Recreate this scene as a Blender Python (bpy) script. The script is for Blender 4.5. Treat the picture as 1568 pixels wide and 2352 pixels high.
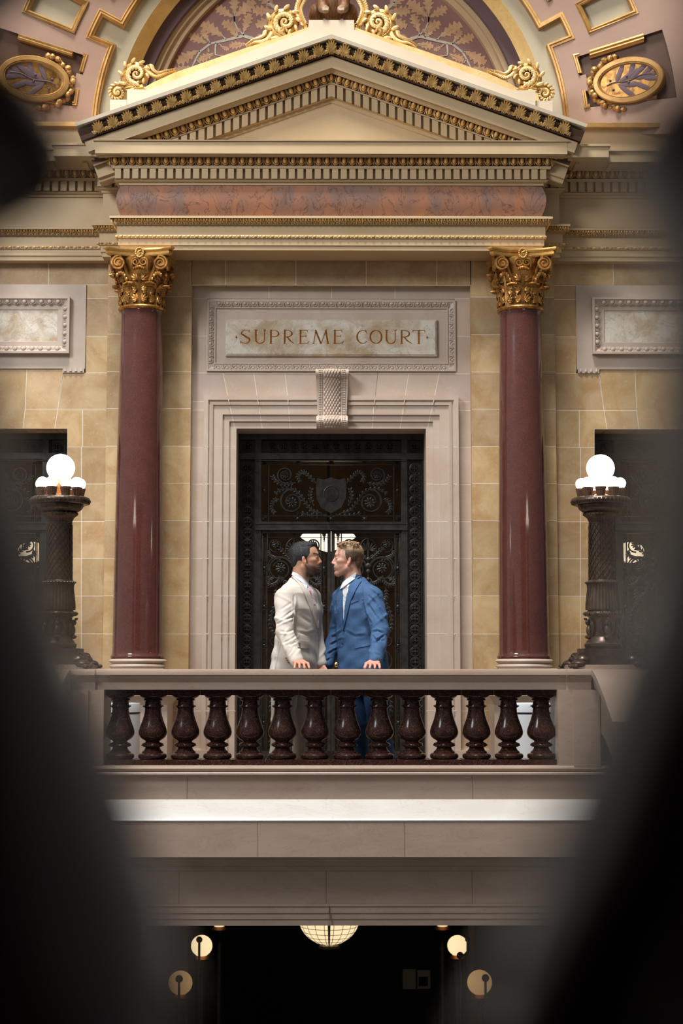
import bpy, bmesh, math, random
import numpy as np
from mathutils import Vector, Matrix, Euler
from mathutils.bvhtree import BVHTree

R = math.radians
PI = math.pi
for _o in list(bpy.data.objects):
    bpy.data.objects.remove(_o)
scene = bpy.context.scene
COL = scene.collection

# ------------------------------------------------------------------ camera, sky, lights, exposure
CAMY, EYE, F = -10.7, 0.93, 3700.0
PITCH = R(5.62)
cam_d = bpy.data.cameras.new('camera')
cam = bpy.data.objects.new('camera', cam_d)
COL.objects.link(cam)
cam.location = (0, CAMY, EYE)
cam.rotation_euler = Euler((R(90) + PITCH, 0, R(-0.37)))
cam_d.sensor_fit = 'VERTICAL'
cam_d.sensor_height = 36.0
cam_d.sensor_width = 24.0
cam_d.lens = F / 2352.0 * 36.0
cam_d.clip_start = 0.02
cam_d.clip_end = 200
cam_d.dof.use_dof = True
cam_d.dof.focus_distance = 11.5
cam_d.dof.aperture_fstop = 4.7
scene.camera = cam

world = bpy.data.worlds.new('rotunda_light')
scene.world = world
world.use_nodes = True
bg = world.node_tree.nodes['Background']
bg.inputs[0].default_value = (1.0, 0.975, 0.945, 1)
bg.inputs[1].default_value = 0.34
# the rotunda is brighter towards its left-hand windows than towards the right
_nt = world.node_tree
_tc = _nt.nodes.new('ShaderNodeTexCoord')
_sx = _nt.nodes.new('ShaderNodeSeparateXYZ')
_mr = _nt.nodes.new('ShaderNodeMapRange')
_mr.inputs['From Min'].default_value = -1.0
_mr.inputs['From Max'].default_value = 1.0
_mr.inputs['To Min'].default_value = 0.50
_mr.inputs['To Max'].default_value = 0.13
_nt.links.new(_tc.outputs['Generated'], _sx.inputs[0])
_nt.links.new(_sx.outputs[0], _mr.inputs['Value'])
_mz = _nt.nodes.new('ShaderNodeMapRange')
_mz.inputs['From Min'].default_value = -0.7
_mz.inputs['From Max'].default_value = 0.7
_mz.inputs['To Min'].default_value = 0.24
_mz.inputs['To Max'].default_value = 1.2
_nt.links.new(_sx.outputs[2], _mz.inputs['Value'])
_mu = _nt.nodes.new('ShaderNodeMath')
_mu.operation = 'MULTIPLY'
_nt.links.new(_mr.outputs[0], _mu.inputs[0])
_nt.links.new(_mz.outputs[0], _mu.inputs[1])
_nt.links.new(_mu.outputs[0], bg.inputs[1])


def area(name, loc, target, size, energy, color):
    d = bpy.data.lights.new(name, 'AREA')
    d.shape = 'DISK'
    d.size = size
    d.energy = energy
    d.color = color
    o = bpy.data.objects.new(name, d)
    COL.objects.link(o)
    o.location = loc
    o.rotation_euler = (Vector(target) - Vector(loc)).to_track_quat('-Z', 'Y').to_euler()
    return o


area('dome_oculus_daylight', (-1.4, -4.9, 20.0), (0, 1.0, 2.0), 4.4, 4300, (1.0, 0.985, 0.96))
area('dome_window_daylight', (-6.0, -5.5, 8.0), (-0.4, 1.5, 1.6), 3.0, 560, (0.93, 0.96, 1.0))

scene.view_settings.view_transform = 'Standard'
scene.view_settings.look = 'None'
scene.view_settings.gamma = 1.0
scene.view_settings.exposure = 0.14
scene.view_settings.use_curve_mapping = False
scene.cycles.max_bounces = 6
scene.cycles.diffuse_bounces = 3
scene.cycles.glossy_bounces = 3

# ------------------------------------------------------------------ picture to place
_Rm = cam.rotation_euler.to_matrix()
CP, SP = math.cos(PITCH), math.sin(PITCH)


def W(px, py, Y):
    """point on the plane y = Y seen at a pixel of the photograph"""
    d = _Rm @ Vector(((px - 784) / F, (1176 - py) / F, -1.0))
    t = (Y - CAMY) / d.y
    return Vector((d.x * t, Y, EYE + d.z * t))


def Z(py, Y):
    v = (1176 - py) / F
    return EYE + (Y - CAMY) * (SP + v * CP) / (CP - v * SP)


def HX(dx, py, Y):
    v = (1176 - py) / F
    return dx / F * (Y - CAMY) / (CP - v * SP)


# ------------------------------------------------------------------ materials
def lin(c):
    return tuple(((x / 255.0) / 12.92) if x / 255.0 <= 0.04045 else (((x / 255.0) + 0.055) / 1.055) ** 2.4 for x in c)


def mat(name, c, rough=0.55, metal=0.0, c2=None, nscale=6.0, ndetail=6.0, lo=0.35, hi=0.65, stretch=(1, 1, 1),
        speck=None, speck_scale=300.0, speck_t=0.62, vein=None, vein_scale=2.0, vein_w=0.03, vein_f=0.8,
        bump=0.0, bscale=40.0, tint=False, emit=None, estr=0.0, coat=0.0, spec=0.5, spots=None):
    m = bpy.data.materials.new(name)
    m.use_nodes = True
    nt = m.node_tree
    N = nt.nodes
    L = nt.links
    b = N['Principled BSDF']
    b.inputs['Roughness'].default_value = rough
    b.inputs['Metallic'].default_value = metal
    b.inputs['Specular IOR Level'].default_value = spec
    b.inputs['Coat Weight'].default_value = coat
    b.inputs['Coat Roughness'].default_value = 0.06
    tc = N.new('ShaderNodeTexCoord')
    mp = N.new('ShaderNodeMapping')
    mp.inputs['Scale'].default_value = stretch
    geo = N.new('ShaderNodeNewGeometry')
    L.new(tc.outputs['Object'], mp.inputs['Vector'])
    vec = mp.outputs[0]
    rgb = N.new('ShaderNodeRGB')
    rgb.outputs[0].default_value = (*lin(c), 1)
    out = rgb.outputs[0]

    def noise(scale, detail, rough_=0.55, dist=0.0):
        n = N.new('ShaderNodeTexNoise')
        n.inputs['Scale'].default_value = scale
        n.inputs['Detail'].default_value = detail
        n.inputs['Roughness'].default_value = rough_
        n.inputs['Distortion'].default_value = dist
        L.new(vec, n.inputs['Vector'])
        return n.outputs['Fac']

    def mixc(fac, a, bcol):
        x = N.new('ShaderNodeMix')
        x.data_type = 'RGBA'
        L.new(fac, x.inputs[0])
        L.new(a, x.inputs[6])
        if isinstance(bcol, tuple):
            x.inputs[7].default_value = (*bcol, 1)
        else:
            L.new(bcol, x.inputs[7])
        return x.outputs[2]

    def ramp(fac, lo_, hi_, a=0.0, b_=1.0):
        r = N.new('ShaderNodeMapRange')
        r.inputs['From Min'].default_value = lo_
        r.inputs['From Max'].default_value = hi_
        r.inputs['To Min'].default_value = a
        r.inputs['To Max'].default_value = b_
        L.new(fac, r.inputs['Value'])
        return r.outputs[0]

    if c2:
        out = mixc(ramp(noise(nscale, ndetail, 0.6, 0.6), lo, hi), out, lin(c2))
    if spots:
        out = mixc(ramp(noise(nscale * 9, 4, 0.7), 0.58, 0.72, 0, 0.6), out, lin(spots))
    if vein:
        n = noise(vein_scale, 7, 0.62, 1.6)
        a = N.new('ShaderNodeMath')
        a.operation = 'SUBTRACT'
        a.inputs[1].default_value = 0.5
        L.new(n, a.inputs[0])
        ab = N.new('ShaderNodeMath')
        ab.operation = 'ABSOLUTE'
        L.new(a.outputs[0], ab.inputs[0])
        out = mixc(ramp(ab.outputs[0], 0.0, vein_w, vein_f, 0.0), out, lin(vein))
    if speck:
        out = mixc(ramp(noise(speck_scale, 2, 0.5), speck_t, speck_t + 0.06), out, lin(speck))
    if tint:
        at = N.new('ShaderNodeAttribute')
        at.attribute_name = 'tint'
        x = N.new('ShaderNodeMix')
        x.data_type = 'RGBA'
        x.blend_type = 'MULTIPLY'
        x.inputs[0].default_value = 1.0
        L.new(out, x.inputs[6])
        L.new(at.outputs['Color'], x.inputs[7])
        out = x.outputs[2]
    L.new(out, b.inputs['Base Color'])
    if bump:
        bp = N.new('ShaderNodeBump')
        bp.inputs['Strength'].default_value = bump
        bp.inputs['Distance'].default_value = 0.004
        L.new(noise(bscale, 5), bp.inputs['Height'])
        L.new(bp.outputs[0], b.inputs['Normal'])
    if emit:
        b.inputs['Emission Color'].default_value = (*lin(emit), 1)
        b.inputs['Emission Strength'].default_value = estr
    return m


M_STONE = mat('warm_limestone', (198, 170, 128), 0.55, c2=(176, 140, 94), nscale=4.2, tint=True, bump=0.12, spots=(200, 182, 150))
M_GREYST = mat('pink_grey_limestone', (192, 173, 157), 0.5, c2=(184, 162, 144), nscale=4, tint=True, bump=0.06, spots=(206, 188, 170))
M_SURR = mat('door_surround_limestone', (192, 173, 157), 0.5, c2=(184, 162, 144), nscale=4, bump=0.06, spots=(198, 180, 162))
M_CARVED = mat('carved_grey_stone', (192, 174, 158), 0.5, c2=(184, 163, 145), nscale=6, bump=0.05)
M_MORTAR = mat('pale_mortar', (226, 214, 196), 0.8)
M_BALC = mat('balcony_limestone', (168, 147, 131), 0.35, c2=(160, 137, 120), nscale=3, vein=(120, 98, 80), vein_scale=3.2, vein_w=0.006, vein_f=0.55, stretch=(1, 1, 3.2), bump=0.03)
M_LEDGE = mat('pale_ledge_marble', (194, 190, 184), 0.4, c2=(186, 180, 172), nscale=2.5, vein=(160, 138, 116), vein_scale=2.6, vein_w=0.006, vein_f=0.5, stretch=(0.6, 1, 3))
M_PLAST = mat('cream_painted_plaster', (192, 166, 128), 0.55, c2=(184, 156, 116), nscale=2, bump=0.03)
M_PLASTW = mat('warm_white_plaster', (206, 190, 166), 0.55, c2=(200, 182, 156), nscale=2, bump=0.03)
M_PINK = mat('dusty_pink_paint', (168, 136, 116), 0.6, c2=(160, 128, 110), nscale=2, bump=0.03)
M_SAGE = mat('pale_sage_paint', (180, 168, 140), 0.6, c2=(174, 162, 136), nscale=2, bump=0.05)
M_PURPLE = mat('muted_purple_paint', (104, 82, 88), 0.6, c2=(98, 76, 80), nscale=4)
M_BEIGE = mat('beige_band_paint', (190, 162, 126), 0.6)
M_MAUVE = mat('mauve_mural_paint', (142, 104, 94), 0.7, c2=(132, 96, 90), nscale=3)
M_OAK = mat('tan_oak_leaf_paint', (198, 158, 118), 0.7, c2=(180, 136, 100), nscale=14)
M_TWIG = mat('pale_branch_paint', (194, 186, 168), 0.7, c2=(180, 166, 148), nscale=30)
M_GOLD = mat('gilded_plaster', (222, 180, 108), 0.38, 0.6, c2=(190, 140, 70), nscale=9, bump=0.1, bscale=60)
M_GOLDL = mat('pale_gold_leaf', (232, 202, 142), 0.42, 0.3, c2=(218, 182, 112), nscale=5, bump=0.1, bscale=40, vein=(170, 120, 60), vein_scale=6, vein_w=0.01, vein_f=0.4)
M_GOLDD = mat('antique_gilding', (224, 184, 116), 0.36, 0.35, c2=(176, 126, 66), nscale=16, lo=0.45, hi=0.75, bump=0.1, bscale=80)
M_GOLDV = mat('worn_vault_gilding', (196, 154, 92), 0.42, 0.4, c2=(166, 122, 64), nscale=7, bump=0.08, bscale=60)
M_GOLDC = mat('antique_gilded_capital', (196, 144, 76), 0.36, 0.7, c2=(112, 72, 34), nscale=18, lo=0.42, hi=0.68, bump=0.1, bscale=80)
M_BROWN = mat('dark_brown_ground', (88, 60, 44), 0.6)
M_RED = mat('red_porphyry_granite', (86, 45, 38), 0.13, c2=(76, 39, 33), nscale=8, speck=(124, 80, 71), speck_scale=560, speck_t=0.58, spots=(70, 31, 27), coat=0.4)
M_BALU = mat('brown_veined_marble', (40, 22, 18), 0.16, c2=(56, 32, 25), nscale=9, vein=(150, 122, 110), vein_scale=11, vein_w=0.008, vein_f=0.42, speck=(136, 110, 100), speck_scale=170, speck_t=0.67, spec=0.2)
M_FRZ = mat('salmon_breccia_marble', (164, 112, 84), 0.3, c2=(132, 104, 92), nscale=4, lo=0.4, hi=0.6, vein=(86, 54, 42), vein_scale=6, vein_w=0.02, vein_f=0.75, stretch=(1, 1, 0.55), spots=(122, 98, 90))
M_WMARB = mat('cream_veined_marble', (216, 206, 190), 0.28, c2=(180, 156, 124), nscale=4.4, lo=0.42, hi=0.62, vein=(150, 132, 118), vein_scale=4.2, vein_w=0.022, vein_f=0.5, spots=(228, 222, 214))
M_LETTER = mat('gilded_letter', (186, 124, 52), 0.32, 0.8)
M_BRONZE = mat('dark_bronze', (66, 62, 58), 0.40, 0.5, c2=(44, 42, 40), nscale=14, bump=0.1)
M_BRONZEB = mat('brown_bronze', (84, 68, 57), 0.32, 0.55, c2=(58, 46, 39), nscale=14, bump=0.15, bscale=60)
M_CUP = mat('brown_bronze_cup', (124, 94, 72), 0.4, 0.4, c2=(92, 68, 52), nscale=30)
M_BRASS = mat('polished_brass', (208, 176, 104), 0.25, 1.0)
M_COPPER = mat('warm_brass', (176, 122, 78), 0.35, 0.9)
M_GLOBE = mat('lit_opal_glass', (255, 250, 240), 0.3, emit=(255, 246, 230), estr=5.0)
M_GLOBEW = mat('warm_lit_glass', (255, 238, 206), 0.3, emit=(255, 226, 176), estr=0.95)
M_GLOBED = mat('dim_amber_glass', (240, 200, 150), 0.3, emit=(240, 190, 132), estr=0.42)
M_SHADE = mat('lit_pendant_glass', (255, 236, 200), 0.3, emit=(255, 232, 196), estr=1.8)
M_DARK = mat('dark_gallery_shell', (44, 30, 20), 0.6, c2=(30, 20, 14), nscale=3)  # dark colour for the added shell that shades the near balusters
M_AMBER = mat('amber_oak_panelling', (112, 86, 58), 0.5, c2=(80, 60, 40), nscale=3)
M_BLACK = mat('unlit_hall_stone', (20, 15, 13), 0.8)  # near black puts the hall's lack of light into the stone colour
M_HALLST = mat('hall_column_stone', (120, 92, 68), 0.6)
M_FLOOR = mat('gallery_floor_marble', (150, 130, 112), 0.25, c2=(132, 112, 96), nscale=3)
M_BIN = mat('pale_grey_painted_steel', (214, 216, 218), 0.4)
M_BAND = mat('navy_band', (22, 34, 44), 0.4)
M_LABEL = mat('cream_label', (226, 220, 206), 0.6)
M_INK = mat('black_ink', (24, 22, 22), 0.6)
M_PAPER = mat('paper_notice', (180, 165, 140), 0.8)
M_FUR = mat('brown_carved_fur', (104, 66, 30), 0.55, c2=(66, 40, 20), nscale=16, stretch=(1, 1, 0.3), bump=0.6, bscale=50)
M_PAW = mat('grey_brown_paw', (134, 110, 86), 0.5)


# ------------------------------------------------------------------ mesh building
class MB:
    def __init__(s):
        s.v = []
        s.f = []
        s.t = []
        s.n = 0

    def add(s, verts, faces, M=None, tint=None):
        a = np.asarray(verts, dtype=np.float64).reshape(-1, 3)
        flip = False
        if M is not None:
            m = np.array(M)
            a = a @ m[:3, :3].T + m[:3, 3]
            flip = np.linalg.det(m[:3, :3]) < 0
        s.v.append(a)
        o = s.n
        for f in faces:
            g = [i + o for i in f]
            s.f.append(g[::-1] if flip else g)
            s.t.append(tint)
        s.n += len(a)
        return s

    def merge(s, o, M=None):
        return s.add(o.verts(), o.f, M)

    def verts(s):
        return np.concatenate(s.v) if s.v else np.zeros((0, 3))

    def box(s, x0, x1, y0, y1, z0, z1, tint=None, M=None):
        v = [(x, y, z) for x in (x0, x1) for y in (y0, y1) for z in (z0, z1)]
        f = [(0, 1, 3, 2), (4, 6, 7, 5), (0, 4, 5, 1), (2, 3, 7, 6), (0, 2, 6, 4), (1, 5, 7, 3)]
        return s.add(v, f, M, tint)

    def prism(s, poly, Y0, Y1, tint=None):
        """polygon of (x, z) points from y = Y0 (front) to Y1"""
        n = len(poly)
        ar = sum(poly[i][0] * poly[(i + 1) % n][1] - poly[(i + 1) % n][0] * poly[i][1] for i in range(n))
        if ar < 0:
            poly = poly[::-1]
        v = [(x, Y0, z) for x, z in poly] + [(x, Y1, z) for x, z in poly]
        f = [tuple(range(n)), tuple(range(2 * n - 1, n - 1, -1))]
        f += [(i, i + n, (i + 1) % n + n, (i + 1) % n) for i in range(n)]
        return s.add(v, f, None, tint)

    def rings(s, rings, close=True, cap0=True, cap1=True, tint=None):
        n = len(rings[0])
        v = [p for r in rings for p in r]
        f = []
        m = n if close else n - 1
        for i in range(len(rings) - 1):
            for j in range(m):
                k = (j + 1) % n
                f.append((i * n + j, i * n + k, (i + 1) * n + k, (i + 1) * n + j))
        if cap0:
            f.append(tuple(range(n - 1, -1, -1)))
        if cap1:
            o = (len(rings) - 1) * n
            f.append(tuple(range(o, o + n)))
        return s.add(v, f, None, tint)

    def lathe(s, prof, c=(0, 0, 0), seg=32, flute=None):
        """profile of (r, z) from bottom to top"""
        rr = []
        for k, (r, z) in enumerate(prof):
            ring = []
            for j in range(seg):
                a = 2 * PI * j / seg
                q = r * (flute(a, z) if flute else 1.0)
                ring.append((c[0] + q * math.cos(a), c[1] + q * math.sin(a), c[2] + z))
            rr.append(ring)
        return s.rings(rr)

    def tube(s, pts, rad, seg=6, sq=1.0):
        pts = [Vector(p) for p in pts]
        if not hasattr(rad, '__len__'):
            rad = [rad] * len(pts)
        up = Vector((0, 1, 0))
        rr = []
        for i, p in enumerate(pts):
            t = (pts[min(i + 1, len(pts) - 1)] - pts[max(i - 1, 0)])
            if t.length < 1e-9:
                t = Vector((0, 0, 1))
            t.normalize()
            u = up - t * up.dot(t)
            if u.length < 1e-3:
                u = Vector((1, 0, 0)) - t * t.x
            u.normalize()
            w = t.cross(u)
            rr.append([tuple(p + (w * math.cos(2 * PI * j / seg) + u * math.sin(2 * PI * j / seg) * sq) * rad[i]) for j in range(seg)])
        return s.rings(rr)

    def ell(s, c, r, M=None, nu=8, nv=5):
        v = [(0, 0, -1)]
        for i in range(1, nv):
            a = -PI / 2 + PI * i / nv
            for j in range(nu):
                b = 2 * PI * j / nu
                v.append((math.cos(a) * math.cos(b), math.cos(a) * math.sin(b), math.sin(a)))
        v.append((0, 0, 1))
        f = []
        for j in range(nu):
            k = (j + 1) % nu
            f.append((0, 1 + k, 1 + j))
            o = 1 + (nv - 2) * nu
            f.append((o + j, o + k, len(v) - 1))
            for i in range(nv - 2):
                f.append((1 + i * nu + j, 1 + i * nu + k, 1 + (i + 1) * nu + k, 1 + (i + 1) * nu + j))
        T = Matrix.Translation(c) @ (M.to_4x4() if M is not None else Matrix.Identity(4)) @ Matrix.Diagonal((*r, 1))
        return s.add(v, f, T)

    def mould(s, path, prof):
        """closed profile of (outward offset, z) along a plan path of (x, y), outward = right of travel"""
        n = len(path)
        rr = []
        for i in range(n):
            p = Vector(path[i])
            ds = []
            if i > 0:
                ds.append((p - Vector(path[i - 1])).normalized())
            if i < n - 1:
                ds.append((Vector(path[i + 1]) - p).normalized())
            ns = [Vector((d.y, -d.x)) for d in ds]
            if len(ns) == 2:
                b = (ns[0] + ns[1]).normalized()
                q = b / max(0.2, b.dot(ns[0]))
            else:
                q = ns[0]
            rr.append([(p.x + q.x * o, p.y + q.y * o, z) for o, z in prof])
        return s.rings(rr)

    def sweep(s, path, prof, Y0):
        """closed profile of (in-plane offset to the left of travel, outward towards -y) along (x, z) points"""
        n = len(path)
        rr = []
        for i in range(n):
            p = Vector(path[i])
            ds = []
            if i > 0:
                ds.append((p - Vector(path[i - 1])).normalized())
            if i < n - 1:
                ds.append((Vector(path[i + 1]) - p).normalized())
            ns = [Vector((-d.y, d.x)) for d in ds]
            if len(ns) == 2:
                b = (ns[0] + ns[1]).normalized()
                q = b / max(0.2, b.dot(ns[0]))
            else:
                q = ns[0]
            rr.append([(p.x + q.x * u, Y0 - w, p.y + q.y * u) for u, w in prof])
        return s.rings(rr)

    def build(s, name, m, parent=None, smooth=True, angle=38, label=None, fix=True):
        me = bpy.data.meshes.new(name)
        v = s.verts()
        me.from_pydata(v.tolist(), [], s.f)
        if fix:
            b = bmesh.new()
            b.from_mesh(me)
            bmesh.ops.recalc_face_normals(b, faces=b.faces)
            b.to_mesh(me)
            b.free()
        if any(t is not None for t in s.t):
            at = me.attributes.new('tint', 'FLOAT_COLOR', 'FACE')
            a = np.ones((len(s.f), 4), dtype=np.float32)
            for i, t in enumerate(s.t):
                if t is not None:
                    a[i, :3] = t
            at.data.foreach_set('color', a.ravel())
        if smooth:
            me.polygons.foreach_set('use_smooth', [True] * len(me.polygons))
            me.set_sharp_from_angle(angle=R(angle))
        me.materials.append(m)
        o = bpy.data.objects.new(name, me)
        COL.objects.link(o)
        if parent is not None:
            o.parent = parent
        if label:
            o['label'] = label
        return o


def tag(o, label, cat, group=None):
    o['label'] = label
    o['category'] = cat
    if group:
        o['group'] = group
    return o


def struct(o):
    o['kind'] = 'structure'
    return o


def empty(name, loc=(0, 0, 0)):
    o = bpy.data.objects.new(name, None)
    COL.objects.link(o)
    o.location = loc
    o.empty_display_size = 0.1
    return o


def dup(root, loc, rz=None, flip=False):
    r = root.copy()
    COL.objects.link(r)
    r.location = loc
    if rz is not None:
        r.rotation_euler = (0, 0, rz)
    for ch in list(root.children):
        c = ch.copy()
        COL.objects.link(c)
        c.parent = r
        for g in ch.children:
            d = g.copy()
            COL.objects.link(d)
            d.parent = c
    return r


def frame(p, ex, ez, sx=1, sy=1, sz=1):
    """matrix: local x along ex, local z along ez, local -y out of the wall"""
    ex = Vector(ex).normalized()
    ez = Vector(ez).normalized()
    ey = ez.cross(ex)
    M = Matrix.Identity(4)
    for i in range(3):
        M[i][0] = ex[i] * sx
        M[i][1] = ey[i] * sy
        M[i][2] = ez[i] * sz
        M[i][3] = p[i]
    return M


def rotm(axis, deg):
    return Matrix.Rotation(R(deg), 3, axis)


# ------------------------------------------------------------------ ornament units (local: x along, z up 0..1, -y out)
def u_egg():
    m = MB()
    m.ell((0, 0.02, 0.57), (0.30, 0.34, 0.47), None, 12, 7)
    pts = []
    for k in range(13):
        a = PI * (1.0 + k / 12.0) - 0.0
        pts.append((0.40 * math.cos(a), -0.07, 0.60 + 0.57 * math.sin(a)))
    pts = [(-0.40, -0.07, 0.98)] + pts + [(0.40, -0.07, 0.98)]
    m.tube(pts, 0.045, 5)
    m.tube([(0.5, -0.10, 0.95), (0.5, -0.10, 0.5), (0.5, -0.06, 0.02)], [0.04, 0.04, 0.012], 5)
    return m


def u_tongue():
    m = MB()
    pts = [(-0.36, -0.1, 1.0), (-0.34, -0.12, 0.62), (-0.24, -0.1, 0.42), (0, -0.04, 0.2), (0.24, -0.1, 0.42), (0.34, -0.12, 0.62), (0.36, -0.1, 1.0)]
    m.tube(pts, 0.06, 5)
    m.ell((0, -0.05, 0.74), (0.22, 0.12, 0.28), None, 8, 5)
    m.tube([(0.5, -0.12, 0.9), (0.5, -0.12, 0.5), (0.5, -0.02, 0.05)], [0.085, 0.06, 0.03], 5)
    m.tube([(0.30, -0.05, 0.36), (0.5, -0.03, 0.08), (0.70, -0.05, 0.36)], 0.045, 4)
    return m


def u_bead():
    m = MB()
    m.ell((0.0, 0, 0.5), (0.27, 0.5, 0.5), None, 8, 6)
    for x in (0.34, 0.43, 0.52, 0.61):
        m.ell((x, 0, 0.5), (0.035, 0.45, 0.45), None, 6, 4)
    return m


def petal(m, base, ang, L, w, d, out=0.0):
    """flattened petal from base (x, y, z), fanning by ang degrees from up, tip leaning outward"""
    c = Vector(base) + rotm('Y', ang) @ Vector((0, -out * 0.5, L * 0.5))
    M = rotm('Y', ang) @ rotm('X', math.degrees(math.atan2(out, L)))
    m.ell(c, (w, d, L * 0.53), M, 6, 5)


def u_acanthus():
    m = MB()
    for a, L in ((-46, 0.42), (-31, 0.58), (-15, 0.72), (0, 0.76), (15, 0.72), (31, 0.58), (46, 0.42)):
        petal(m, (0.0 + a * 0.0012, -0.10, 0.20), a, L, 0.068, 0.08, 0.10)
        if abs(a) > 20:
            petal(m, (0.0 + a * 0.0030, -0.08, 0.08), a * 1.25, L * .62, 0.055, 0.07, 0.06)
    for x in (-0.06, 0, 0.06):
        m.tube([(x * 1.9, -0.07, 0.0), (x, -0.16, 0.3), (x * 1.6, -0.18, 0.62)], 0.035, 5)
    m.ell((0, -0.20, 0.90), (0.20, 0.13, 0.085), None, 8, 5)
    for sx in (-1, 1):
        for a, L in ((-40, 0.24), (-8, 0.32), (24, 0.24)):
            petal(m, (sx * 0.36, -0.06, 0.02), a * sx, L + 0.04, 0.06, 0.06, 0.05)
    petal(m, (0.5, -0.04, 0.0), 0, 0.30, 0.05, 0.05, 0.04)
    return m


EGG, TONGUE, BEAD, ACAN = u_egg(), u_tongue(), u_bead(), u_acanthus()


def row(mb, unit, a, b, pitch, h, d, ez=(0, 0, 1), off=0.5):
    """repeat a unit from point a to b; -y of the unit faces out"""
    a, b = Vector(a), Vector(b)
    t = b - a
    n = max(1, round(t.length / pitch))
    p = t.length / n
    t.normalize()
    for i in range(n):
        mb.merge(unit, frame(a + t * p * (i + off), t, ez, p, d, h))


def spiral(c, r0, r1, a0, turns, n=26, y=0.0):
    """points of a spiral in the x, z plane"""
    out = []
    for i in range(n + 1):
        k = i / n
        r = r0 + (r1 - r0) * k ** 0.8
        a = a0 + turns * 2 * PI * k
        out.append((c[0] + r * math.cos(a), y, c[1] + r * math.sin(a)))
    return out

# ================================================================== WALLS
CX = 761.0          # picture column of the place's axis of symmetry
YP, YW, YG = 2.10, 2.18, 2.48
rnd = random.Random(4)


def q2(px, py, Y):
    return (HX(px - CX, py, Y), Z(py, Y))


def jit(lo=0.80, hi=1.08):
    k = rnd.uniform(lo, hi)
    w = rnd.uniform(-0.035, 0.035)
    return (k, k * (1 - abs(w) * 0.4), k * (1 - w * 1.6 - 0.02))


def block(mb, mo, poly, Y, depth, tint=None, both=True):
    """a dressed stone: picture polygon on plane Y, joint gap all round, pale mortar just behind"""
    for s in ((1, -1) if both else (1,)):
        pts = []
        for (px, py) in poly:
            x, z = q2(px, py, Y)
            pts.append((x * s, z))
        cx = sum(p[0] for p in pts) / len(pts)
        cz = sum(p[1] for p in pts) / len(pts)
        g = 0.0024
        ins = [(x + math.copysign(g, cx - x), z + math.copysign(g, cz - z)) for x, z in pts]
        mb.prism(ins, Y, Y + depth, tint or jit())
        mo.prism(pts, Y + 0.0004, Y + 0.02)


stone, mortar, grey = MB(), MB(), MB()


def rb(x0, y0, x1, y1):
    return [(x0, y0), (x1, y0), (x1, y1), (x0, y1)]


# side walls (drawn for the left, mirrored to the right)
for p in (rb(-260, 603, 113, 655), rb(113, 603, 262, 655), rb(198, 655, 262, 687), rb(198, 687, 262, 773), rb(198, 773, 262, 857)):
    block(stone, mortar, p, YW, 0.3)
block(stone, mortar, [(-260, 848), (63, 848), (59, 942), (54, 985), (-260, 985)], YW, 0.32)
block(stone, mortar, [(63, 848), (147, 848), (134, 942), (59, 942)], YW, 0.32)
block(stone, mortar, [(147, 857), (262, 857), (262, 942), (134, 942)], YW, 0.32)
block(stone, mortar, [(59, 942), (134, 942), (127, 985), (54, 985)], YW, 0.32)
block(stone, mortar, [(134, 942), (191, 942), (191, 1027), (156, 1027), (156, 985), (127, 985)], YW, 0.32)
block(stone, mortar, rb(191, 942, 262, 1027), YW, 0.3)
ys = [1027, 1112, 1198, 1283, 1369, 1456, 1545, 1633, 1720, 1796]
for i in range(len(ys) - 1):
    block(stone, mortar, rb(156, ys[i], 188, ys[i + 1]), YW, 0.32)
    block(stone, mortar, rb(188, ys[i], 260, ys[i + 1]), YW, 0.3)
# pilasters behind the columns
xa, xb = HX(243 - CX, 1100, YP), HX(437.5 - CX, 1100, YP)
ys = [598, 682, 768, 854, 939, 1025, 1110, 1196, 1282, 1368, 1456, 1543, 1632, 1720, 1801]
for i in range(len(ys) - 1):
    z1, z0 = Z(ys[i], YP), Z(ys[i + 1], YP)
    g = 0.0024
    for s in (1, -1):
        p = [(xa * s, z0), (xb * s, z0), (xb * s, z1), (xa * s, z1)]
        x0, x1 = min(p[0][0], p[1][0]), max(p[0][0], p[1][0])
        stone.prism([(x0, z0 + g), (x1, z0 + g), (x1, z1 - g), (x0, z1 - g)], YP, YP + 0.3, jit())
        mortar.prism([(x0 + .001, z0), (x1 - .001, z0), (x1 - .001, z1), (x0 + .001, z1)], YP + 0.0004, YP + 0.02)
for a, b in ((440, 519), (519, 680), (680, 841), (841, 1003), (1003, 1083)):
    block(stone, mortar, rb(a, 598, b, 655), YP, 0.2, tint=jit(0.80, 0.92), both=False)  # top course tinted darker: shade under the cornice put into the stone
wb = struct(stone.build('wall_back', M_STONE, smooth=False))
struct(mortar.build('mortar_joints', M_MORTAR, wb, smooth=False))
# solid wall mass behind the dressing
core = MB()
for s in (1, -1):
    x0, x1 = sorted((s * HX(156 - CX, 1200, YW), s * HX(446 - CX, 1200, YW)))
    core.box(x0 + 0.02, x1 - 0.02, 2.41, 2.9, 0, Z(598, 2.41))
    x0, x1 = sorted((s * HX(543 - CX, 1200, YW), s * HX(446 - CX, 1200, YW)))
core.box(-4.6, 4.6, 2.51, 2.9, Z(960, 2.51), Z(598, 2.51) + 0.4)
struct(core.build('wall_core', M_MORTAR, wb, smooth=False))

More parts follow.
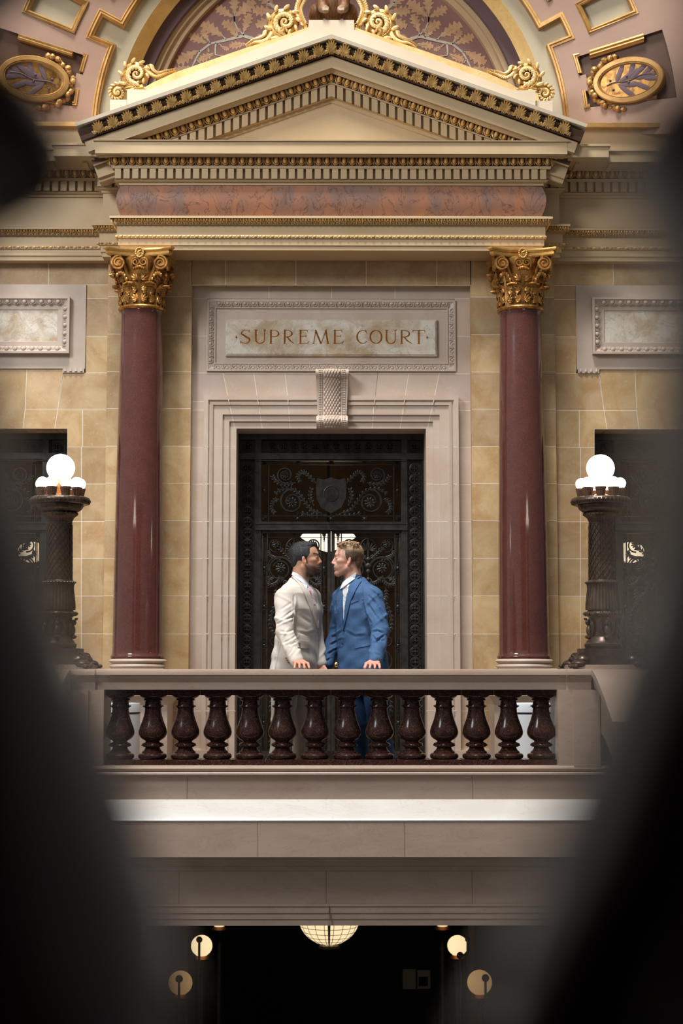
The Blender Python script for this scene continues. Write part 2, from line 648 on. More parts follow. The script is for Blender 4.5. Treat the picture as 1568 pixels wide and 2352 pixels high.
# door surround
gm = MB()
for a, b in ((425, 618), (618, 762), (762, 907), (907, 1097)):
    block(grey, gm, rb(a, 656, b, 686), YW, 0.2, tint=jit(0.93, 1.0), both=False)
for a, b in ((686, 772), (772, 857)):
    block(grey, gm, rb(424, a, 476, b), YW, 0.2, tint=jit(0.95, 1.04))
block(grey, gm, rb(476, 686, 1046, 857), YW + 0.006, 0.2, tint=(1, 1, 1), both=False)
block(grey, gm, [(424, 857), (513, 857), (526, 922), (424, 922)], YW, 0.2, tint=jit(0.95, 1.04))
block(grey, gm, [(513, 857), (583, 857), (593, 922), (526, 922)], YW, 0.2, tint=jit(0.95, 1.04))
block(grey, gm, [(583, 857), (655, 857), (662, 922), (593, 922)], YW, 0.2, tint=jit(0.95, 1.04))
block(grey, gm, [(655, 857), (869, 857), (862, 922), (662, 922)], YW, 0.2, tint=jit(0.95, 1.04), both=False)
ys = [922, 942, 1027, 1112, 1198, 1283, 1369, 1456, 1545, 1633, 1720, 1796]
for i in range(len(ys) - 1):
    block(grey, gm, rb(424, ys[i], 474, ys[i + 1]), YW, 0.3, tint=jit(0.95, 1.04))
ds = struct(grey.build('trim_1', M_GREYST, smooth=False))
struct(gm.build('mortar_joints', M_MORTAR, ds, smooth=False))
# stepped architrave round the door
S = 285.0
xo, zo = HX(218.5, 1200, YW), Z(985, YW)
prof = [(0, -0.31), (0, 0.012), (16 / S, 0.012), (16 / S, 0.030), (31 / S, 0.030), (31 / S, 0.048), (51 / S, 0.048), (53 / S, 0.062), (58 / S, 0.066), (61 / S, 0.056),
        (64 / S, 0.074), (74 / S, 0.074), (74 / S, -0.05)]
arch = MB().sweep([(-xo, -0.0), (-xo, zo), (xo, zo), (xo, 0.0)], prof, YW)
struct(arch.build('door_architrave', M_SURR, ds, angle=20))
# pale joints across the architrave
jm = MB()


def jstrip(px0, py0, px1, py1, Y, w=0.0042):
    a, b = Vector((*q2(px0, py0, Y),)), Vector((*q2(px1, py1, Y),))
    n = Vector((-(b - a).y, (b - a).x)).normalized() * w / 2
    jm.prism([tuple(a + n), tuple(b + n), tuple(b - n), tuple(a - n)], Y - 0.0008, Y + 0.004)


for y in (1027, 1112, 1198, 1283, 1369, 1456, 1633):
    for x0, x1, w in ((471, 480, .074), (493, 511, .048), (512, 526, .030), (527, 542, .012)):
        for s in (1, -1):
            f = (lambda x: CX + s * (x - CX))
            jstrip(f(x0), y, f(x1), y, YW - w)
for xt, xb_ in ((526, 540), (593, 603), (662, 667)):
    for s in (1, -1):
        for y0, y1, w in ((918, 929, .074), (935, 952, .048), (954, 968, .030), (970, 984, .012)):
            f = lambda y: CX + s * (xt + (xb_ - xt) * (y - 922) / 63.0 - CX)
            jstrip(f(y0), y0, f(y1), y1, YW - w)
struct(jm.build('architrave_joints', M_MORTAR, ds, smooth=False))


def rect_frame(mb, x0, x1, z0, z1, prof, Y):
    """mitred frame; profile (inset from the outer edge, out towards -y), closed"""
    rr = []
    for (cx, cz, sx, sz) in ((x0, z0, 1, 1), (x1, z0, -1, 1), (x1, z1, -1, -1), (x0, z1, 1, -1)):
        rr.append([(cx + sx * u, Y - w, cz + sz * u) for u, w in prof])
    rr.append(rr[0])
    mb.rings(rr, cap0=False, cap1=False)


def frame_row(mb, unit, x0, x1, z0, z1, Y, h, d, pitch):
    row(mb, unit, (x0 + h, Y, z1 - h), (x1 - h, Y, z1 - h), pitch, h, d)
    row(mb, unit, (x1 - h, Y, z0 + h), (x0 + h, Y, z0 + h), pitch, h, d, (0, 0, -1))
    row(mb, unit, (x0 + h, Y, z0 + h), (x0 + h, Y, z1 - h), pitch, h, d, (-1, 0, 0))
    row(mb, unit, (x1 - h, Y, z1 - h), (x1 - h, Y, z0 + h), pitch, h, d, (1, 0, 0))


# SUPREME COURT panel
root = empty('inscription_panel', (0, YW, Z(778, YW)))
tag(root, 'cream veined marble panel over the doorway lettered SUPREME COURT in gilt capitals', 'sign')
Mi = root.matrix_basis.inverted()


def rel(mb, name, m, rt, **k):
    o = mb.build(name, m, rt, **k)
    o.matrix_parent_inverse = Matrix.Translation(-Vector(rt.location))
    return o


xl, zt = q2(477, 690, YW)
xr, zb = q2(1047, 853, YW)
m = MB()
rect_frame(m, xl, xr, zb, zt, [(0, -0.0), (0, 0.022), (0.014, 0.022), (0.016, 0.016), (0.055, 0.004), (0.060, 0.012), (0.068, 0.012), (0.070, 0)], YW + 0.006)
rel(m, 'frame', M_CARVED, root, angle=20)
m = MB()
frame_row(m, TONGUE, xl + 0.015, xr - 0.015, zb + 0.015, zt - 0.015, YW - 0.006, 0.044, 0.05, 0.071)
rel(m, 'leaf_and_dart_carving', M_CARVED, root)
m = MB()
x0, z1 = q2(519, 735, YW)
x1, z0 = q2(1004.5, 819, YW)
rr = []
for u, w in ((0, -0.004), (0, 0.012), (0.006, 0.02), (0.017, 0.030), (0.020, 0.030)):
    rr.append([(x0 + u, YW - w, z0 + u), (x1 - u, YW - w, z0 + u), (x1 - u, YW - w, z1 - u), (x0 + u, YW - w, z1 - u)])
m.rings(rr)
rel(m, 'marble_slab', M_WMARB, root, smooth=False)
YL = YW - 0.0305
LH = (Z(757.5, YL) - Z(789.5, YL))


def ribbon(mb, pts, wid, depth=0.0055):
    """letter stroke: raised ridge of changing width"""
    n = len(pts)
    rr = []
    for i in range(n):
        p = Vector(pts[i])
        t = Vector(pts[min(i + 1, n - 1)]) - Vector(pts[max(i - 1, 0)])
        t.normalize()
        nn = Vector((-t.y, t.x)) * (wid[i] if hasattr(wid, '__len__') else wid) / 2
        a, b = p + nn, p - nn
        rr.append([(a.x, 0.001, a.y), (p.x, -depth, p.y), (b.x, 0.001, b.y)])
    mb.rings(rr)


def arc(cx, cy, rx, ry, a0, a1, n=14):
    return [(cx + rx * math.cos(R(a0 + (a1 - a0) * i / n)), cy + ry * math.sin(R(a0 + (a1 - a0) * i / n))) for i in range(n + 1)]


TK, TN = 0.125, 0.06


def serif(mb, x, y, w=0.11):
    s = 1 if y > 0.5 else -1
    ribbon(mb, [(x - w, y - 0.0), (x, y - s * 0.035), (x + w, y)], [0.03, 0.09, 0.03])


def L_S(w):
    m = MB()
    p = arc(.5 * w + .02, .745, .40 * w, .235, 25, 190, 12)[1:] + [(0.46 * w, .55), (0.62 * w, .46)] + arc(.48 * w, .255, .44 * w, .235, 35, -150, 12)
    n = len(p)
    ribbon(m, p, [0.06 + 0.08 * math.exp(-((i / n - 0.5) / 0.16) ** 2) for i in range(n)])
    ribbon(m, [(0.90 * w, .98), (.90 * w, .80)], [.05, .02])
    ribbon(m, [(0.03 * w, .03), (.05 * w, .24)], [.06, .02])
    return m


def L_U(w):
    m = MB()
    p = [(.15 * w, 1), (.15 * w, .36)] + arc(.53 * w, .34, .38 * w, .33, 180, 360, 14) + [(.91 * w, 1)]
    ribbon(m, p, [TK] * 5 + [.09] * (len(p) - 9) + [.075] * 4)
    serif(m, .15 * w, 1)
    serif(m, .91 * w, 1, .09)
    return m


def bowl(m, w):
    p = [(.14 * w, .965), (.45 * w, .965)] + arc(.45 * w, .73, .46 * w, .235, 88, -88, 12) + [(.22 * w, .49)]
    n = len(p)
    ribbon(m, p, [TN + 0.075 * math.exp(-((i / n - 0.55) / 0.2) ** 2) for i in range(n)])


def L_P(w):
    m = MB()
    ribbon(m, [(.16 * w, 0), (.16 * w, 1)], TK)
    bowl(m, w * 1.05)
    serif(m, .16 * w, 0)
    return m


def L_R(w):
    m = MB()
    ribbon(m, [(.13 * w, 0), (.13 * w, 1)], TK)
    bowl(m, w * .86)
    ribbon(m, [(.34 * w, .50), (.62 * w, .22), (1.0 * w, 0)], [.09, .12, .04])
    serif(m, .13 * w, 0)
    return m


def L_E(w):
    m = MB()
    ribbon(m, [(.17 * w, 0), (.17 * w, 1)], TK)
    ribbon(m, [(.05 * w, .965), (.78 * w, .965)], .065)
    ribbon(m, [(.2 * w, .55), (.68 * w, .55)], .06)
    ribbon(m, [(.03 * w, .035), (.85 * w, .035)], .065)
    ribbon(m, [(.78 * w, .99), (.80 * w, .84)], [.06, .02])
    ribbon(m, [(.68 * w, .63), (.68 * w, .47)], [.02, .02])
    ribbon(m, [(.80 * w, .02), (.98 * w, .2)], [.08, .02])
    return m


def L_M(w):
    m = MB()
    ribbon(m, [(.10 * w, 0), (.23 * w, 1)], TN * 1.1)
    ribbon(m, [(.21 * w, 1), (.52 * w, .0)], TK)
    ribbon(m, [(.52 * w, .0), (.80 * w, 1)], TN)
    ribbon(m, [(.78 * w, 1), (.92 * w, 0)], TK)
    serif(m, .10 * w, 0, .09)
    serif(m, .92 * w, 0)
    return m


def L_C(w):
    m = MB()
    p = arc(.53 * w, .5, .48 * w, .47, 48, 318, 20)
    n = len(p)
    ribbon(m, p, [TN + 0.075 * math.exp(-((i / n - 0.5) / 0.22) ** 2) for i in range(n)])
    ribbon(m, [(.80 * w, .97), (.86 * w, .76)], [.07, .02])
    return m


def L_O(w):
    m = MB()
    p = arc(.5 * w, .5, .45 * w, .47, 90, 450, 28)
    ribbon(m, p, [TN + 0.07 * abs(math.cos(2 * PI * (i / 28.0) + PI / 2)) for i in range(29)])
    return m


def L_T(w):
    m = MB()
    ribbon(m, [(.5 * w, 0), (.5 * w, .97)], TK)
    ribbon(m, [(.03 * w, .965), (.97 * w, .965)], .065)
    ribbon(m, [(.06 * w, .99), (.02 * w, .83)], [.06, .02])
    ribbon(m, [(.94 * w, .99), (.98 * w, .83)], [.06, .02])
    serif(m, .5 * w, 0)
    return m


def L_DOT(w):
    m = MB()
    ribbon(m, [(0, .34), (0, .46), (0, .58)], [.01, .10, .01])
    ribbon(m, [(-.11, .46), (0, .46), (.11, .46)], [.01, .10, .01])
    return m


for fn, a, b in ((L_DOT, 543, 544), (L_S, 552, 575.5), (L_U, 584, 610), (L_P, 619, 641), (L_R, 651, 676), (L_E, 686, 711), (L_M, 716, 757), (L_E, 765, 790),
                 (L_C, 819, 845.5), (L_O, 849, 878), (L_U, 884, 910), (L_R, 919, 946), (L_T, 947, 977), (L_DOT, 981, 982)):
    x0, x1 = HX(a - CX, 775, YL), HX(b - CX, 775, YL)
    mm = MB().merge(fn((x1 - x0) / LH), Matrix.Translation((x0, YL, Z(789.5, YL))) @ Matrix.Diagonal((LH, 1, LH, 1)))
    rel(mm, 'letter' if fn is not L_DOT else 'letter_dot', M_LETTER, root, smooth=False)

# side panels with egg and dart frames
for s, side in ((-1, 'left'), (1, 'right')):
    rt = empty('marble_wall_panel', (s * 2.6, YW, Z(750, YW)))
    tag(rt, 'blank cream marble wall panel in an egg carved frame on the %s wall' % side, 'panel')
    f = lambda px: HX(px - CX, 760, YW)
    xs = sorted((s * -f(-240), s * -f(198)))
    m = MB()
    m.box(xs[0], xs[1], YW - 0.012, YW + 0.25, Z(848, YW), Z(655, YW))
    xg = sorted((s * -f(147), s * -f(196)))
    m.box(xg[0], xg[1], YW - 0.012, YW + 0.25, Z(857, YW), Z(848, YW))
    for k in range(4):
        c = xg[0] + (xg[1] - xg[0]) * (k + 0.5) / 4
        m.lathe([(0.0, 0.012), (0.012, 0.010), (0.004, 0.04), (0, 0.041)], (c, YW - 0.012, Z(857, YW)), 8)
    rel(m, 'stone_slab', M_CARVED, rt, smooth=False)
    xs = sorted((s * -f(-200), s * -f(163)))
    zb, zt = Z(815, YW), Z(685.5, YW)
    m = MB()
    rect_frame(m, xs[0], xs[1], zb, zt, [(0, 0), (0, 0.05), (0.018, 0.05), (0.02, 0.04), (0.064, 0.012), (0.075, 0.012), (0.10, 0.012), (0.104, 0.006), (0.104, 0)], YW - 0.012)
    rel(m, 'frame', M_CARVED, rt, angle=20)
    m = MB()
    frame_row(m, EGG, xs[0] + 0.019, xs[1] - 0.019, zb + 0.019, zt - 0.019, YW - 0.042, 0.044, 0.05, 0.067)
    rel(m, 'egg_and_dart_carving', M_CARVED, rt)
    m = MB()
    m.box(xs[0] + 0.09, xs[1] - 0.09, YW - 0.016, YW, zb + 0.09, zt - 0.09)
    rel(m, 'marble_slab', M_WMARB, rt, smooth=False)

# scroll keystone
kr = empty('scroll_keystone', (HX(763 - CX, 915, 2.1), YW, Z(985, YW)))
tag(kr, 'grey stone scroll keystone with fish scale carving above the bronze doors', 'keystone')


def kdepth(t):
    """outward depth of the console front at t = 0 (bottom) .. 1 (top)"""
    if t < 0.22:
        return 0.10 + 0.045 * math.sin(PI * t / 0.22)
    u = (t - 0.22) / 0.78
    return 0.095 + 0.07 * u ** 2.2 + (0.02 * math.sin(PI * min(1, (u - .8) / .2)) if u > .8 else 0)


kh = Z(850, 2.05) - Z(983, 2.07)
kz = Z(983, 2.07)


def khalf(t):
    return (35.5 + 2.5 * t) / 286.0 if t < .22 else (33 + 5 * (t - .22) / .78) / 286.0


def kbulge(x, t):
    h = 20 / 286.0
    return 0.022 * math.cos(PI / 2 * x / h) if abs(x) < h else 0.0


m = MB()
rr = []
for i in range(41):
    t = i / 40.0
    hw = khalf(t)
    ring = []
    for j in range(25):
        x = hw * (-1 + 2 * j / 24.0)
        ring.append((kr.location.x + x, YW - kdepth(t) - kbulge(x, t), kz + kh * t))
    ring += [(kr.location.x + hw, YW + 0.02, kz + kh * t), (kr.location.x - hw, YW + 0.02, kz + kh * t)]
    rr.append(ring)
m.rings(rr)
rel(m, 'scroll_body', M_CARVED, kr)
m = MB()
for i in range(22):
    t = 0.015 + i / 22.0
    n = 6 if i % 2 else 5
    for j in range(n):
        x = (j - (n - 1) / 2) * 6.6 / 286.0
        sl = (kdepth(min(1, t + .02)) - kdepth(max(0, t - .02))) / (0.04 * kh)
        M = rotm('X', math.degrees(math.atan(sl)))
        m.ell((kr.location.x + x, YW - kdepth(t) - kbulge(x, t) - 0.002, kz + kh * t), (0.0105, 0.008, 0.0165), M, 6, 4)
rel(m, 'fish_scale_carving', M_CARVED, kr)
for s in (-1, 1):
    m = MB()
    for i in range(34):
        t = 0.01 + i / 34.0
        x = s * 23.5 / 286.0
        m.ell((kr.location.x + x, YW - kdepth(t) - 0.003, kz + kh * t), (0.005, 0.006, 0.0055), None, 6, 4)
        x = s * 28.5 / 286.0
        m.ell((kr.location.x + x, YW - kdepth(t) - 0.001, kz + kh * t), (0.010, 0.006, 0.0045), None, 6, 4)
    rel(m, 'bead_border', M_CARVED, kr)

# ================================================================== ENTABLATURE
E0 = 1.75


def oz(py, off, Y0=E0):
    return (off, Z(py, Y0 - off))


AH = HX(485, 560, E0)
prof_arc = [(-0.32, Z(575, E0)), oz(575, 0.0), oz(566, 0.0), oz(565, 0.006), oz(563.5, 0.012), oz(550, 0.012), oz(548.5, 0.014), oz(547, 0.026), oz(541, 0.026), oz(540, 0.022),
            oz(517, 0.022), oz(515.5, 0.044), oz(502, 0.046), oz(501.5, 0.075), oz(496.5, 0.075), oz(496, 0.0), (-0.32, Z(496, E0))]
prof_cor = [(-0.32, Z(427, E0)), oz(427, 0.0), oz(425.5, 0.012), oz(420, 0.016), oz(418, 0.03), oz(414.5, 0.042), oz(413, 0.046), oz(412.5, 0.020), oz(388, 0.020), oz(387.5, 0.062),
            oz(384, 0.066), oz(381, 0.070), oz(380.5, 0.066), oz(362, 0.066), oz(361.5, 0.112), (0.116, Z(360, E0 - .112)), (0.165, Z(354.5, E0 - .18)), oz(354, 0.168), oz(353, 0.18), oz(326, 0.18), oz(325, 0.184),
            oz(324, 0.195), oz(321.5, 0.197), oz(321.5, 0.10), (-0.32, Z(321.5, E0 - .1))]
er = empty('entablature', (0, E0, Z(575, E0)))
tag(er, 'cream and gold entablature carried by the two red columns below the pediment', 'entablature')
YB = 2.16
path = [(-AH, YB), (-AH, E0), (AH, E0), (AH, YB)]
rel(MB().mould(path, prof_arc), 'architrave', M_PLAST, er, angle=20)
rel(MB().mould(path, prof_cor), 'cornice', M_PLAST, er, angle=20)
# pulvinated frieze of salmon marble
fz = [(-0.32, Z(496, E0)), oz(496, 0.004)]
for k in range(1, 12):
    t = k / 12.0
    fz.append((0.004 + 0.032 * math.sin(PI * t), Z(496 - 69 * t, E0)))
fz += [oz(427, 0.004), (-0.32, Z(427, E0))]
rel(MB().mould([(-AH + 0.006, YB), (-AH + 0.006, E0), (AH - 0.006, E0), (AH - 0.006, YB)], fz), 'marble_frieze', M_FRZ, er, angle=30)


def hrow(mb, unit, pyb, pyt, off, hw, pitch, d):
    """horizontal enrichment along the front and back along both returns"""
    Y = E0 - off
    zb, zt = Z(pyb, Y), Z(pyt, Y)
    h = zt - zb
    row(mb, unit, (-hw, Y, zb), (hw, Y, zb), pitch, h, d)
    row(mb, unit, (-hw, Y + 0.34, zb), (-hw, Y, zb), pitch, h, d)
    row(mb, unit, (hw, Y, zb), (hw, Y + 0.34, zb), pitch, h, d)


PIT = 20.35 / 304.0
m = MB()
hrow(m, EGG, 380, 361.5, 0.070, AH + 0.070, PIT, 0.13)
rel(m, 'egg_and_dart_moulding', M_GOLDD, er)
m = MB().mould(path, [(0.05, oz(380.3, .068)[1]), oz(380.3, .068), oz(362, .068), (0.05, oz(362, .068)[1])])
rel(m, 'egg_shade_ground', M_BROWN, er, smooth=False)  # brown paint with the recess shadow also put into its colour
m = MB()
hrow(m, TONGUE, 516, 502, 0.050, AH + 0.045, 13.4 / 302, 0.12)
rel(m, 'leaf_and_dart_moulding', M_GOLDD, er)
m = MB()
hrow(m, BEAD, 547.3, 540.7, 0.022, AH + 0.022, 20.0 / 301, 0.03)
rel(m, 'bead_and_reel_moulding', M_GOLDD, er)
m = MB()
zb, zt = Z(410.5, E0 - .058), Z(388, E0 - .058)
n = 50
dp = 2 * (AH + 0.045) / n
for i in range(n):
    x = -AH - 0.045 + dp * (i + 0.08)
    m.box(x, x + dp * 0.70, E0 - 0.058, E0 - 0.015, zb, zt)
for s in (-1, 1):
    for i in range(4):
        y = E0 + 0.02 + i * dp
        m.box(s * (AH + 0.015), s * (AH + 0.058), y, y + dp * .7, zb, zt)
rel(m, 'dentils', M_PLAST, er, smooth=False)

# side entablatures with a small break next to the centre
YS = 2.08
for s, side in ((-1, 'left'), (1, 'right')):
    sr = empty('side_entablature', (s * 2.6, YS, Z(575, E0)))
    tag(sr, 'shaded side entablature with gold mouldings running off %s of the columns' % side, 'entablature')
    xe, xs_, xc = 4.4, HX(546 - 0, 540, 1.96), AH - 0.02

    def pth(a):
        p = [(-xe, YS), (-a, YS), (-a, YS - 0.12), (-xc, YS - 0.12)]
        return p if s < 0 else [(-x, y) for x, y in p[::-1]]
    a0 = HX(523, 530, 2.0)
    low = [(-0.15, z) if o < -0.3 else (o, z) for o, z in prof_arc]
    rel(MB().mould(pth(a0), low), 'architrave', M_PLAST, sr, angle=20)
    rel(MB().mould(pth(a0), [(-0.15, Z(496, E0)), (0.0, Z(496, E0)), (0.0, Z(427, E0)), (-0.15, Z(427, E0))]), 'frieze_band', M_PLAST, sr)
    up = [(-0.15, z) if o < -0.3 else (o, z) for o, z in prof_cor[:16]]
    up += [(0.32, up[-1][1] + 0.004), (0.33, up[-1][1] - 0.006), (0.345, up[-1][1] - 0.006), (0.345, Z(331, E0 - .2)), (0.36, Z(329, E0 - .2)), (0.36, Z(325, E0 - .2)), (0.05, Z(325, E0 - .2)), (-0.15, Z(325, E0 - .2))]
    rel(MB().mould(pth(a0), up), 'cornice', M_PLAST, sr, angle=20)
    for (xa_, xb_, yy) in ((-xe, -a0, YS), (-a0 - 0.06, -xc, YS - 0.12)):
        m, mt, mbd, den = MB(), MB(), MB(), MB()
        h = lambda u, b, t, off, p, d, tgt: row(tgt, u, ((xa_ if s < 0 else -xb_), yy - off, oz(b, off)[1]), ((xb_ if s < 0 else -xa_), yy - off, oz(b, off)[1]), p, oz(t, off)[1] - oz(b, off)[1], d)
        h(EGG, 380, 361.5, 0.070, PIT, 0.13, m)
        h(TONGUE, 516, 502, 0.050, 13.4 / 302, 0.12, mt)
        h(BEAD, 547.3, 540.7, 0.022, 20.0 / 301, 0.03, mbd)
        zb, zt = Z(410.5, E0 - .058), Z(388, E0 - .058)
        x = xa_ + 0.02
        while x + dp < xb_ + 0.03:
            q = sorted((x, x + dp * .7)) if s < 0 else sorted((-x, -x - dp * .7))
            den.box(q[0], q[1], yy - 0.058, yy - 0.015, zb, zt)
            x += dp
        x = xa_
        zs = up[15][1] + 0.004
        while x < xb_ - 0.02:
            q = sorted((x, min(x + .03, xb_))) if s < 0 else sorted((-x, -min(x + .03, xb_)))
            rel(MB().box(q[0], q[1], yy - 0.32, yy - 0.13, zs - 0.02, zs + 0.004), 'soffit_rib', M_PLAST, sr, smooth=False)
            x += 0.27
        rel(m, 'egg_and_dart_moulding', M_GOLDD, sr)
        rel(mt, 'leaf_and_dart_moulding', M_GOLDD, sr)
        rel(mbd, 'bead_and_reel_moulding', M_GOLDD, sr)
        rel(den, 'dentils', M_PLAST, sr, smooth=False)
    rel(MB().mould(pth(a0), [(0.05, oz(380.3, .068)[1]), oz(380.3, .068), oz(362, .068), (0.05, oz(362, .068)[1])]), 'egg_shade_ground', M_BROWN, sr, smooth=False)  # side ground: recess shade mixed into the brown paint colour

# ================================================================== PEDIMENT
pr = empty('pediment', (0, E0, Z(321, E0)))
tag(pr, 'triangular cream pediment with gold acanthus edge above the entablature', 'pediment')
Xe = HX(555, 325, 1.5)
SL = 0.3605
ca = math.cos(math.atan(SL))
zA = Z(155, E0 - 0.18)


def uz(py, off):
    """distance square to the rake, above the corona's lower edge, of a height read at the apex"""
    return (Z(py, E0 - off) - zA) * ca


prof_rk = [(uz(237, 0.0), -0.1), (uz(237, 0.0), 0.004), (uz(234, .012), 0.012), (uz(226, 0.02), 0.016), (uz(223, 0.04), 0.042), (uz(222.5, 0.02), 0.020), (uz(193, 0.02), 0.020), (uz(192.5, 0.06), 0.062),
           (uz(189, 0.066), 0.068), (uz(188.5, 0.066), 0.066), (uz(169, 0.066), 0.066), (uz(168.5, 0.11), 0.114), (0.018, 0.165), (0, 0.170), (0, 0.178), (uz(129, 0.178), 0.178), (uz(128, 0.19), 0.186), (uz(124, 0.2), 0.198),
           (uz(122, 0.2), 0.200), (uz(112, .22), 0.205), (uz(98, .25), 0.245), (uz(87, .27), 0.272), (uz(86, 0.285), 0.285), (uz(79, 0.285), 0.285), (uz(79, 0.285), 0.1), (uz(85, 0.1), -0.1)]
rake = [(-Xe - 0.02, zA - SL * (Xe + .02)), (0, zA), (Xe + 0.02, zA - SL * (Xe + .02))]
rel(MB().sweep(rake, prof_rk[:17] + [(uz(122, 0.2), -0.1)], E0), 'raking_cornice', M_PLAST, pr, angle=20)
Xs = HX(566, 300, 1.5)
rks = [(-Xs, zA - SL * Xs), (0, zA), (Xs, zA - SL * Xs)]
rel(MB().sweep(rks, [(uz(122, .2), -0.1)] + prof_rk[17:21] + [(uz(87, .27), -0.1)], E0), 'acanthus_ground', M_BROWN, pr, angle=20)
rel(MB().sweep(rks, [(uz(87, .27), -0.1), (uz(87, 0.285), 0.285), (uz(79, 0.285), 0.290), (uz(79, 0.29), -0.1)], E0), 'top_fillet', M_PLASTW, pr, angle=20)


def rrow(mb, unit, pyb, pyt, off, pitch, d, X0, lean=0.0, first=0.5):
    ub, ut = uz(pyb, off), uz(pyt, off)
    for s in (-1, 1):
        t = Vector((1, 0, -s * SL)).normalized()
        n = Vector((s * SL, 0, 1)).normalized()
        a = Vector((0, E0 - off, zA)) + n * ub
        # start from the apex mitre
        x0 = -ub * SL * ca / ca
        a = Vector((s * ub * 0 + 0, E0 - off, zA + ub / ca))
        tt = t * s
        L = X0 * (1 + SL * SL) ** .5
        k = int(L / pitch)
        ez = n if not lean else (n + Vector((0, -lean, 0))).normalized()
        for i in range(k):
            mb.merge(unit, frame(a + tt * pitch * (i + first), t, ez, pitch, d, ut - ub))
    return mb


m = rrow(MB(), ACAN, 121, 87, 0.212, 36.8 / 303, 0.085, Xs + 0.02, lean=0.45, first=0.78)
ub = uz(121, .212)
m.merge(ACAN, frame((0, E0 - .212, zA + ub / ca - 0.012), (1, 0, 0), Vector((0, -.45, 1)), 0.115, .085, (uz(87, .212) - ub) * 1.12))
rel(m, 'acanthus_moulding', M_GOLDD, pr)
m = rrow(MB(), EGG, 188.5, 169.5, 0.070, 20.4 / 303 * 1.03, 0.13, HX(430, 310, 1.7), first=0.75)
m.merge(EGG, frame((0, E0 - .07, zA + uz(188.5, .07) / ca), (1, 0, 0), (0, 0, 1), .055, .13, .064))
rel(m, 'egg_and_dart_moulding', M_GOLDD, pr)
rel(MB().sweep(rake, [(uz(188.3, .068), .05), (uz(188.3, .068), .068), (uz(169.2, .068), .068), (uz(169.2, .068), .05)], E0), 'egg_shade_ground', M_BROWN, pr, smooth=False)  # raking ground: one brown for both the paint and the recess shadow
m = MB()
zt, zb = uz(193, .058) / ca, uz(221, .058) / ca
k = int(HX(415, 310, 1.7) / dp)
for i in range(-k, k + 1):
    x0, x1 = i * dp - dp * .35, i * dp + dp * .35
    if i == 0:
        x0, x1 = -dp * .42, dp * .42
        m.prism([(x0, zA + zb - abs(x0) * SL), (0, zA + zb), (x1, zA + zb - x1 * SL), (x1, zA + zt - x1 * SL), (0, zA + zt), (x0, zA + zt - abs(x0) * SL)], E0 - 0.058, E0 - 0.015)
    else:
        m.prism([(x0, zA + zb - abs(x0) * SL), (x1, zA + zb - abs(x1) * SL), (x1, zA + zt - abs(x1) * SL), (x0, zA + zt - abs(x0) * SL)], E0 - 0.058, E0 - 0.015)
rel(m, 'dentils', M_PLAST, pr, smooth=False)
m = MB()
m.prism([(-Xe, Z(322, E0)), (Xe, Z(322, E0)), (0, zA + uz(200, 0) / ca)], E0 + 0.001, E0 + 0.3)
rel(m, 'tympanum', M_PLAST, pr, smooth=False)


def pp(pts, Y, s=1):
    out = []
    for px, py in pts:
        x, z = q2(px, py, Y)
        out.append((x * s, z))
    return out


YQ = 1.66
m = MB()
m.prism(pp([(292, 262), (292, 207), (345, 206), (709, 68), (709, 46), (CX * 2 - 709, 46), (CX * 2 - 709, 68), (CX * 2 - 345, 206), (CX * 2 - 292, 207), (CX * 2 - 292, 262), (CX, 92)], YQ), YQ, YQ + 0.42)
for s in (1, -1):
    m.prism(pp([(253, 275), (253, 230), (291.5, 230), (291.5, 262)], YQ + .03, s), YQ + 0.03, YQ + 0.40)
rel(m, 'parapet', M_PLASTW, pr, smooth=False)
m = MB()
for s in (1, -1):
    m.prism(pp([(330, 203), (352, 190), (400, 168), (560, 112), (640, 86), (709, 62), (709, 70), (345, 209)], YQ + .02, s), YQ + 0.02, YQ + 0.40)
rel(m, 'gilded_coping', M_GOLDL, pr, smooth=False)


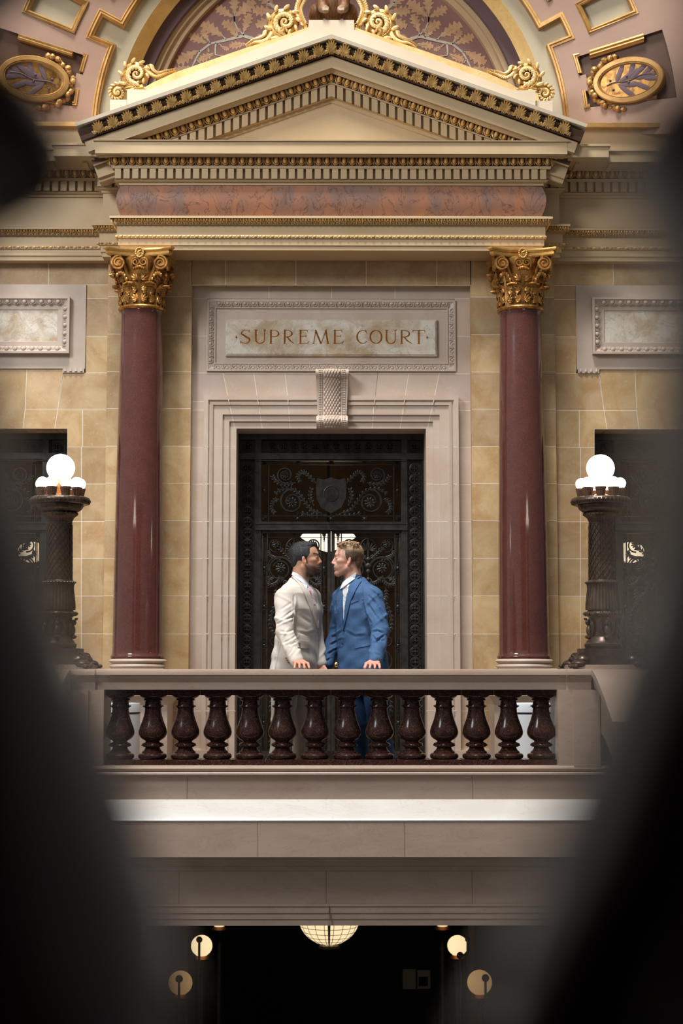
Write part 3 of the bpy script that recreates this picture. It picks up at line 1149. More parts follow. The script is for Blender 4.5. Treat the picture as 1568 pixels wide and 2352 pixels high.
# gilded scrolls
def scroll(name, label, s, Y, items):
    a = Vector((*q2(*items[0][1], Y),))
    rt = empty(name, (a.x * s, Y, a.y))
    tag(rt, label, 'scroll ornament', 'gilded leaf scrolls on the pediment')
    body, leaf = MB(), MB()
    for it in items:
        if it[0] == 'sp':
            _, c, r0, r1, a0, turns, w0, w1, dep = it
            x, z = q2(*c, Y)
            k = 1 / 300.0
            pts = spiral((x, z), r0 * k, r1 * k, R(a0), turns, 34, Y)
        else:
            _, c, pl, w0, w1, dep = it
            k = 1 / 300.0
            ctl = [Vector((*q2(*p, Y),)) for p in pl]
            pts = []
            for i in range(len(ctl) - 1):
                p0, p1, p2, p3 = ctl[max(i - 1, 0)], ctl[i], ctl[i + 1], ctl[min(i + 2, len(ctl) - 1)]
                for q in range(6):
                    t = q / 6.0
                    v = 0.5 * ((2 * p1) + (p2 - p0) * t + (2 * p0 - 5 * p1 + 4 * p2 - p3) * t * t + (3 * p1 - p0 - 3 * p2 + p3) * t ** 3)
                    pts.append((v.x, Y, v.y))
            pts.append((ctl[-1].x, Y, ctl[-1].y))
        n = len(pts)
        pts = [(x * s, y, z) for x, y, z in pts]
        rad = [(w0 + (w1 - w0) * i / (n - 1)) * k for i in range(n)]
        body.tube([(x, y + 0.04, z) for x, y, z in pts], rad, 8, sq=dep * 300 / max(w0, 1))
        # leaf lobes along the spine, front face, tips trailing outwards
        for i in range(1, n - 1):
            t = Vector(pts[i + 1]) - Vector(pts[i - 1])
            t.normalize()
            nrm = Vector((t.z, 0, -t.x))
            for sd in (-1, 1):
                if it[0] == 'sp' and sd * s * (1 if it[5] < 0 else -1) < 0 and i % 2:
                    continue
                d = (t * 0.9 + nrm * sd * 0.75).normalized()
                ez = d
                ex = Vector((d.z, 0, -d.x))
                p = Vector(pts[i]) + nrm * sd * rad[i] * 0.45 + Vector((0, 0.04 - dep * .9, 0))
                M = frame(p + d * rad[i] * .55, ex, ez, rad[i] * .42, .014, rad[i] * 0.85)
                leaf.ell((0, 0, 0), (1, 1, 1), None, 6, 4) if False else leaf.add(UELL[0], UELL[1], M)
    rel(body, 'scroll', M_GOLD, rt)
    rel(leaf, 'leaves', M_GOLDL, rt)
    return rt


_u = MB().ell((0, 0, 0), (1, 1, 1), None, 7, 5)
UELL = (_u.verts(), _u.f)
for s, side in ((1, 'left'), (-1, 'right')):
    big = scroll('leaf_scroll', 'large gilded leaf scroll at the %s foot of the pediment' % side, s, YQ + .06,
                 [('sp', (314, 172), 37, 5, -62, -1.75, 12.5, 5, .06), ('pl', (345, 158), [(341, 150), (347, 164), (362, 173), (382, 167), (403, 161)], 9, 2.5, .05),
                  ('pl', (300, 200), [(360, 205), (335, 207), (305, 205), (290, 206)], 5, 3, .05)])
    small = scroll('leaf_scroll', 'small gilded leaf curl on the lowest %s step of the pediment' % side, s, YQ + .07,
                   [('sp', (271, 214), 19, 4, 40, 1.15, 8.5, 5, .05), ('pl', (285, 205), [(298, 206), (284, 200), (271, 197)], 3, 5, .04)])
    cen = scroll('leaf_scroll', 'large gilded leaf scroll just %s of the carved badger' % side, s, YQ + .06,
                 [('sp', (655, 52), 40, 6, -75, -1.8, 14, 6, .06), ('pl', (630, 75), [(618, 70), (612, 84), (598, 92), (582, 96), (565, 107)], 10, 2.5, .05),
                  ('pl', (690, 10), [(700, 60), (690, 40), (686, 20), (696, -6), (702, -20)], 6, 9, .05), ('sp', (700, 62), 8, 2, 90, -1.3, 4, 2, .04)])
    m = MB()
    for (dx, dy) in ((-6, 2), (-1, 5), (4, 3), (0, 0), (6, 7), (-4, 8)):
        x, z = q2(652 + dx, 60 + dy, YQ)
        m.ell((x * s, YQ + 0.03, z), (.011, .02, .011), None, 7, 5)
    rel(m, 'berries', M_GOLDL, cen)

# ================================================================== LUNETTE AND VAULT
def AP(r, ang, Y, s=1):
    px, py = CX + 1 - r * math.cos(R(ang)), 313 - r * math.sin(R(ang))
    x, z = q2(px, py, Y)
    return (x * s, Y, z)


def ring_band(mb, r0, r1, Y0, Y1, a0=-2.0, a1=182.0, n=72):
    rr = []
    for i in range(n + 1):
        a = a0 + (a1 - a0) * i / n
        p0, p1 = AP(r0, a, Y0), AP(r1, a, Y0)
        rr.append([p0, p1, (p1[0], Y1, p1[2]), (p0[0], Y1, p0[2])])
    mb.rings(rr)


w2 = struct(MB().box(-2.2, 2.2, 2.72, 2.9, Z(360, 2.7), Z(313, 2.7) + 2.2).build('wall_lunette', M_BEIGE, smooth=False))
m = MB()
ring_band(m, 424, 455, 2.56, 2.73)
ring_band(m, 408, 430, 2.60, 2.73)
struct(m.build('trim_2', M_BEIGE, angle=25))
m = MB()
ring_band(m, 440, 470, 2.50, 2.73)
struct(m.build('trim_3', M_PURPLE, angle=25))
m = MB()
rr = []
for i in range(73):
    a = -2 + 184 * i / 72.0
    rr.append([AP(467, a, 2.42), AP(499, a, 2.34), AP(502, a, 2.31), AP(520, a, 2.31), AP(520, a, 2.73), AP(467, a, 2.73)])
m.rings(rr)
struct(m.build('trim_4', M_GOLDL, angle=25))

mu = MB()
pts = [AP(414, a * 2.5, 2.66) for a in range(73)]
mu.prism([(p[0], p[2]) for p in pts], 2.66, 2.71)
mur = tag(mu.build('mural', M_MAUVE, smooth=False), 'mauve half round mural of painted oak branches under the arch', 'mural')
YM = 2.6585
lv, tw = MB(), MB()


def oak(base, tip, s):
    b, t = Vector((*q2(*base, YM),)), Vector((*q2(*tip, YM),))
    d = t - b
    L = d.length
    d.normalize()
    n = Vector((-d.y, d.x))
    N = 44
    prof = []
    for i in range(N + 1):
        u = i / N
        env = math.sin(PI * min(1, u * 0.93 + 0.04)) ** 0.75 * (0.55 + 0.45 * u) * 0.36
        w = env * (0.74 + 0.26 * math.cos(2 * PI * (u * 4.6 - 0.35))) + 0.008
        prof.append((u, w))
    # strip of quads either side of the midrib
    yl = YM - 0.0022 * ((base[0] * 7.3 + base[1] * 3.1) % 1.0)
    for sd in (-1, 1):
        v, f = [], []
        for u, w in prof:
            a = b + d * L * u
            e = b + d * L * min(1, u + w * 0.35) + n * sd * w * L
            v += [(a.x * s, yl, a.y), (e.x * s, yl, e.y), (a.x * s, YM + .002, a.y), (e.x * s, YM + .002, e.y)]
        for i in range(N):
            k = i * 4
            f += [(k, k + 1, k + 5, k + 4), (k + 1, k + 3, k + 7, k + 5)]
        lv.add(v, f)
    ribw(tw, [base, ((base[0] * .35 + tip[0] * .65), (base[1] * .35 + tip[1] * .65))], [1.3, .4], s, 0.0028)


def ribw(mb, pl, w, s, lift=0.0006):
    n = len(pl)
    rr = []
    P = [Vector((*q2(*p, YM),)) for p in pl]
    for i in range(n):
        t = P[min(i + 1, n - 1)] - P[max(i - 1, 0)]
        t.normalize()
        k = w[i] / 2 / 280.0
        nn = Vector((-t.y, t.x)) * k
        a, c = P[i] + nn, P[i] - nn
        rr.append([(a.x * s, YM - lift, a.y), (c.x * s, YM - lift, c.y), (c.x * s, YM + .001, c.y), (a.x * s, YM + .001, a.y)])
    mb.rings(rr)


def zz(p):
    return (380 + p[0] / 6.03, p[1] / 6.03)


OAK = [((565, 600), (330, 490)), ((790, 500), (500, 330)), ((1050, 440), (790, 310)), ((1085, 440), (1170, 195)), ((930, 235), (700, 100)), ((955, 200), (955, -70)), ((970, 225), (1240, 20)),
       ((1110, 610), (885, 640)), ((440, 710), (160, 870)), ((670, 745), (465, 835)), ((340, 930), (110, 1000)), ((1510, 160), (1210, 150)), ((1520, 250), (1255, 365)), ((1520, 110), (1300, -80)),
       ((600, 570), (500, 420)), ((730, 770), (820, 790)), ((760, 640), (880, 690)), ((1240, 540), (1330, 480)), ((1010, 300), (1050, 250)), ((590, 660), (600, 730)), ((470, 860), (520, 920)), ((1560, -60), (1480, -250)),
       ((1000, 520), (900, 420))]
TWG = [([(1300, 590), (1180, 530), (1080, 500), (1000, 520), (840, 560), (620, 610), (480, 720), (420, 830), (370, 930)], [7, 6.5, 6, 5.5, 5, 4.5, 4, 3.4, 2.6]),
       ([(620, 610), (600, 560), (565, 600)], [3, 2, 1.4]), ([(840, 550), (790, 500)], [3, 1.4]), ([(1080, 490), (1030, 430), (1050, 440)], [3, 2, 1.4]), ([(1080, 495), (1085, 430)], [3, 1.4]),
       ([(1000, 515), (985, 440)], [3, 1.8]), ([(955, 310), (950, 230), (955, 200)], [3, 2.5, 1.4]), ([(950, 240), (930, 235)], [2, 1.2]), ([(950, 235), (975, 222)], [2.5, 1.4]), ([(1010, 430), (960, 320), (950, 230)], [2.2, 3, 3]),
       ([(700, 600), (690, 680), (690, 760), (730, 775)], [3.4, 3, 2.4, 1.2]), ([(735, 610), (780, 640)], [2.4, 1.2]), ([(480, 720), (440, 712)], [2.4, 1.4]), ([(430, 820), (465, 870)], [2.4, 1.2]),
       ([(370, 930), (375, 960)], [2.4, 1.6]), ([(1420, 30), (1560, 160), (1600, 300)], [4, 5, 6]), ([(1420, -60), (1430, 40)], [4, 4])]
for s in (1, -1):
    lv, tw = MB(), MB()
    for b_, t_ in OAK:
        oak(zz(b_), zz(t_), s)
    for pl, w in TWG:
        ribw(tw, [zz(p) for p in pl], [q * 1.25 for q in w], s, 0.0032)
    lv.build('painted_oak_leaves', M_OAK, mur, smooth=False)
    tw.build('painted_branch', M_TWIG, mur, smooth=False)


def YV(r):
    return 2.26 - 0.42 * (r - 501) / 300.0


def VP(r, ang, h, s):
    return AP(r, ang, YV(r) - h, s)


def polar_slab(mb, r0, r1, a0, a1, h0, h1, s):
    n = max(1, int(math.ceil((a1 - a0) / 2.0)))
    rr = []
    for i in range(n + 1):
        a = a0 + (a1 - a0) * i / n
        rr.append([VP(r0, a, h1, s), VP(r1, a, h1, s), VP(r1, a, h0, s), VP(r0, a, h0, s)])
    mb.rings(rr)


vault, pink, goldm = MB(), MB(), MB()
for s in (1, -1):
    for r0_, r1_ in ((500, 560), (560, 640), (640, 760), (760, 900), (900, 1150)):
        polar_slab(vault, r0_, r1_, 0.5, 90, -0.12, 0.0, s)
    RB = [540, 588, 603, 640, 757, 800, 1150]
    AB = [0.5, 6.5, 10.2, 13.8, 18.0, 21.8, 28.2, 32.0, 35.7, 39.3, 43.5, 46, 90]
    for i in range(len(RB) - 1):
        for j in range(len(AB) - 1):
            r, a = (RB[i] + RB[i + 1]) / 2, (AB[j] + AB[j + 1]) / 2
            if r < 603 and 21.8 < a < 28.2:
                continue
            if 640 < r < 757 and 21.8 < a < 28.2:
                continue
            hole = False
            for lo in (6.5, 32.0):
                if 588 < r < 800 and lo < a < lo + 11.5:
                    hole = True
                    if r < 603 and lo + 3.7 < a < lo + 7.3:
                        hole = False
            if hole:
                continue
            polar_slab(pink, RB[i], RB[i + 1], AB[j], AB[j + 1], 0.0, 0.045, s)

    def gl(pts, w=7.0, h=0.045, hh=0.03):
        """square gilded moulding along polar points (r, angle)"""
        full = []
        for (r0, a0), (r1, a1) in zip(pts[:-1], pts[1:]):
            n = max(1, int(abs(a1 - a0) / 1.5), int(abs(r1 - r0) / 40))
            for k in range(n):
                t = k / n
                full.append((r0 + (r1 - r0) * t, a0 + (a1 - a0) * t))
        full.append(pts[-1])
        P = [Vector(VP(r, a, h * .5, s)) for r, a in full]
        rr = []
        kk = w / 296.0
        for i, p in enumerate(P):
            ds = []
            if i:
                ds.append((p - P[i - 1]).normalized())
            if i < len(P) - 1:
                ds.append((P[i + 1] - p).normalized())
            ns = [Vector((-d.z, 0, d.x)).normalized() for d in ds]
            q = ns[0]
            if len(ns) == 2:
                b = (ns[0] + ns[1]).normalized()
                q = b / max(.35, b.dot(ns[0]))
            o = Vector((0, -1, 0))
            rr.append([tuple(p + q * kk * u + o * w_) for u, w_ in ((-1, -0.03), (-1, 0.012), (-.62, 0.02), (-.35, .036), (.2, .030), (.5, .040), (1, .034), (1, -0.03))])
        goldm.rings(rr)
    gl([(544, 1), (544, 22), (599, 22), (599, 28), (544, 28), (544, 60)], 8)
    gl([(640, 25), (640, 21.9), (757, 21.9), (757, 28.1), (640, 28.1), (640, 25)], 7)
    for lo in (6.5, 32.0):
        gl([(622, lo + 11.0), (752, lo + 11.0)], 9)
        gl([(590, lo + 7.6), (590, lo + 11.4), (598, lo + 11.4)], 6)
        gl([(598, lo + .2), (590, lo + .2), (590, lo + 3.6)], 6)
        gl([(622, lo + 0.2), (752, lo + .2)], 6)
vr = struct(vault.build('ceiling', M_SAGE, angle=25))
struct(pink.build('pink_field', M_PINK, vr, smooth=False))
struct(goldm.build('gilded_moulding', M_GOLDV, vr, angle=25))
for s, side in ((1, 'left'), (-1, 'right')):
    c = Vector(VP(697, 10.6, 0.05, s))
    # local frame on the vault: radial and tangential
    er_ = (Vector(VP(720, 10.6, 0.05, s)) - Vector(VP(680, 10.6, 0.05, s))).normalized()
    et = (Vector(VP(697, 12, 0.05, s)) - Vector(VP(697, 9, 0.05, s))).normalized()
    en = er_.cross(et).normalized()
    if en.y > 0:
        en = -en
    rt = empty('medallion', c)
    tag(rt, 'gilded oval medallion painted with a laurel sprig on the %s of the vault' % side, 'medallion')
    A, B = 87 / 300.0, 57 / 300.0

    def ov(k, h, n=40):
        return [tuple(c + er_ * A * k * math.cos(2 * PI * i / n) + et * B * (1 + (k - 1) * A / B) * math.sin(2 * PI * i / n) + en * h) for i in range(n)]
    m = MB()
    m.rings([ov(1.0, -0.05), ov(1.0, 0.035), ov(.97, .045), ov(.86, .048), ov(.84, .040), ov(.82, .044), ov(.80, .030), ov(.78, .024)], cap0=True, cap1=False)
    rel(m, 'oval_rim', M_GOLDV, rt)
    rel(MB().rings([ov(.79, 0.0), ov(.79, .026)]), 'gilded_field', M_GOLDC, rt, smooth=False)
    m = MB()

    def loc(u, v, h):
        return c + er_ * A * u + et * B * v + en * h
    tpts = [loc(-.62 + k * .13, -.08 + .05 * math.sin(k) + k * .02, .030) for k in range(11)]
    m.tube(tpts, .006, 5)
    for (u, v, du, dv, L) in ((-.34, .02, .35, .75, .40), (-.26, .0, .62, .35, .5), (-.30, -.12, .6, -.12, .5), (-.28, -.14, .55, -.75, .5), (.02, .05, .3, .8, .42), (.06, .05, .6, .5, .5), (.2, .0, .7, .1, .5), (.1, -.1, .6, -.5, .5), (.4, .1, .6, .5, .4), (.4, 0, .7, -.2, .4)):
        d = (er_ * A * du + et * B * dv * 1.2)
        d.normalize()
        p = loc(u, v, .029) + d * L * .19
        w = d.cross(en).normalized()
        M = Matrix.Identity(4)
        for i in range(3):
            M[i][0], M[i][1], M[i][2], M[i][3] = w[i] * .022, en[i] * .003, d[i] * L * .2, p[i]
        m.add(UELL[0], UELL[1], M)
    for (u, v) in ((-.5, .12), (-.46, -.3), (-.02, .18), (0, -.1)):
        m.ell(tuple(loc(u, v, .03)), (.011, .011, .011), None, 8, 5)
    rel(m, 'painted_laurel_sprig', M_PURPLE, rt)
    m = MB()
    for k in range(22):
        a = -1.3 + 2.6 * k / 21
        p = c - er_ * A * (1.10 + .05 * math.sin(k * 2.1)) * math.cos(a) + et * B * 1.22 * math.sin(a) + en * (0.0 + .02 * math.sin(k * 1.7))
        m.ell(tuple(p), (.030, .028, .024), Euler((k, k * 2.0, k * .7)).to_matrix(), 7, 5)
    rel(m, 'ribbon_swag', M_GOLDV, rt)
    m = MB()
    for r0_, r1_ in ((588, 660), (660, 730), (730, 800)):
        polar_slab(m, r0_, r1_, 6.5, 18.0, -0.01, 0.010, s)
    rel(m, 'recess_ground', M_BROWN, rt, smooth=False)
    # springing moulding above the side cornice
    m = MB()
    xa_, xb_ = sorted((s * -4.4, s * HX(-520, 285, 1.9)))
    ysp = 1.92
    m.box(xa_, xb_, ysp - .04, ysp + .4, Z(296, ysp), Z(291, ysp))
    m.box(xa_, xb_, ysp - .065, ysp + .4, Z(291, ysp - .06), Z(281, ysp - .06))
    g = struct(m.build('trim_5' if s > 0 else 'trim_6', M_GOLDV, smooth=False))
    m = MB()
    m.box(xa_, xb_, ysp, ysp + .4, Z(345, ysp), Z(296, ysp))
    struct(m.build('wall_left' if s > 0 else 'wall_right', M_PLAST, smooth=False))

# ================================================================== COLUMNS
YC = 1.90
ZB, ZT = Z(1535, YC - .2), Z(575, E0)          # underside of the base, top of the abacus
cx0 = HX(443.5, 1500, YC)


def leafmesh(h, w, out, tiers, seed=0):
    """acanthus leaf of a capital: local x across, z up, -y out; returns mesh with leaflets and a curled tip"""
    m = MB()
    # backing blade, curved outward near the top
    N = 10

    def yo(t):
        return -(0.012 + out * 0.16 * t + out * 0.84 * max(0, (t - .55) / .45) ** 1.8)

    rr = []
    for i in range(N + 1):
        t = i / N
        ww = w * (0.55 + 0.22 * math.sin(PI * t))
        rr.append([(-ww, yo(t) + .012, h * t), (0, yo(t) - 0.002, h * t), (ww, yo(t) + .012, h * t), (0, yo(t) + .018, h * t)])
    m.rings(rr)
    for x in (-.07, 0, .07):
        m.tube([(x * w * 1.6, yo(0) - .003, 0), (x * w, yo(.4) - .006, h * .4), (x * w * .8, yo(.8) - .006, h * .82)], [w * .045, w * .04, w * .03], 5)
    for k in range(tiers):
        t0 = 0.04 + 0.84 * k / tiers
        for sd in (-1, 1):
            for a, L in ((12, .30), (34, .34), (58, .30), (82, .22)):
                L = L * h * (0.95 if tiers == 2 else .72)
                base = Vector((sd * w * .13, yo(t0 + .05) - .004, h * (t0 + .05)))
                M3 = rotm('Y', sd * a)
                d = M3 @ Vector((0, 0, 1))
                M3 = rotm('X', math.degrees(math.atan((yo(min(1, t0 + .3)) - yo(t0)) / (h * .3))) * -1) @ M3 if False else M3
                c = base + d * L * .5 + Vector((0, -abs(math.sin(R(a))) * .004 - .004, 0))
                c.y = min(c.y, yo(min(1, c.z / h)) - .003)
                m.ell(tuple(c), (L * .17, .008, L * .52), M3, 6, 5)
    # curled tip
    for j in range(-3, 4):
        x = j * w * .115
        m.ell((x, yo(1.0) - .010 + abs(j) * .004, h * (0.965 - abs(j) * .012)), (w * .075, .020 + out * .10, h * .06 if tiers == 2 else h * .045), None, 6, 5)
    m.ell((0, yo(.97) - .004, h * .97), (w * .36, .018 + out * .12, h * .035 + .006), None, 10, 6)
    return m


def build_column(x, label):
    rt = empty('column', (x, YC, 0))
    tag(rt, label, 'column', 'red granite columns')
    o = (x, YC, 0)
    # pedestal with a moulded cap
    ph = 0.262
    m = MB()
    zc = Z(1613, YC - ph)
    m.mould([(x - ph, 2.15), (x - ph, YC - ph), (x + ph, YC - ph), (x + ph, 2.15)], [(-ph, 0.0), (0.03, 0.0), (0.03, 0.22), (0.0, 0.25), (0, zc - .02), (0.012, zc), (0.03, zc + .03), (0.05, zc + .05), (0.055, zc + .09), (-ph, zc + .09)])
    rel(m, 'pedestal', M_PLAST if False else M_CARVED, rt, angle=25)
    k = (YC - CAMY) / F
    r0, r1 = 57.5 * k, 47.2 * k / 0.985
    z0, z1 = Z(1503, YC - .2), Z(712, YC - .16)
    m = MB()
    m.box(x - 66 * k, x + 66 * k, YC - 66 * k, YC + 66 * k, zc + .085, ZB)
    pf = [(0.0, ZB)]
    for a in range(9):
        pf.append((60 * k + 5 * k * math.sin(PI * a / 8), ZB + (Z(1524, YC - .2) - ZB) * a / 8))
    pf += [(56 * k, Z(1523.5, YC - .2))]
    for a in range(9):
        pf.append((59 * k + 6.5 * k * math.sin(PI * a / 8), Z(1523, YC - .2) + (Z(1512, YC - .2) - Z(1523, YC - .2)) * a / 8))
    pf.append((0, Z(1512, YC - .2)))
    m.lathe(pf, o, 56)
    rel(m, 'base', M_CARVED, rt, angle=40)
    zl = Z(1512, YC - .2)
    pf = [(0, zl), (61.5 * k, zl), (62.3 * k, zl + .008), (62 * k, zl + .018), (60 * k, zl + .025), (58.6 * k, z0 + .012), (57.8 * k, z0 + .04)]
    for i in range(1, 15):
        t = i / 14
        pf.append((r0 + (r1 - r0) * (t ** 1.35) + 0.002 * math.sin(PI * t), z0 + .04 + (z1 - z0 - .06) * t))
    pf += [(r1 + .003, z1), (r1 + .012, z1 + .012), (0, z1 + .012)]
    rel(MB().lathe(pf, o, 64), 'shaft', M_RED, rt, angle=40)
    # capital
    zc0, zc1 = Z(704, YC - .16), ZT
    ab = Z(588, YC - .2)
    cp = MB()
    pf = [(r1 * .5, zc0 - .02), (r1 + .016, zc0 - .015)]
    for a in range(7):
        pf.append((r1 + .012 + .014 * math.sin(PI * a / 6), zc0 - .012 + .03 * a / 6))
    pf += [(r1 * .93, zc0 + .02), (r1 * .90, zc0 + .12), (r1 * .96, zc0 + .24), (r1 * 1.14, zc0 + .32), (r1 * 1.30, ab - .004), (r1 * 1.30, ab), (0, ab)]
    cap = rel(cp.lathe(pf, o, 48), 'capital', M_GOLDC, rt, angle=40)
    # concave sided abacus
    hw = 81 * k / 0.985

    def abring(sc, z):
        ring = []
        for q in range(4):
            for i in range(13):
                t = -1 + 2 * i / 12
                lim = 0.90
                u = t * hw * sc * lim
                v = hw * sc * (0.745 + 0.255 * t * t)
                a = R(90 * q - 90)
                ring.append((x + u * math.cos(a + PI / 2) + v * math.cos(a), YC + u * math.sin(a + PI / 2) + v * math.sin(a), z))
        return ring
    h = zc1 - ab
    m = MB().rings([abring(.88, ab - .002), abring(.93, ab + h * .12), abring(.945, ab + h * .42), abring(.90, ab + h * .46), abring(.93, ab + h * .55), abring(.985, ab + h * .70), abring(1.0, ab + h * .78), abring(1.0, zc1)])
    c = m.build('abacus', M_GOLD, cap, angle=25)
    # leaves
    lf1 = leafmesh(0.165, 0.105, 0.050, 2)
    lf2 = leafmesh(0.285, 0.112, 0.070, 3)
    for n, lf, ra in ((8, lf1, 22.5), (8, lf2, 0)):
        for i in range(n):
            a = R(ra + 45 * i - 90)
            rr_ = r1 * .93
            ex = Vector((-math.sin(a), math.cos(a), 0))
            M = frame((x + rr_ * math.cos(a), YC + rr_ * math.sin(a), zc0 + .018), ex, (0, 0, 1))
            MB().merge(lf, M).build('acanthus_leaf', M_GOLDC, cap, angle=50)
    # volutes at the corners and helices at the middle of each face
    for q in range(4):
        for sd in (-1, 1):
            a = R(90 * q - 90)
            e = Vector((-math.sin(a), math.cos(a), 0)) * sd
            o_ = Vector((math.cos(a), math.sin(a), 0))
            # corner volute: stalk from the bell, coil under the abacus horn
            vc = 0.205
            pts = []
            st = Vector((x, YC, 0)) + e * .075 + o_ * (r1 * 1.02) + Vector((0, 0, zc0 + .205))
            ctl = [st, st + e * .03 + o_ * .012 + Vector((0, 0, .06)), st + e * .05 + o_ * .035 + Vector((0, 0, .118))]
            cc = Vector((x, YC, 0)) + e * .163 + o_ * .216 + Vector((0, 0, ab - .060))
            for i in range(5):
                t = i / 4
                pts.append(ctl[0].lerp(ctl[1], t).lerp(ctl[1].lerp(ctl[2], t), t))
            for i in range(1, 31):
                t = i / 30
                ang = R(125) - t * 2 * PI * 2.1
                rad = .052 * (1 - t) ** .8 + .007
                pts.append(cc + e * (rad * math.cos(ang)) + Vector((0, 0, rad * math.sin(ang))) + o_ * (0.010 * t))
            n = len(pts)
            tmp = MB()
            tmp.tube(pts, [.013 - .005 * i / n for i in range(n)], 6)
            disc = MB()
            MB.tube(tmp, [cc - o_ * .012, cc + o_ * .002], [.046, .046], 14)
            # leaves that sheathe the stalk
            for i in range(7):
                t = i / 6
                p = st + e * (.012 + .085 * t) + o_ * (.022 + .02 * t) + Vector((0, 0, -.03 + .085 * math.sin(t * 2.3)))
                tmp.ell(tuple(p), (.013, .013, .020), rotm('Y', 0), 6, 5)
            tmp.build('corner_volute', M_GOLDC, cap, angle=50)
            tmp = MB()
            pts = []
            st = Vector((x, YC, 0)) + e * .060 + o_ * (r1 * 1.02) + Vector((0, 0, zc0 + .215))
            cc = Vector((x, YC, 0)) + e * .030 + o_ * (r1 * 1.26) + Vector((0, 0, ab - .050))
            pts += [st, st - e * .006 + o_ * .02 + Vector((0, 0, .045))]
            for i in range(21):
                t = i / 20
                ang = R(20) + t * 2 * PI * 1.6
                rad = .030 * (1 - t) ** .8 + .005
                pts.append(cc + e * (rad * math.cos(ang)) + Vector((0, 0, rad * math.sin(ang))))
            n = len(pts)
            tmp.tube(pts, [.010 - .004 * i / n for i in range(n)], 6)
            tmp.build('inner_helix', M_GOLDC, cap, angle=50)
        a = R(90 * q - 90)
        o_ = Vector((math.cos(a), math.sin(a), 0))
        e = Vector((-math.sin(a), math.cos(a), 0))
        m = MB()
        c0 = Vector((x, YC, ab + h * .38)) + o_ * (hw * .735)
        for i in range(16):
            an = 2 * PI * i / 16
            p = c0 + e * .030 * math.cos(an) + Vector((0, 0, .036 * math.sin(an))) + o_ * .006
            m.ell(tuple(p), (.010, .010, .010), None, 6, 4)
        m.tube([c0 - o_ * .02, c0 + o_ * .004], [.030, .028], 14)
        m.tube([c0 + e * (.013 * math.cos(t * .6) * (1 - t / 16)) + Vector((0, 0, .018 - .0028 * t)) + o_ * .012 for t in range(12)], .006, 5)
        m.build('rosette', M_GOLD, cap, angle=50)
    return rt


for s, side in ((-1, 'left'), (1, 'right')):
    rt = build_column(s * cx0, 'polished red granite column with gilded capital, %s of the bronze doors' % side)
    for ch in rt.children:
        for g in ch.children:
            g.matrix_parent_inverse = Matrix.Identity(4)

# ================================================================== BRONZE DOORS
gy = YG
gx = lambda px: HX(px - CX, 1250, gy)
gz = lambda py: Z(py, gy)
K = (gy - CAMY) / F


def door(name, label=None):
    rt = empty(name, (0, gy, 0))
    rt['kind'] = 'structure'
    rt['label'] = label
    return rt


d1 = door('door_1', 'dark bronze double doors with openwork scroll grilles below the SUPREME COURT panel')
m = MB()
X0, X1 = gx(543) - .02, gx(979) + .02
zt = gz(995)


def stile(mb, a, b, y0, y1, d0=0.0, d1_=0.05):
    x0, x1 = gx(a), gx(b)
    mb.box(min(x0, x1), max(x0, x1), gy - d0, gy + d1_, gz(y1), gz(y0))


YBOT = 1799
for sgn in (1, -1):
    fx = (lambda p: p) if sgn > 0 else (lambda p: 2 * CX - p)
    stile(m, fx(540), fx(551), 990, YBOT, 0.02)
    stile(m, fx(586), fx(600), 990, YBOT, 0.03, .06)
    stile(m, fx(551), fx(586), 990, YBOT, -0.025, .06)
    for a_ in (553, 584.5):
        stile(m, fx(a_ - .8), fx(a_ + .8), 1010, YBOT, 0.01)
stile(m, 543, 979, 992, 1011, 0.034, .062)
stile(m, 586, 936, 1011, 1042, -0.025, .06)
stile(m, 543, 979, 1042, 1056, 0.034, .062)
stile(m, 586, 936, 1199, 1219, 0.034, .063)
for y in range(1000, 1540, 4):
    for fx in (547.5, 2 * CX - 547.5):
        m.ell((gx(fx), gy - .022, gz(y)), (.006, .006, .005), None, 5, 3)
for y in (1009, 1058, 1202, 1217):
    stile(m, 588, 934, y, y + 2, 0.042)
rel(m, 'door_frame', M_BRONZE, d1, smooth=False)


def roundel(mb, px, py, r=11.3, y=None):
    c = Vector((gx(px), (gy - .004) if y is None else y, gz(py)))
    for rr_, w in ((r, 1.1), (r - 2.6, .7)):
        n = 22
        pts = [c + Vector((rr_ * K * math.cos(2 * PI * i / n), 0, rr_ * K * math.sin(2 * PI * i / n))) for i in range(n + 1)]
        mb.tube(pts, w * K, 5)
    mb.ell(tuple(c), (3.0 * K, 3.4 * K, 3.0 * K), None, 8, 5)
    for i in range(4):
        a = PI / 2 * i
        mb.ell(tuple(c + Vector((5.2 * K * math.cos(a), 0.004, 5.2 * K * math.sin(a)))), (2.6 * K, 2 * K, 2.6 * K), None, 6, 4)
    mb.tube([c + Vector((-8.5 * K, .006, 0)), c + Vector((8.5 * K, .006, 0))], .6 * K, 4)


m = MB()
for px in (569, 2 * CX - 569):
    roundel(m, px, 1027, 9.5)
    y = 1076
    while y < 1790:
        roundel(m, px, y)
        for q in (-11.5, 11.5):
            m.ell((gx(px + q), gy - .004, gz(y + 12.4)), (1.6 * K, 1.6 * K, 1.6 * K), None, 5, 4)
        y += 24.75
for i in range(12):
    roundel(m, 626 + i * 24.6, 1027, 11)
for px in (609, 2 * CX - 609):
    for q in (-7, 0, 7):
        m.tube([(gx(px + p_), gy - .004, gz(1027 + q + 1.5 * math.cos(p_))) for p_ in (-5, -2, 1, 4)], 1.1 * K, 5)
rel(m, 'guilloche_border', M_BRONZE, d1)


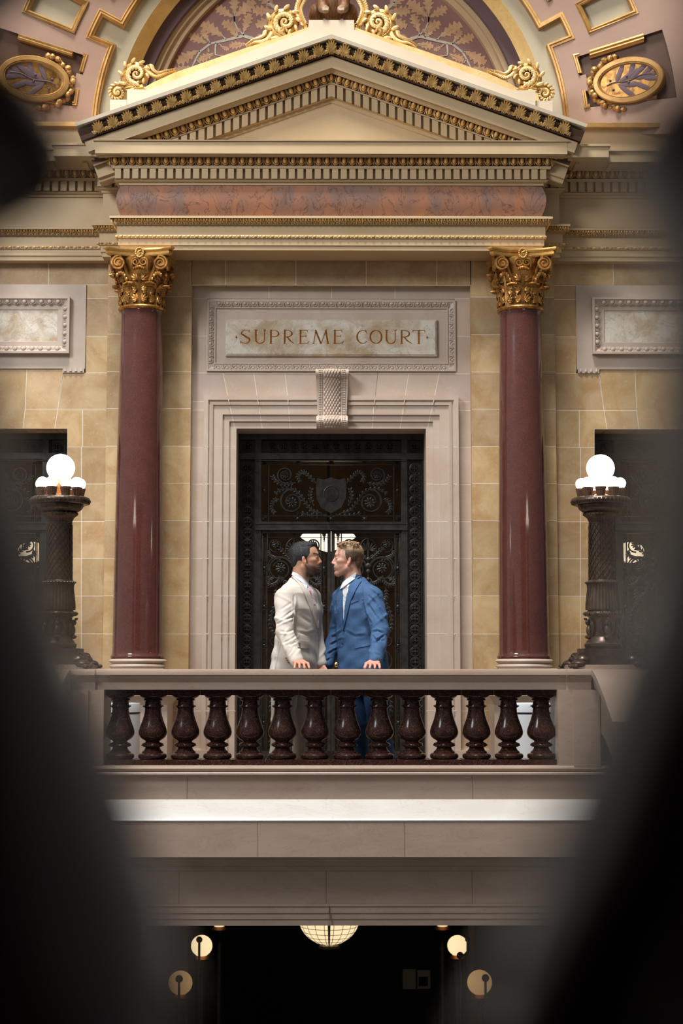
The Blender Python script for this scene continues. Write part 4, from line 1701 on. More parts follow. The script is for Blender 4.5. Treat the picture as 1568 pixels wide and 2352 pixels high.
def stube(mb, c, r0, r1, a0, turns, w0=1.9, w1=1.0, mx=1, y=0.0, n=30):
    pts = []
    for i in range(n + 1):
        t = i / n
        r = r0 + (r1 - r0) * t ** .85
        a = R(a0) + turns * 2 * PI * t
        pts.append((gx(c[0]) + mx * r * K * math.cos(a), gy + .02 + y, gz(c[1]) + r * K * math.sin(a)))
    mb.tube(pts, [(w0 + (w1 - w0) * i / n) * K for i in range(n + 1)], 6)


def curve(mb, pl, w0=1.9, w1=1.2, c0=0, mx=1, leaf=True):
    """smooth bar through picture points given relative to column c0"""
    P = [Vector((gx(c0) + mx * p[0] * K, gy + .02, gz(p[1]))) for p in pl]
    pts = []
    for i in range(len(P) - 1):
        p0, p1, p2, p3 = P[max(i - 1, 0)], P[i], P[i + 1], P[min(i + 2, len(P) - 1)]
        for q in range(6):
            t = q / 6
            pts.append(0.5 * ((2 * p1) + (p2 - p0) * t + (2 * p0 - 5 * p1 + 4 * p2 - p3) * t * t + (3 * p1 - p0 - 3 * p2 + p3) * t ** 3))
    pts.append(P[-1])
    n = len(pts)
    mb.tube(pts, [(w0 + (w1 - w0) * i / (n - 1)) * K for i in range(n)], 6)
    if leaf:
        for i in range(2, n - 1, 2):
            t = (pts[i + 1] - pts[i - 1]).normalized()
            nn = Vector((t.z, 0, -t.x))
            for sd in (-1, 1):
                d = (t + nn * sd * .9).normalized()
                M = frame(pts[i] + d * 3.8 * K, Vector((d.z, 0, -d.x)), d, 2.1 * K, 1.5 * K, 4.9 * K)
                mb.add(UELL[0], UELL[1], M)


def rosette(mb, px, py, r, c0=0, mx=1):
    c = Vector((gx(c0) + mx * px * K, gy + .006, gz(py)))
    for ring, nn, rr_ in ((.66, 9, .21), (.34, 6, .17)):
        for i in range(nn):
            a = 2 * PI * i / nn + ring
            d = Vector((math.cos(a), 0, math.sin(a)))
            M = frame(c + d * ring * r * K + Vector((0, -.006 * (1 - ring), 0)), Vector((d.z, 0, -d.x)), d, rr_ * r * K, .009, .36 * r * K)
            mb.add(UELL[0], UELL[1], M)
    mb.ell(tuple(c + Vector((0, -.010, 0))), (.2 * r * K, .012, .2 * r * K), None, 7, 5)


def leafp(mb, px, py, ang, L, w, c0=0, mx=1):
    d = Vector((math.sin(R(ang)) * mx, 0, math.cos(R(ang))))
    p = Vector((gx(c0) + mx * px * K, gy + .014, gz(py))) + d * L * K * .5
    mb.add(UELL[0], UELL[1], frame(p, Vector((d.z, 0, -d.x)), d, w * K, .008, L * K * .52))


def panel(mb, c0):
    for mx in (1, -1):
        # palmette
        n = 16
        mb.tube([(gx(c0) + mx * 19 * K * math.sin(PI * i / n * .62), gy + .02, gz(1262) + 26 * K * math.cos(PI * i / n * .62)) for i in range(n + 1)], 1.1 * K, 5)
        for a, L in ((0, 20), (24, 20), (48, 19), (74, 17), (100, 13)):
            leafp(mb, 2 + a * .03, 1264, a, L, 2.2, c0, mx)
        # upper small scroll and rosette
        stube(mb, (c0 + mx * 43, 1252), 16, 11, -100, .95, 2.0, 1.4, mx)
        rosette(mb, 43, 1250, 10, c0, mx)
        curve(mb, [(4, 1285), (14, 1276), (30, 1262), (40, 1258)], 2.2, 1.4, c0, mx)
        curve(mb, [(56, 1262), (58, 1272), (48, 1280), (30, 1284)], 1.8, 1.2, c0, mx)
        # large scroll with flower
        stube(mb, (c0 + mx * 32, 1307), 28, 17, 150, -1.35, 2.3, 1.6, mx, n=40)
        rosette(mb, 31, 1305, 13, c0, mx)
        curve(mb, [(5, 1300), (8, 1290), (22, 1281), (38, 1279), (54, 1286), (60, 1304), (54, 1324)], 2.4, 1.6, c0, mx, False)
        # leaves under the scroll, small volute
        curve(mb, [(34, 1322), (38, 1336), (50, 1344), (58, 1338), (56, 1328), (50, 1330)], 2.2, 1.1, c0, mx)
        curve(mb, [(34, 1322), (24, 1334), (12, 1340), (4, 1334)], 2.0, 1.1, c0, mx)
        # climbing acanthus spray
        curve(mb, [(8, 1345), (22, 1362), (40, 1385), (52, 1412), (54, 1440), (44, 1458)], 2.6, 1.6, c0, mx)
        curve(mb, [(40, 1350), (42, 1368), (34, 1384), (20, 1390)], 1.8, 1.0, c0, mx)
        stube(mb, (c0 + mx * 30, 1424), 24, 8, 60, -1.5, 2.0, 1.0, mx)
        rosette(mb, 30, 1424, 7, c0, mx)
        stube(mb, (c0 + mx * 44, 1472), 15, 5, 90, 1.6, 2.0, 1.0, mx)
        curve(mb, [(44, 1458), (30, 1466), (20, 1482), (24, 1500)], 2.0, 1.4, c0, mx)
        stube(mb, (c0 + mx * 30, 1520), 28, 16, 120, -1.3, 2.3, 1.5, mx, n=40)
        rosette(mb, 30, 1520, 12, c0, mx)
        curve(mb, [(54, 1536), (56, 1552), (44, 1562), (30, 1560)], 2.0, 1.2, c0, mx)
        curve(mb, [(6, 1556), (26, 1576), (46, 1600), (52, 1630), (40, 1652)], 2.4, 1.5, c0, mx)
        stube(mb, (c0 + mx * 28, 1624), 22, 8, 60, -1.5, 2.0, 1.0, mx)
        stube(mb, (c0 + mx * 32, 1680), 26, 14, 120, -1.3, 2.3, 1.5, mx, n=40)
        rosette(mb, 32, 1680, 12, c0, mx)
        curve(mb, [(54, 1696), (50, 1715), (30, 1722), (8, 1722)], 2.0, 1.2, c0, mx)
    # central stem with vase
    mb.tube([(gx(c0), gy + .02, gz(y)) for y in (1232, 1262, 1290, 1320, 1500, 1722)], [1.2 * K, 2 * K, 2.2 * K, 1.6 * K, 1.6 * K, 1.6 * K], 6)
    for y, r in ((1284, 6), (1300, 8.5), (1312, 6.5), (1330, 5), (1345, 7), (1480, 6), (1556, 7), (1640, 6)):
        mb.ell((gx(c0), gy + .014, gz(y)), (r * K, .016, r * .9 * K), None, 10, 6)


def cartouche(mb, px, py):
    c = Vector((gx(px), gy + .012, gz(py)))
    for dx, dy, rx, rz in ((0, 0, 3.6, 4.6), (-4.2, 3, 1.9, 1.9), (4.2, 3, 1.9, 1.9), (-4.2, -3, 1.9, 1.9), (4.2, -3, 1.9, 1.9), (0, 8, 2.0, 3.0), (0, -8, 2.0, 3.0), (0, 13, 3.2, 1.2), (0, -13, 2.4, 1.4), (0, 16, 2.8, .9)):
        mb.ell(tuple(c + Vector((dx * K, 0, dy * K))), (rx * K, .010, rz * K), None, 7, 5)


for sgn in (1, -1):
    fx = (lambda p: p) if sgn > 0 else (lambda p: 2 * CX - p)
    lf = MB()
    # leaf frame
    for a, b, y0, y1 in ((600, 604, 1219, YBOT), (752.5, 760.5, 1219, YBOT), (600, 760, 1219, 1225), (600, 760, 1725, YBOT)):
        stile(lf, fx(a), fx(b), y0, y1, 0.015, .05)
    stile(lf, fx(603), fx(755), 1735, 1790, -.01, .05)
    leaf_ = rel(lf, 'door_leaf', M_BRONZE, d1, smooth=False)
    g = MB()
    for p in (613.8, 737.5):
        g.box(gx(fx(p)) - .0045, gx(fx(p)) + .0045, gy + .01, gy + .03, gz(1730), gz(1224))
    for y in (1233.5, 1722):
        g.box(min(gx(fx(603)), gx(fx(753))), max(gx(fx(603)), gx(fx(753))), gy + .01, gy + .03, gz(y + 1.2), gz(y))
    for p in (606.5, 610.0, 743.0, 746.5):
        g.box(gx(fx(p)) - .002, gx(fx(p)) + .002, gy + .014, gy + .022, gz(1730), gz(1224))
    for p in (608, 745):
        for y in (1305, 1393, 1483, 1572, 1660):
            cartouche(g, fx(p), y)
        rosette(g, 0, 1228.5, 5.5, fx(p), 1)
        g.ell((gx(fx(p)), gy + .014, gz(1243)), (3 * K, .01, 1 * K), None, 6, 4)
        g.ell((gx(fx(p)), gy + .014, gz(1238)), (1.4 * K, .01, 4 * K), None, 6, 4)
    rosette(g, 0, 1228, 5, fx(676), 1)
    o = g.build('border_bars', M_BRONZE, leaf_, angle=50)
    g = MB()
    panel(g, fx(676))
    g.build('scroll_grille', M_BRONZE, leaf_, angle=60)
    if sgn < 0:
        kn = MB()
        kn.lathe([(0, 0), (.010, 0), (.010, .02), (.018, .026), (.024, .036), (.0245, .046), (.019, .056), (.008, .061), (0, .0615)], (0, 0, 0), 20)
        o = MB().merge(kn, Matrix.Translation((gx(773), gy - .012, gz(1527))) @ Matrix.Rotation(R(90), 4, 'X')).build('door_knob', M_BRASS, leaf_)
        o['label'] = 'round polished brass knob'
# transom grille with a shield
tg = MB()
for y in (1066, 1184):
    tg.box(gx(600), gx(922), gy + .01, gy + .03, gz(y + 1.3), gz(y))
for p in (617, 2 * CX - 617):
    tg.box(gx(p) - .003, gx(p) + .003, gy + .01, gy + .03, gz(1200), gz(1056))
for p in (608, 2 * CX - 608):
    for y in (1062, 1191):
        rosette(tg, 0, y, 6, p, 1)
    cartouche(tg, p, 1126)
for p in (684, CX, 2 * CX - 684):
    rosette(tg, 0, 1061, 6, p, 1)
    cartouche(tg, p, 1191)
for mx in (1, -1):
    stube(tg, (CX + mx * 90, 1152), 30, 10, 100, -1.6, 3.2, 1.8, mx, n=44)
    rosette(tg, 90, 1154, 14, CX, mx)
    stube(tg, (CX + mx * 106, 1090), 20, 8, -100, 1.6, 2.6, 1.5, mx, n=40)
    rosette(tg, 106, 1090, 10, CX, mx)
    curve(tg, [(22, 1178), (44, 1172), (62, 1150), (80, 1128), (108, 1122), (130, 1134)], 3.0, 1.8, CX, mx)
    curve(tg, [(34, 1110), (52, 1092), (64, 1084), (76, 1092), (72, 1106)], 2.6, 1.6, CX, mx)
    curve(tg, [(120, 1146), (132, 1150), (138, 1166), (130, 1178)], 2.4, 1.4, CX, mx)
    curve(tg, [(82, 1108), (104, 1112), (126, 1106), (136, 1092)], 2.4, 1.4, CX, mx)
    curve(tg, [(40, 1160), (48, 1140), (44, 1120)], 2.2, 1.4, CX, mx)
    curve(tg, [(10, 1182), (40, 1184), (70, 1178)], 3.0, 1.6, CX, mx)
sh = pp([(729, 1098), (745, 1102), (CX, 1096), (777, 1102), (793, 1098), (796, 1120), (794, 1146), (784, 1166), (CX, 1178), (738, 1166), (728, 1146), (726, 1120)], gy)
tg.prism(sh, gy + .0, gy + .03)
n = 24
tg.tube([(gx(CX) + 17 * K * math.cos(2 * PI * i / n), gy - .002, gz(1134) + 18 * K * math.sin(2 * PI * i / n)) for i in range(n + 1)], 1.2 * K, 5)
for q in range(-3, 4):
    tg.box(gx(CX + q * 3) - .0015, gx(CX + q * 3) + .0015, gy - .005, gy, gz(1146), gz(1124))
rel(tg, 'transom_grille', M_BRONZE, d1, angle=50)


def copy_tree(o, parent=None, off=Vector((0, 0, 0))):
    c = o.copy()
    COL.objects.link(c)
    if parent is not None:
        c.parent = parent
        c.matrix_parent_inverse = o.matrix_parent_inverse.copy()
    for ch in list(o.children):
        copy_tree(ch, c)
    return c


for nm, dx, lb in (('door_2', HX(-824, 1200, gy), 'bronze doors at the left edge behind the left lamp post'), ('door_3', HX(826, 1200, gy), 'bronze doors at the right edge behind the right lamp post')):
    c = copy_tree(d1)
    c.name = nm
    c.location = (dx, gy, 0)
    c['label'] = lb

# room behind the doors
inn = MB()
inn.box(-4.6, 4.6, 6.2, 6.4, 0, 4.6)
inn.box(-4.6, 4.6, 2.92, 6.4, 4.4, 4.6)
iw = struct(inn.build('wall_inner', M_AMBER, smooth=False))
iw2 = MB()
for y0, y1, d in ((1358, 1352, .10), (1352, 1348, .16), (1404, 1398, .08), (1476, 1470, .06)):
    iw2.box(-4.6, 4.6, 6.2 - d, 6.3, Z(y0, 6.1), Z(y1, 6.1))
iw2.box(-4.6, 4.6, 6.17, 6.3, Z(1560, 6.1), Z(1358, 6.1))
struct(iw2.build('stone_dado', M_HALLST, iw, smooth=False))


def pendant(x, label):
    y = 4.4
    zt, zb = Z(1219, y), Z(1268, y)
    rt = empty('pendant_lamp', (x, y, zt))
    tag(rt, label, 'lamp', 'lamps behind the bronze doors')
    k = (y - CAMY) / F
    m = MB()
    m.lathe([(0, zb), (12 * k, zb + .01), (22 * k, zb + .03), (26 * k, zb + .09), (30 * k, Z(1244, y)), (52 * k, Z(1242, y)), (64 * k, Z(1234, y)), (60 * k, Z(1228, y)), (44 * k, Z(1224, y)), (38 * k, zt), (0, zt + .01)], (x, y, 0), 32)
    rel(m, 'glass_bowl', M_SHADE, rt)
    m = MB()
    m.tube([(x, y, zt), (x, y, 4.42)], .014, 8)
    m.lathe([(0.0, zt - .005), (40 * k, zt - .005), (40 * k, zt + .012), (0, zt + .03)], (x, y, 0), 24)
    rel(m, 'hanging_rod', M_BRONZE, rt)


pendant(HX(754 - CX, 1240, 4.4), 'lit glass pendant lamp seen through the centre bronze doors above both heads')
for px, nm in ((74, 'left'), (1449, 'right')):
    y = 3.6
    x = HX(px - CX, 1268, y)
    rt = empty('pendant_lamp', (x, y, Z(1268, y)))
    tag(rt, 'lit round lamp glimpsed through the %s bronze doors' % nm, 'lamp', 'lamps behind the bronze doors')
    k = (y - CAMY) / F
    m = MB()
    m.lathe([(0, -25 * k), (14 * k, -23 * k), (25 * k, -16 * k), (31 * k, -5 * k), (31 * k, 6 * k), (25 * k, 16 * k), (12 * k, 22 * k), (0, 23 * k)], (x, y, Z(1268, y)), 32)
    rel(m, 'glass_bowl', M_SHADE, rt)
    m = MB()
    m.tube([(x, y, Z(1247, y)), (x, y, 4.42)], .014, 8)
    rel(m, 'hanging_rod', M_BRONZE, rt)

# ================================================================== BALUSTRADE
KB = 1 / 340.0
ZR = Z(1540, 0) + 0.009                      # top of the handrail
BP = [(36, 1752), (36, 1740.5), (35.4, 1740)]      # (half width, picture row) placeholder for the square blocks
ROWS = [(1739.5, 28), (1738, 31.0), (1735, 32.4), (1731.5, 32.5), (1728.5, 30.5), (1727, 27), (1726, 24.2), (1723.5, 24), (1721, 20.5), (1717, 17.6), (1713, 16.6), (1712.4, 21.6), (1710.6, 22), (1710.2, 25),
        (1707.5, 25.2), (1704.5, 23), (1702.5, 18.5), (1701.2, 16), (1699, 16.8), (1697, 20.5), (1694, 25.3), (1690, 29.3), (1685, 31.7), (1679.5, 32.3), (1674, 31.6), (1667, 29.4), (1659, 26.2), (1650, 23.0), (1641, 20.4),
        (1633, 19.0), (1626, 18.5), (1624.6, 18.6), (1624.4, 20.4), (1622.6, 20.6), (1622.2, 23.4), (1620.8, 24), (1619.2, 23.4), (1618.6, 19.6), (1616, 18.5), (1609.5, 18.2), (1608.4, 19.4), (1607.6, 22), (1606, 22.2), (1605.4, 20.2),
        (1603.6, 21.5), (1601.4, 26), (1599, 29.4), (1596.4, 30.8), (1595.4, 30.9)]
ZOFF = Z(1540, 0.18)


def bz(py):
    return ZOFF - (py - 1540) * KB


BALU_H = None


def baluster_parts(seg=40):
    b = MB()
    zb = bz(1752)
    pf = [(0, bz(1740))] + [(r * KB, bz(y)) for y, r in ROWS] + [(0, bz(1595.2))]
    b.lathe(pf, (0, 0, -zb), seg)
    w = 36 * KB
    bs = MB().box(-w, w, -w, w, 0, bz(1740) - zb + .0005)
    cp = MB().box(-w, w, -w, w, bz(1595.4) - zb, bz(1583.6) - zb)
    return b, bs, cp


bb, bs, cp = baluster_parts()
b0 = empty('baluster', (0, 0.18, bz(1752)))
bb.build('turned_shaft', M_BALU, b0, angle=30)
bs.build('base_block', M_BALU, b0, smooth=False)
cp.build('cap_block', M_BALU, b0, smooth=False)
ORD = ['first', 'second', 'third', 'fourth', 'fifth', 'sixth', 'seventh']
for i in range(14):
    x = HX(275.5 + i * 74.27 - CX + 2.5, 1660, 0.18)
    o = b0 if i == 0 else dup(b0, (x, 0.18, bz(1752)))
    o.location = (x, 0.18, bz(1752))
    o.rotation_euler = (0, 0, R(90 * (i % 4)))
    if i < 7:
        lb = 'brown veined marble baluster under the far handrail, %s from its left end' % ORD[i]
    else:
        lb = 'brown veined marble baluster under the far handrail, %s from its right end' % ORD[13 - i]
    tag(o, lb, 'baluster', 'balusters of the far balustrade')

# handrail
hr = empty('handrail', (0, 0.18, ZR))
tag(hr, 'pale limestone handrail both men rest their hands on', 'handrail')
z = lambda py, y=0.0: Z(py, y)
rp = [(-0.36, z(1584, .03)), (-0.03, z(1584, .03)), (-0.03, z(1567, .03)), (-0.022, z(1562, .02)), (-0.010, z(1558, .01)), (-0.004, z(1554, 0)), (0.0, z(1552.5, 0)), (0, z(1551, 0)), (0.006, z(1550.5, 0)), (0.006, z(1542.5)), (0.0, ZR - .003), (-0.006, ZR), (-0.36, ZR)]
XR = HX(541, 1560, 0)
rel(MB().mould([(-XR, 0), (XR, 0)], rp), 'straight_rail', M_BALC, hr, angle=25)
XE = HX(598, 1545, 0)
for s in (1, -1):
    pa = [(-XE, -0.02), (-XR, -0.02)] if s > 0 else [(XR, -0.02), (XE, -0.02)]
    e = MB().mould(pa, rp)
    rel(e, 'rail_end', M_BALC, hr, angle=25)
# piers at the ends, stair parapets that run down towards the viewer
for s, side in ((-1, 'left'), (1, 'right')):
    rt = struct(empty('trim_7' if s < 0 else 'trim_8', (s * 1.75, 0.18, 0)))
    m = MB()
    xi, xo_ = HX(521.5, 1660, 0), XE + 0.05
    a, b = sorted((s * xi, s * xo_))
    m.box(a, b, -0.002, 0.36, bz(1754), z(1584, .03))
    a, b = sorted((s * (xi + .10), s * xo_))
    m.box(a, b, -0.02, 0.0, bz(1754), z(1584, .03))
    rel(m, 'pier', M_BALC, rt, smooth=False)
    # ramped parapet: level top curling down toward the camera
    pts = [(0.36, ZR), (0.02, ZR), (-0.05, ZR - .004), (-0.15, ZR - .03), (-0.28, ZR - .075), (-0.5, ZR - .17), (-0.8, ZR - .32)]
    m = MB()
    rr = []
    for (y, zz_) in pts:
        x0 = s * (XE - .004)
        x1 = s * (XE + .62)
        rr.append([(x0, y, zz_), (x0, y, zz_ - .045), (x0 + s * .012, y, zz_ - .05), (x0 + s * .03, y, zz_ - .13), (x0 + s * .06, y, zz_ - .14), (x0 + s * .06, y, zz_ - .42), (x1, y, zz_ - .42), (x1, y, zz_)])
    m.rings(rr)
    rel(m, 'ramped_parapet', M_BALC, rt, angle=25)

# plinth, ledge and fascia of the balcony
st = MB()
prof = [(-0.5, bz(1752)), (-0.03, bz(1752)), (-0.028, z(1757.5, .03)), (0.0, z(1758.5)), (0.016, z(1761)), (0.022, z(1765)), (0.016, z(1770)), (0.008, z(1773)), (0.03, z(1774, -.03)), (0.034, z(1776, -.03)), (0.034, z(1779.5, -.03)), (0.0, z(1780.5)),
        (0.0, z(1838.5)), (-0.5, z(1838.5))]
fl = struct(MB().mould([(-2.5, 0), (2.5, 0)], prof).build('trim_9', M_BALC, angle=20))
prof = [(-0.5, z(1832)), (0.0, z(1836)), (0.10, z(1862, -.10)), (0.165, z(1878, -.165)), (0.18, z(1884.5, -.18)), (0.178, z(1887, -.18)), (-0.5, z(1887, -.18))]
struct(MB().mould([(-3.2, 0), (3.2, 0)], prof).build('trim_10', M_LEDGE, angle=20))
prof = [(-0.5, z(1886.6, -.17)), (0.174, z(1886.6, -.174)), (0.174, z(1968.5, -.174)), (0.04, z(1968.5, -.174) + .01), (0.03, z(1986, -.03)), (0.02, z(1990, -.02)), (0.0, z(1992)), (-0.01, z(2000)), (-0.03, z(2001, .03)), (-0.03, z(2076, .03)), (-.012, z(2077)), (-.012, z(2082)), (-0.02, z(2084)), (-0.02, z(2098)), (-.028, z(2099)),
        (-0.028, z(2112)), (-0.036, z(2113)), (-0.036, z(2126, .036)), (-0.6, z(2126, .036))]
struct(MB().mould([(-3.2, 0), (3.2, 0)], prof).build('trim_11', M_BALC, angle=20))
jn = MB()
for px, y0, y1, Y in ((431, 1783, 1835, 0), (1085, 1783, 1835, 0), (592, 1888, 1967, -.174), (929, 1888, 1967, -.174), (750, 2002, 2075, .03), (413, 2002, 2075, .03), (1085, 2002, 2075, .03), (757, 2078, 2125, .012)):
    a, zt_ = q2(px, y0, Y)
    _, zb_ = q2(px, y1, Y)
    jn.box(a - .0012, a + .0012, Y - .0006, Y + .01, zb_, zt_)
struct(jn.build('joint_lines', M_BROWN, fl, smooth=False))
m = MB()
m.box(-4.6, 4.6, 0.30, 2.9, -0.25, 0.0)
m.box(-4.6, 4.6, 2.9, 6.4, -0.25, 0.0)
struct(m.build('floor', M_FLOOR, smooth=False))
# skirting along the wall
m = MB()
for s in (1, -1):
    a, b = sorted((s * HX(434 - CX, 1720, YW), s * HX(478 - CX, 1720, YW)))
    m.box(a - .004, b + .06, YW - .085, YW + .1, 0, Z(1722, YW))
    a, b = sorted((s * HX(156 - CX, 1720, YW), s * HX(245 - CX, 1720, YW)))
    m.box(a, b, YW - .03, YW + .1, 0, Z(1722, YW))
    a, b = sorted((s * xa, s * xb))
    m.box(a, b, YP - .03, YP + .1, 0, Z(1722, YP))
struct(m.build('baseboard_back', M_SURR, smooth=False))

# ================================================================== LAMP POSTS
def lamp_post(x, y, label, turn):
    rt = empty('lamp_post', (x, y, ZR))
    tag(rt, label, 'lamp', 'bronze lamp posts on the balustrade piers')
    k = (y - CAMY) / F
    c = (x, y, 0)
    zz_ = lambda py: Z(py, y)
    zr_ = lambda py, r: Z(py, y - r * k)
    # stone slab and stepped bronze base
    m = MB()
    hw = 80 * k
    m.box(x - hw, x + hw, y - hw, y + hw, ZR + .0005, zr_(1526.5, 80))
    rel(m, 'stone_slab', M_BALC, rt, smooth=False)
    m = MB()
    for h_, y0, y1 in ((64, 1527, 1505), (60, 1505, 1498), (52, 1498, 1489)):
        m.box(x - h_ * k, x + h_ * k, y - h_ * k, y + h_ * k, zr_(y0, h_), zr_(y1, h_))
    m.lathe([(0, zr_(1489, 40)), (40 * k, zr_(1489, 40)), (43 * k, zr_(1484, 40)), (43 * k, zr_(1479, 40)), (39 * k, zr_(1476, 38)), (38 * k, zr_(1473, 36)), (34 * k, zr_(1468, 34)), (30 * k, zr_(1462, 30)), (0, zr_(1460, 30))], c, 32)
    rel(m, 'stepped_base', M_BRONZEB, rt, angle=30)
    for sx in (-1, 1):
        for sy in (-1, 1):
            ft = MB()
            p = Vector((x + sx * 66 * k, y + sy * 66 * k, ZR + .012))
            ft.ell(tuple(p + Vector((0, 0, .022))), (.058, .058, .032), None, 12, 7)
            ft.ell(tuple(p + Vector((-sx * .03, -sy * .03, .055))), (.05, .05, .03), None, 10, 6)
            for q in (-.026, 0, .026):
                ft.ell(tuple(p + Vector((sx * .045 + q * sy * .6, sy * .045 - q * sx * .6, .008))), (.020, .020, .016), None, 8, 5)
            ft.tube([p + Vector((-sx * .02 + .022 * math.cos(a / 2.0), -sy * .05, .075 + .022 * math.sin(a / 2.0))) for a in range(14)], .006, 5)
            rel(ft, 'claw_foot', M_BRONZEB, rt)
    # drum with four birds
    m = MB()
    m.lathe([(27 * k, zr_(1466, 28)), (26 * k, zz_(1450)), (27 * k, zz_(1430)), (31 * k, zz_(1420)), (36 * k, zz_(1416))] + [((34 + 6 * math.sin(PI * a / 8)) * k, zz_(1416 - 13 * a / 8)) for a in range(9)] + [(34 * k, zz_(1402))], c, 36)
    for i in range(14):
        a = 2 * PI * i / 14
        m.ell((x + 39 * k * math.cos(a), y + 39 * k * math.sin(a), zz_(1410)), (7 * k, 7 * k, 5 * k), None, 7, 5)
    rel(m, 'drum', M_BRONZEB, rt, angle=40)
    for q in range(4):
        a = R(90 * q + 8)
        d = Vector((math.cos(a), math.sin(a), 0))
        e = Vector((-math.sin(a), math.cos(a), 0))
        bd = MB()
        b0_ = Vector((x, y, 0)) + d * 32 * k
        bd.ell(tuple(b0_ + Vector((0, 0, zz_(1448)))), (8 * k, 8 * k, 14 * k), None, 10, 7)
        bd.ell(tuple(b0_ + d * 4 * k + Vector((0, 0, zz_(1430)))), (6 * k, 6 * k, 7 * k), None, 9, 6)
        bd.ell(tuple(b0_ + d * 9 * k + Vector((0, 0, zz_(1422)))), (4 * k, 4 * k, 3 * k), None, 8, 5)
        bd.tube([b0_ + d * 9 * k + Vector((0, 0, zz_(1424))), b0_ + d * 13 * k + Vector((0, 0, zz_(1419)))], [2.6 * k, .6 * k], 6)
        bd.ell(tuple(b0_ + d * 2 * k + Vector((0, 0, zz_(1463)))), (9 * k, 9 * k, 5 * k), None, 8, 5)
        for sd in (-1, 1):
            pts = [b0_ + e * sd * (4 + 12 * math.sin(t / 8 * PI)) * k - d * (2 + 3 * t / 8) * k + Vector((0, 0, zz_(1420 + 44 * t / 8))) for t in range(9)]
            bd.tube(pts, [2 * k, 3 * k, 3.6 * k, 4 * k, 4 * k, 3.6 * k, 3 * k, 2.4 * k, 1.4 * k], 6)
        rel(bd, 'bird_figure', M_BRONZEB, rt)
    # fluted bell
    m = MB()
    m.lathe([(30 * k, zz_(1402)), (38 * k, zz_(1401)), (38.6 * k, zz_(1396)), (38 * k, zz_(1385)), (36 * k, zz_(1368)), (34 * k, zz_(1352)), (34.5 * k, zz_(1345)), (36 * k, zz_(1341))], c, 128, flute=lambda a, z_: 1 + 0.022 * math.cos(32 * a))
    m.lathe([(33 * k, zz_(1342)), (37.5 * k, zz_(1340)), (38 * k, zz_(1337.5)), (36 * k, zz_(1335.5)), (30 * k, zz_(1332)), (29 * k, zz_(1329))], c, 36)
    for i in range(30):
        a = 2 * PI * i / 30
        m.ell((x + 37.4 * k * math.cos(a), y + 37.4 * k * math.sin(a), zz_(1338)), (3 * k, 3 * k, 2.2 * k), None, 6, 4)
    rel(m, 'fluted_bell', M_BRONZEB, rt, angle=50)
    # scaled shaft
    m = MB()
    m.lathe([(30.5 * k, zz_(1334)), (29.8 * k, zz_(1318)), (28.8 * k, zz_(1270)), (28 * k, zz_(1204)), (29.4 * k, zz_(1203.4)), (29.4 * k, zz_(1201)), (27.5 * k, zz_(1200))], c, 40)
    rows_ = 15
    for r_ in range(rows_):
        py = 1206 + r_ * 8.6
        rad = (28.1 + (py - 1204) * .0165) * k
        for i in range(16):
            a = 2 * PI * (i + (r_ % 2) * .5) / 16
            p = Vector((x + rad * math.cos(a), y + rad * math.sin(a), zz_(py)))
            e = Vector((-math.sin(a), math.cos(a), 0))
            o_ = Vector((math.cos(a), math.sin(a), 0))
            wv = rad * PI / 16 * .98
            m.tube([p + e * wv * u + Vector((0, 0, -9.5 * k * (1 - abs(u) ** 2) * -1 - 9 * k)) * 1.0 + o_ * .002 for u in (-1, -.7, -.35, 0, .35, .7, 1)], .0022, 4)
    rel(m, 'scaled_shaft', M_BRONZEB, rt, angle=40)
    # bowl
    m = MB()
    m.lathe([(27.5 * k, zz_(1201)), (28.5 * k, zz_(1198)), (32 * k, zz_(1190)), (37 * k, zz_(1186)), (41 * k, zz_(1183)), (41 * k, zz_(1180)), (38 * k, zz_(1178))], c, 120, flute=lambda a, z_: 1 + 0.018 * math.cos(30 * a))
    for i in range(24):
        a = 2 * PI * i / 24
        m.ell((x + 40 * k * math.cos(a), y + 40 * k * math.sin(a), zz_(1180)), (2.4 * k, 2.4 * k, 2.4 * k), None, 6, 4)
    m.lathe([(36 * k, zz_(1178)), (42 * k, zz_(1176)), (50 * k, zz_(1170)), (54 * k, zz_(1163)), (53 * k, zz_(1158))], c, 120, flute=lambda a, z_: 1 + 0.022 * abs(math.cos(12 * a)) - .02)
    m.lathe([(52 * k, zz_(1159)), (62 * k, zz_(1160)), (67 * k, zz_(1157)), (69 * k, zz_(1152)), (67 * k, zz_(1146)), (62 * k, zz_(1143)), (56 * k, zz_(1143.5)), (0, zz_(1146))], c, 120, flute=lambda a, z_: 1 + 0.010 * abs(math.cos(22 * a)))
    for i in range(44):
        a = 2 * PI * i / 44
        m.tube([(x + r_ * k * math.cos(a), y + r_ * k * math.sin(a), zz_(py)) for r_, py in ((60, 1143.6), (66, 1146), (69, 1152), (66.5, 1158))], 1.5 * k, 5)
    rel(m, 'fluted_bowl', M_BRONZEB, rt, angle=45)
    # main globe on its fitting
    m = MB()
    m.lathe([(26 * k, zz_(1145)), (22 * k, zz_(1140)), (13 * k, zz_(1135)), (11 * k, zz_(1120)), (15 * k, zz_(1112)), (15 * k, zz_(1102)), (8 * k, zz_(1099)), (0, zz_(1099))], c, 24)
    rel(m, 'globe_fitting', M_COPPER, rt, angle=35)
    g = rel(MB().ell((x, y, zz_(1075)), (32.5 * k, 32.5 * k, 31.8 * k), None, 40, 26), 'large_globe', M_GLOBE, rt)
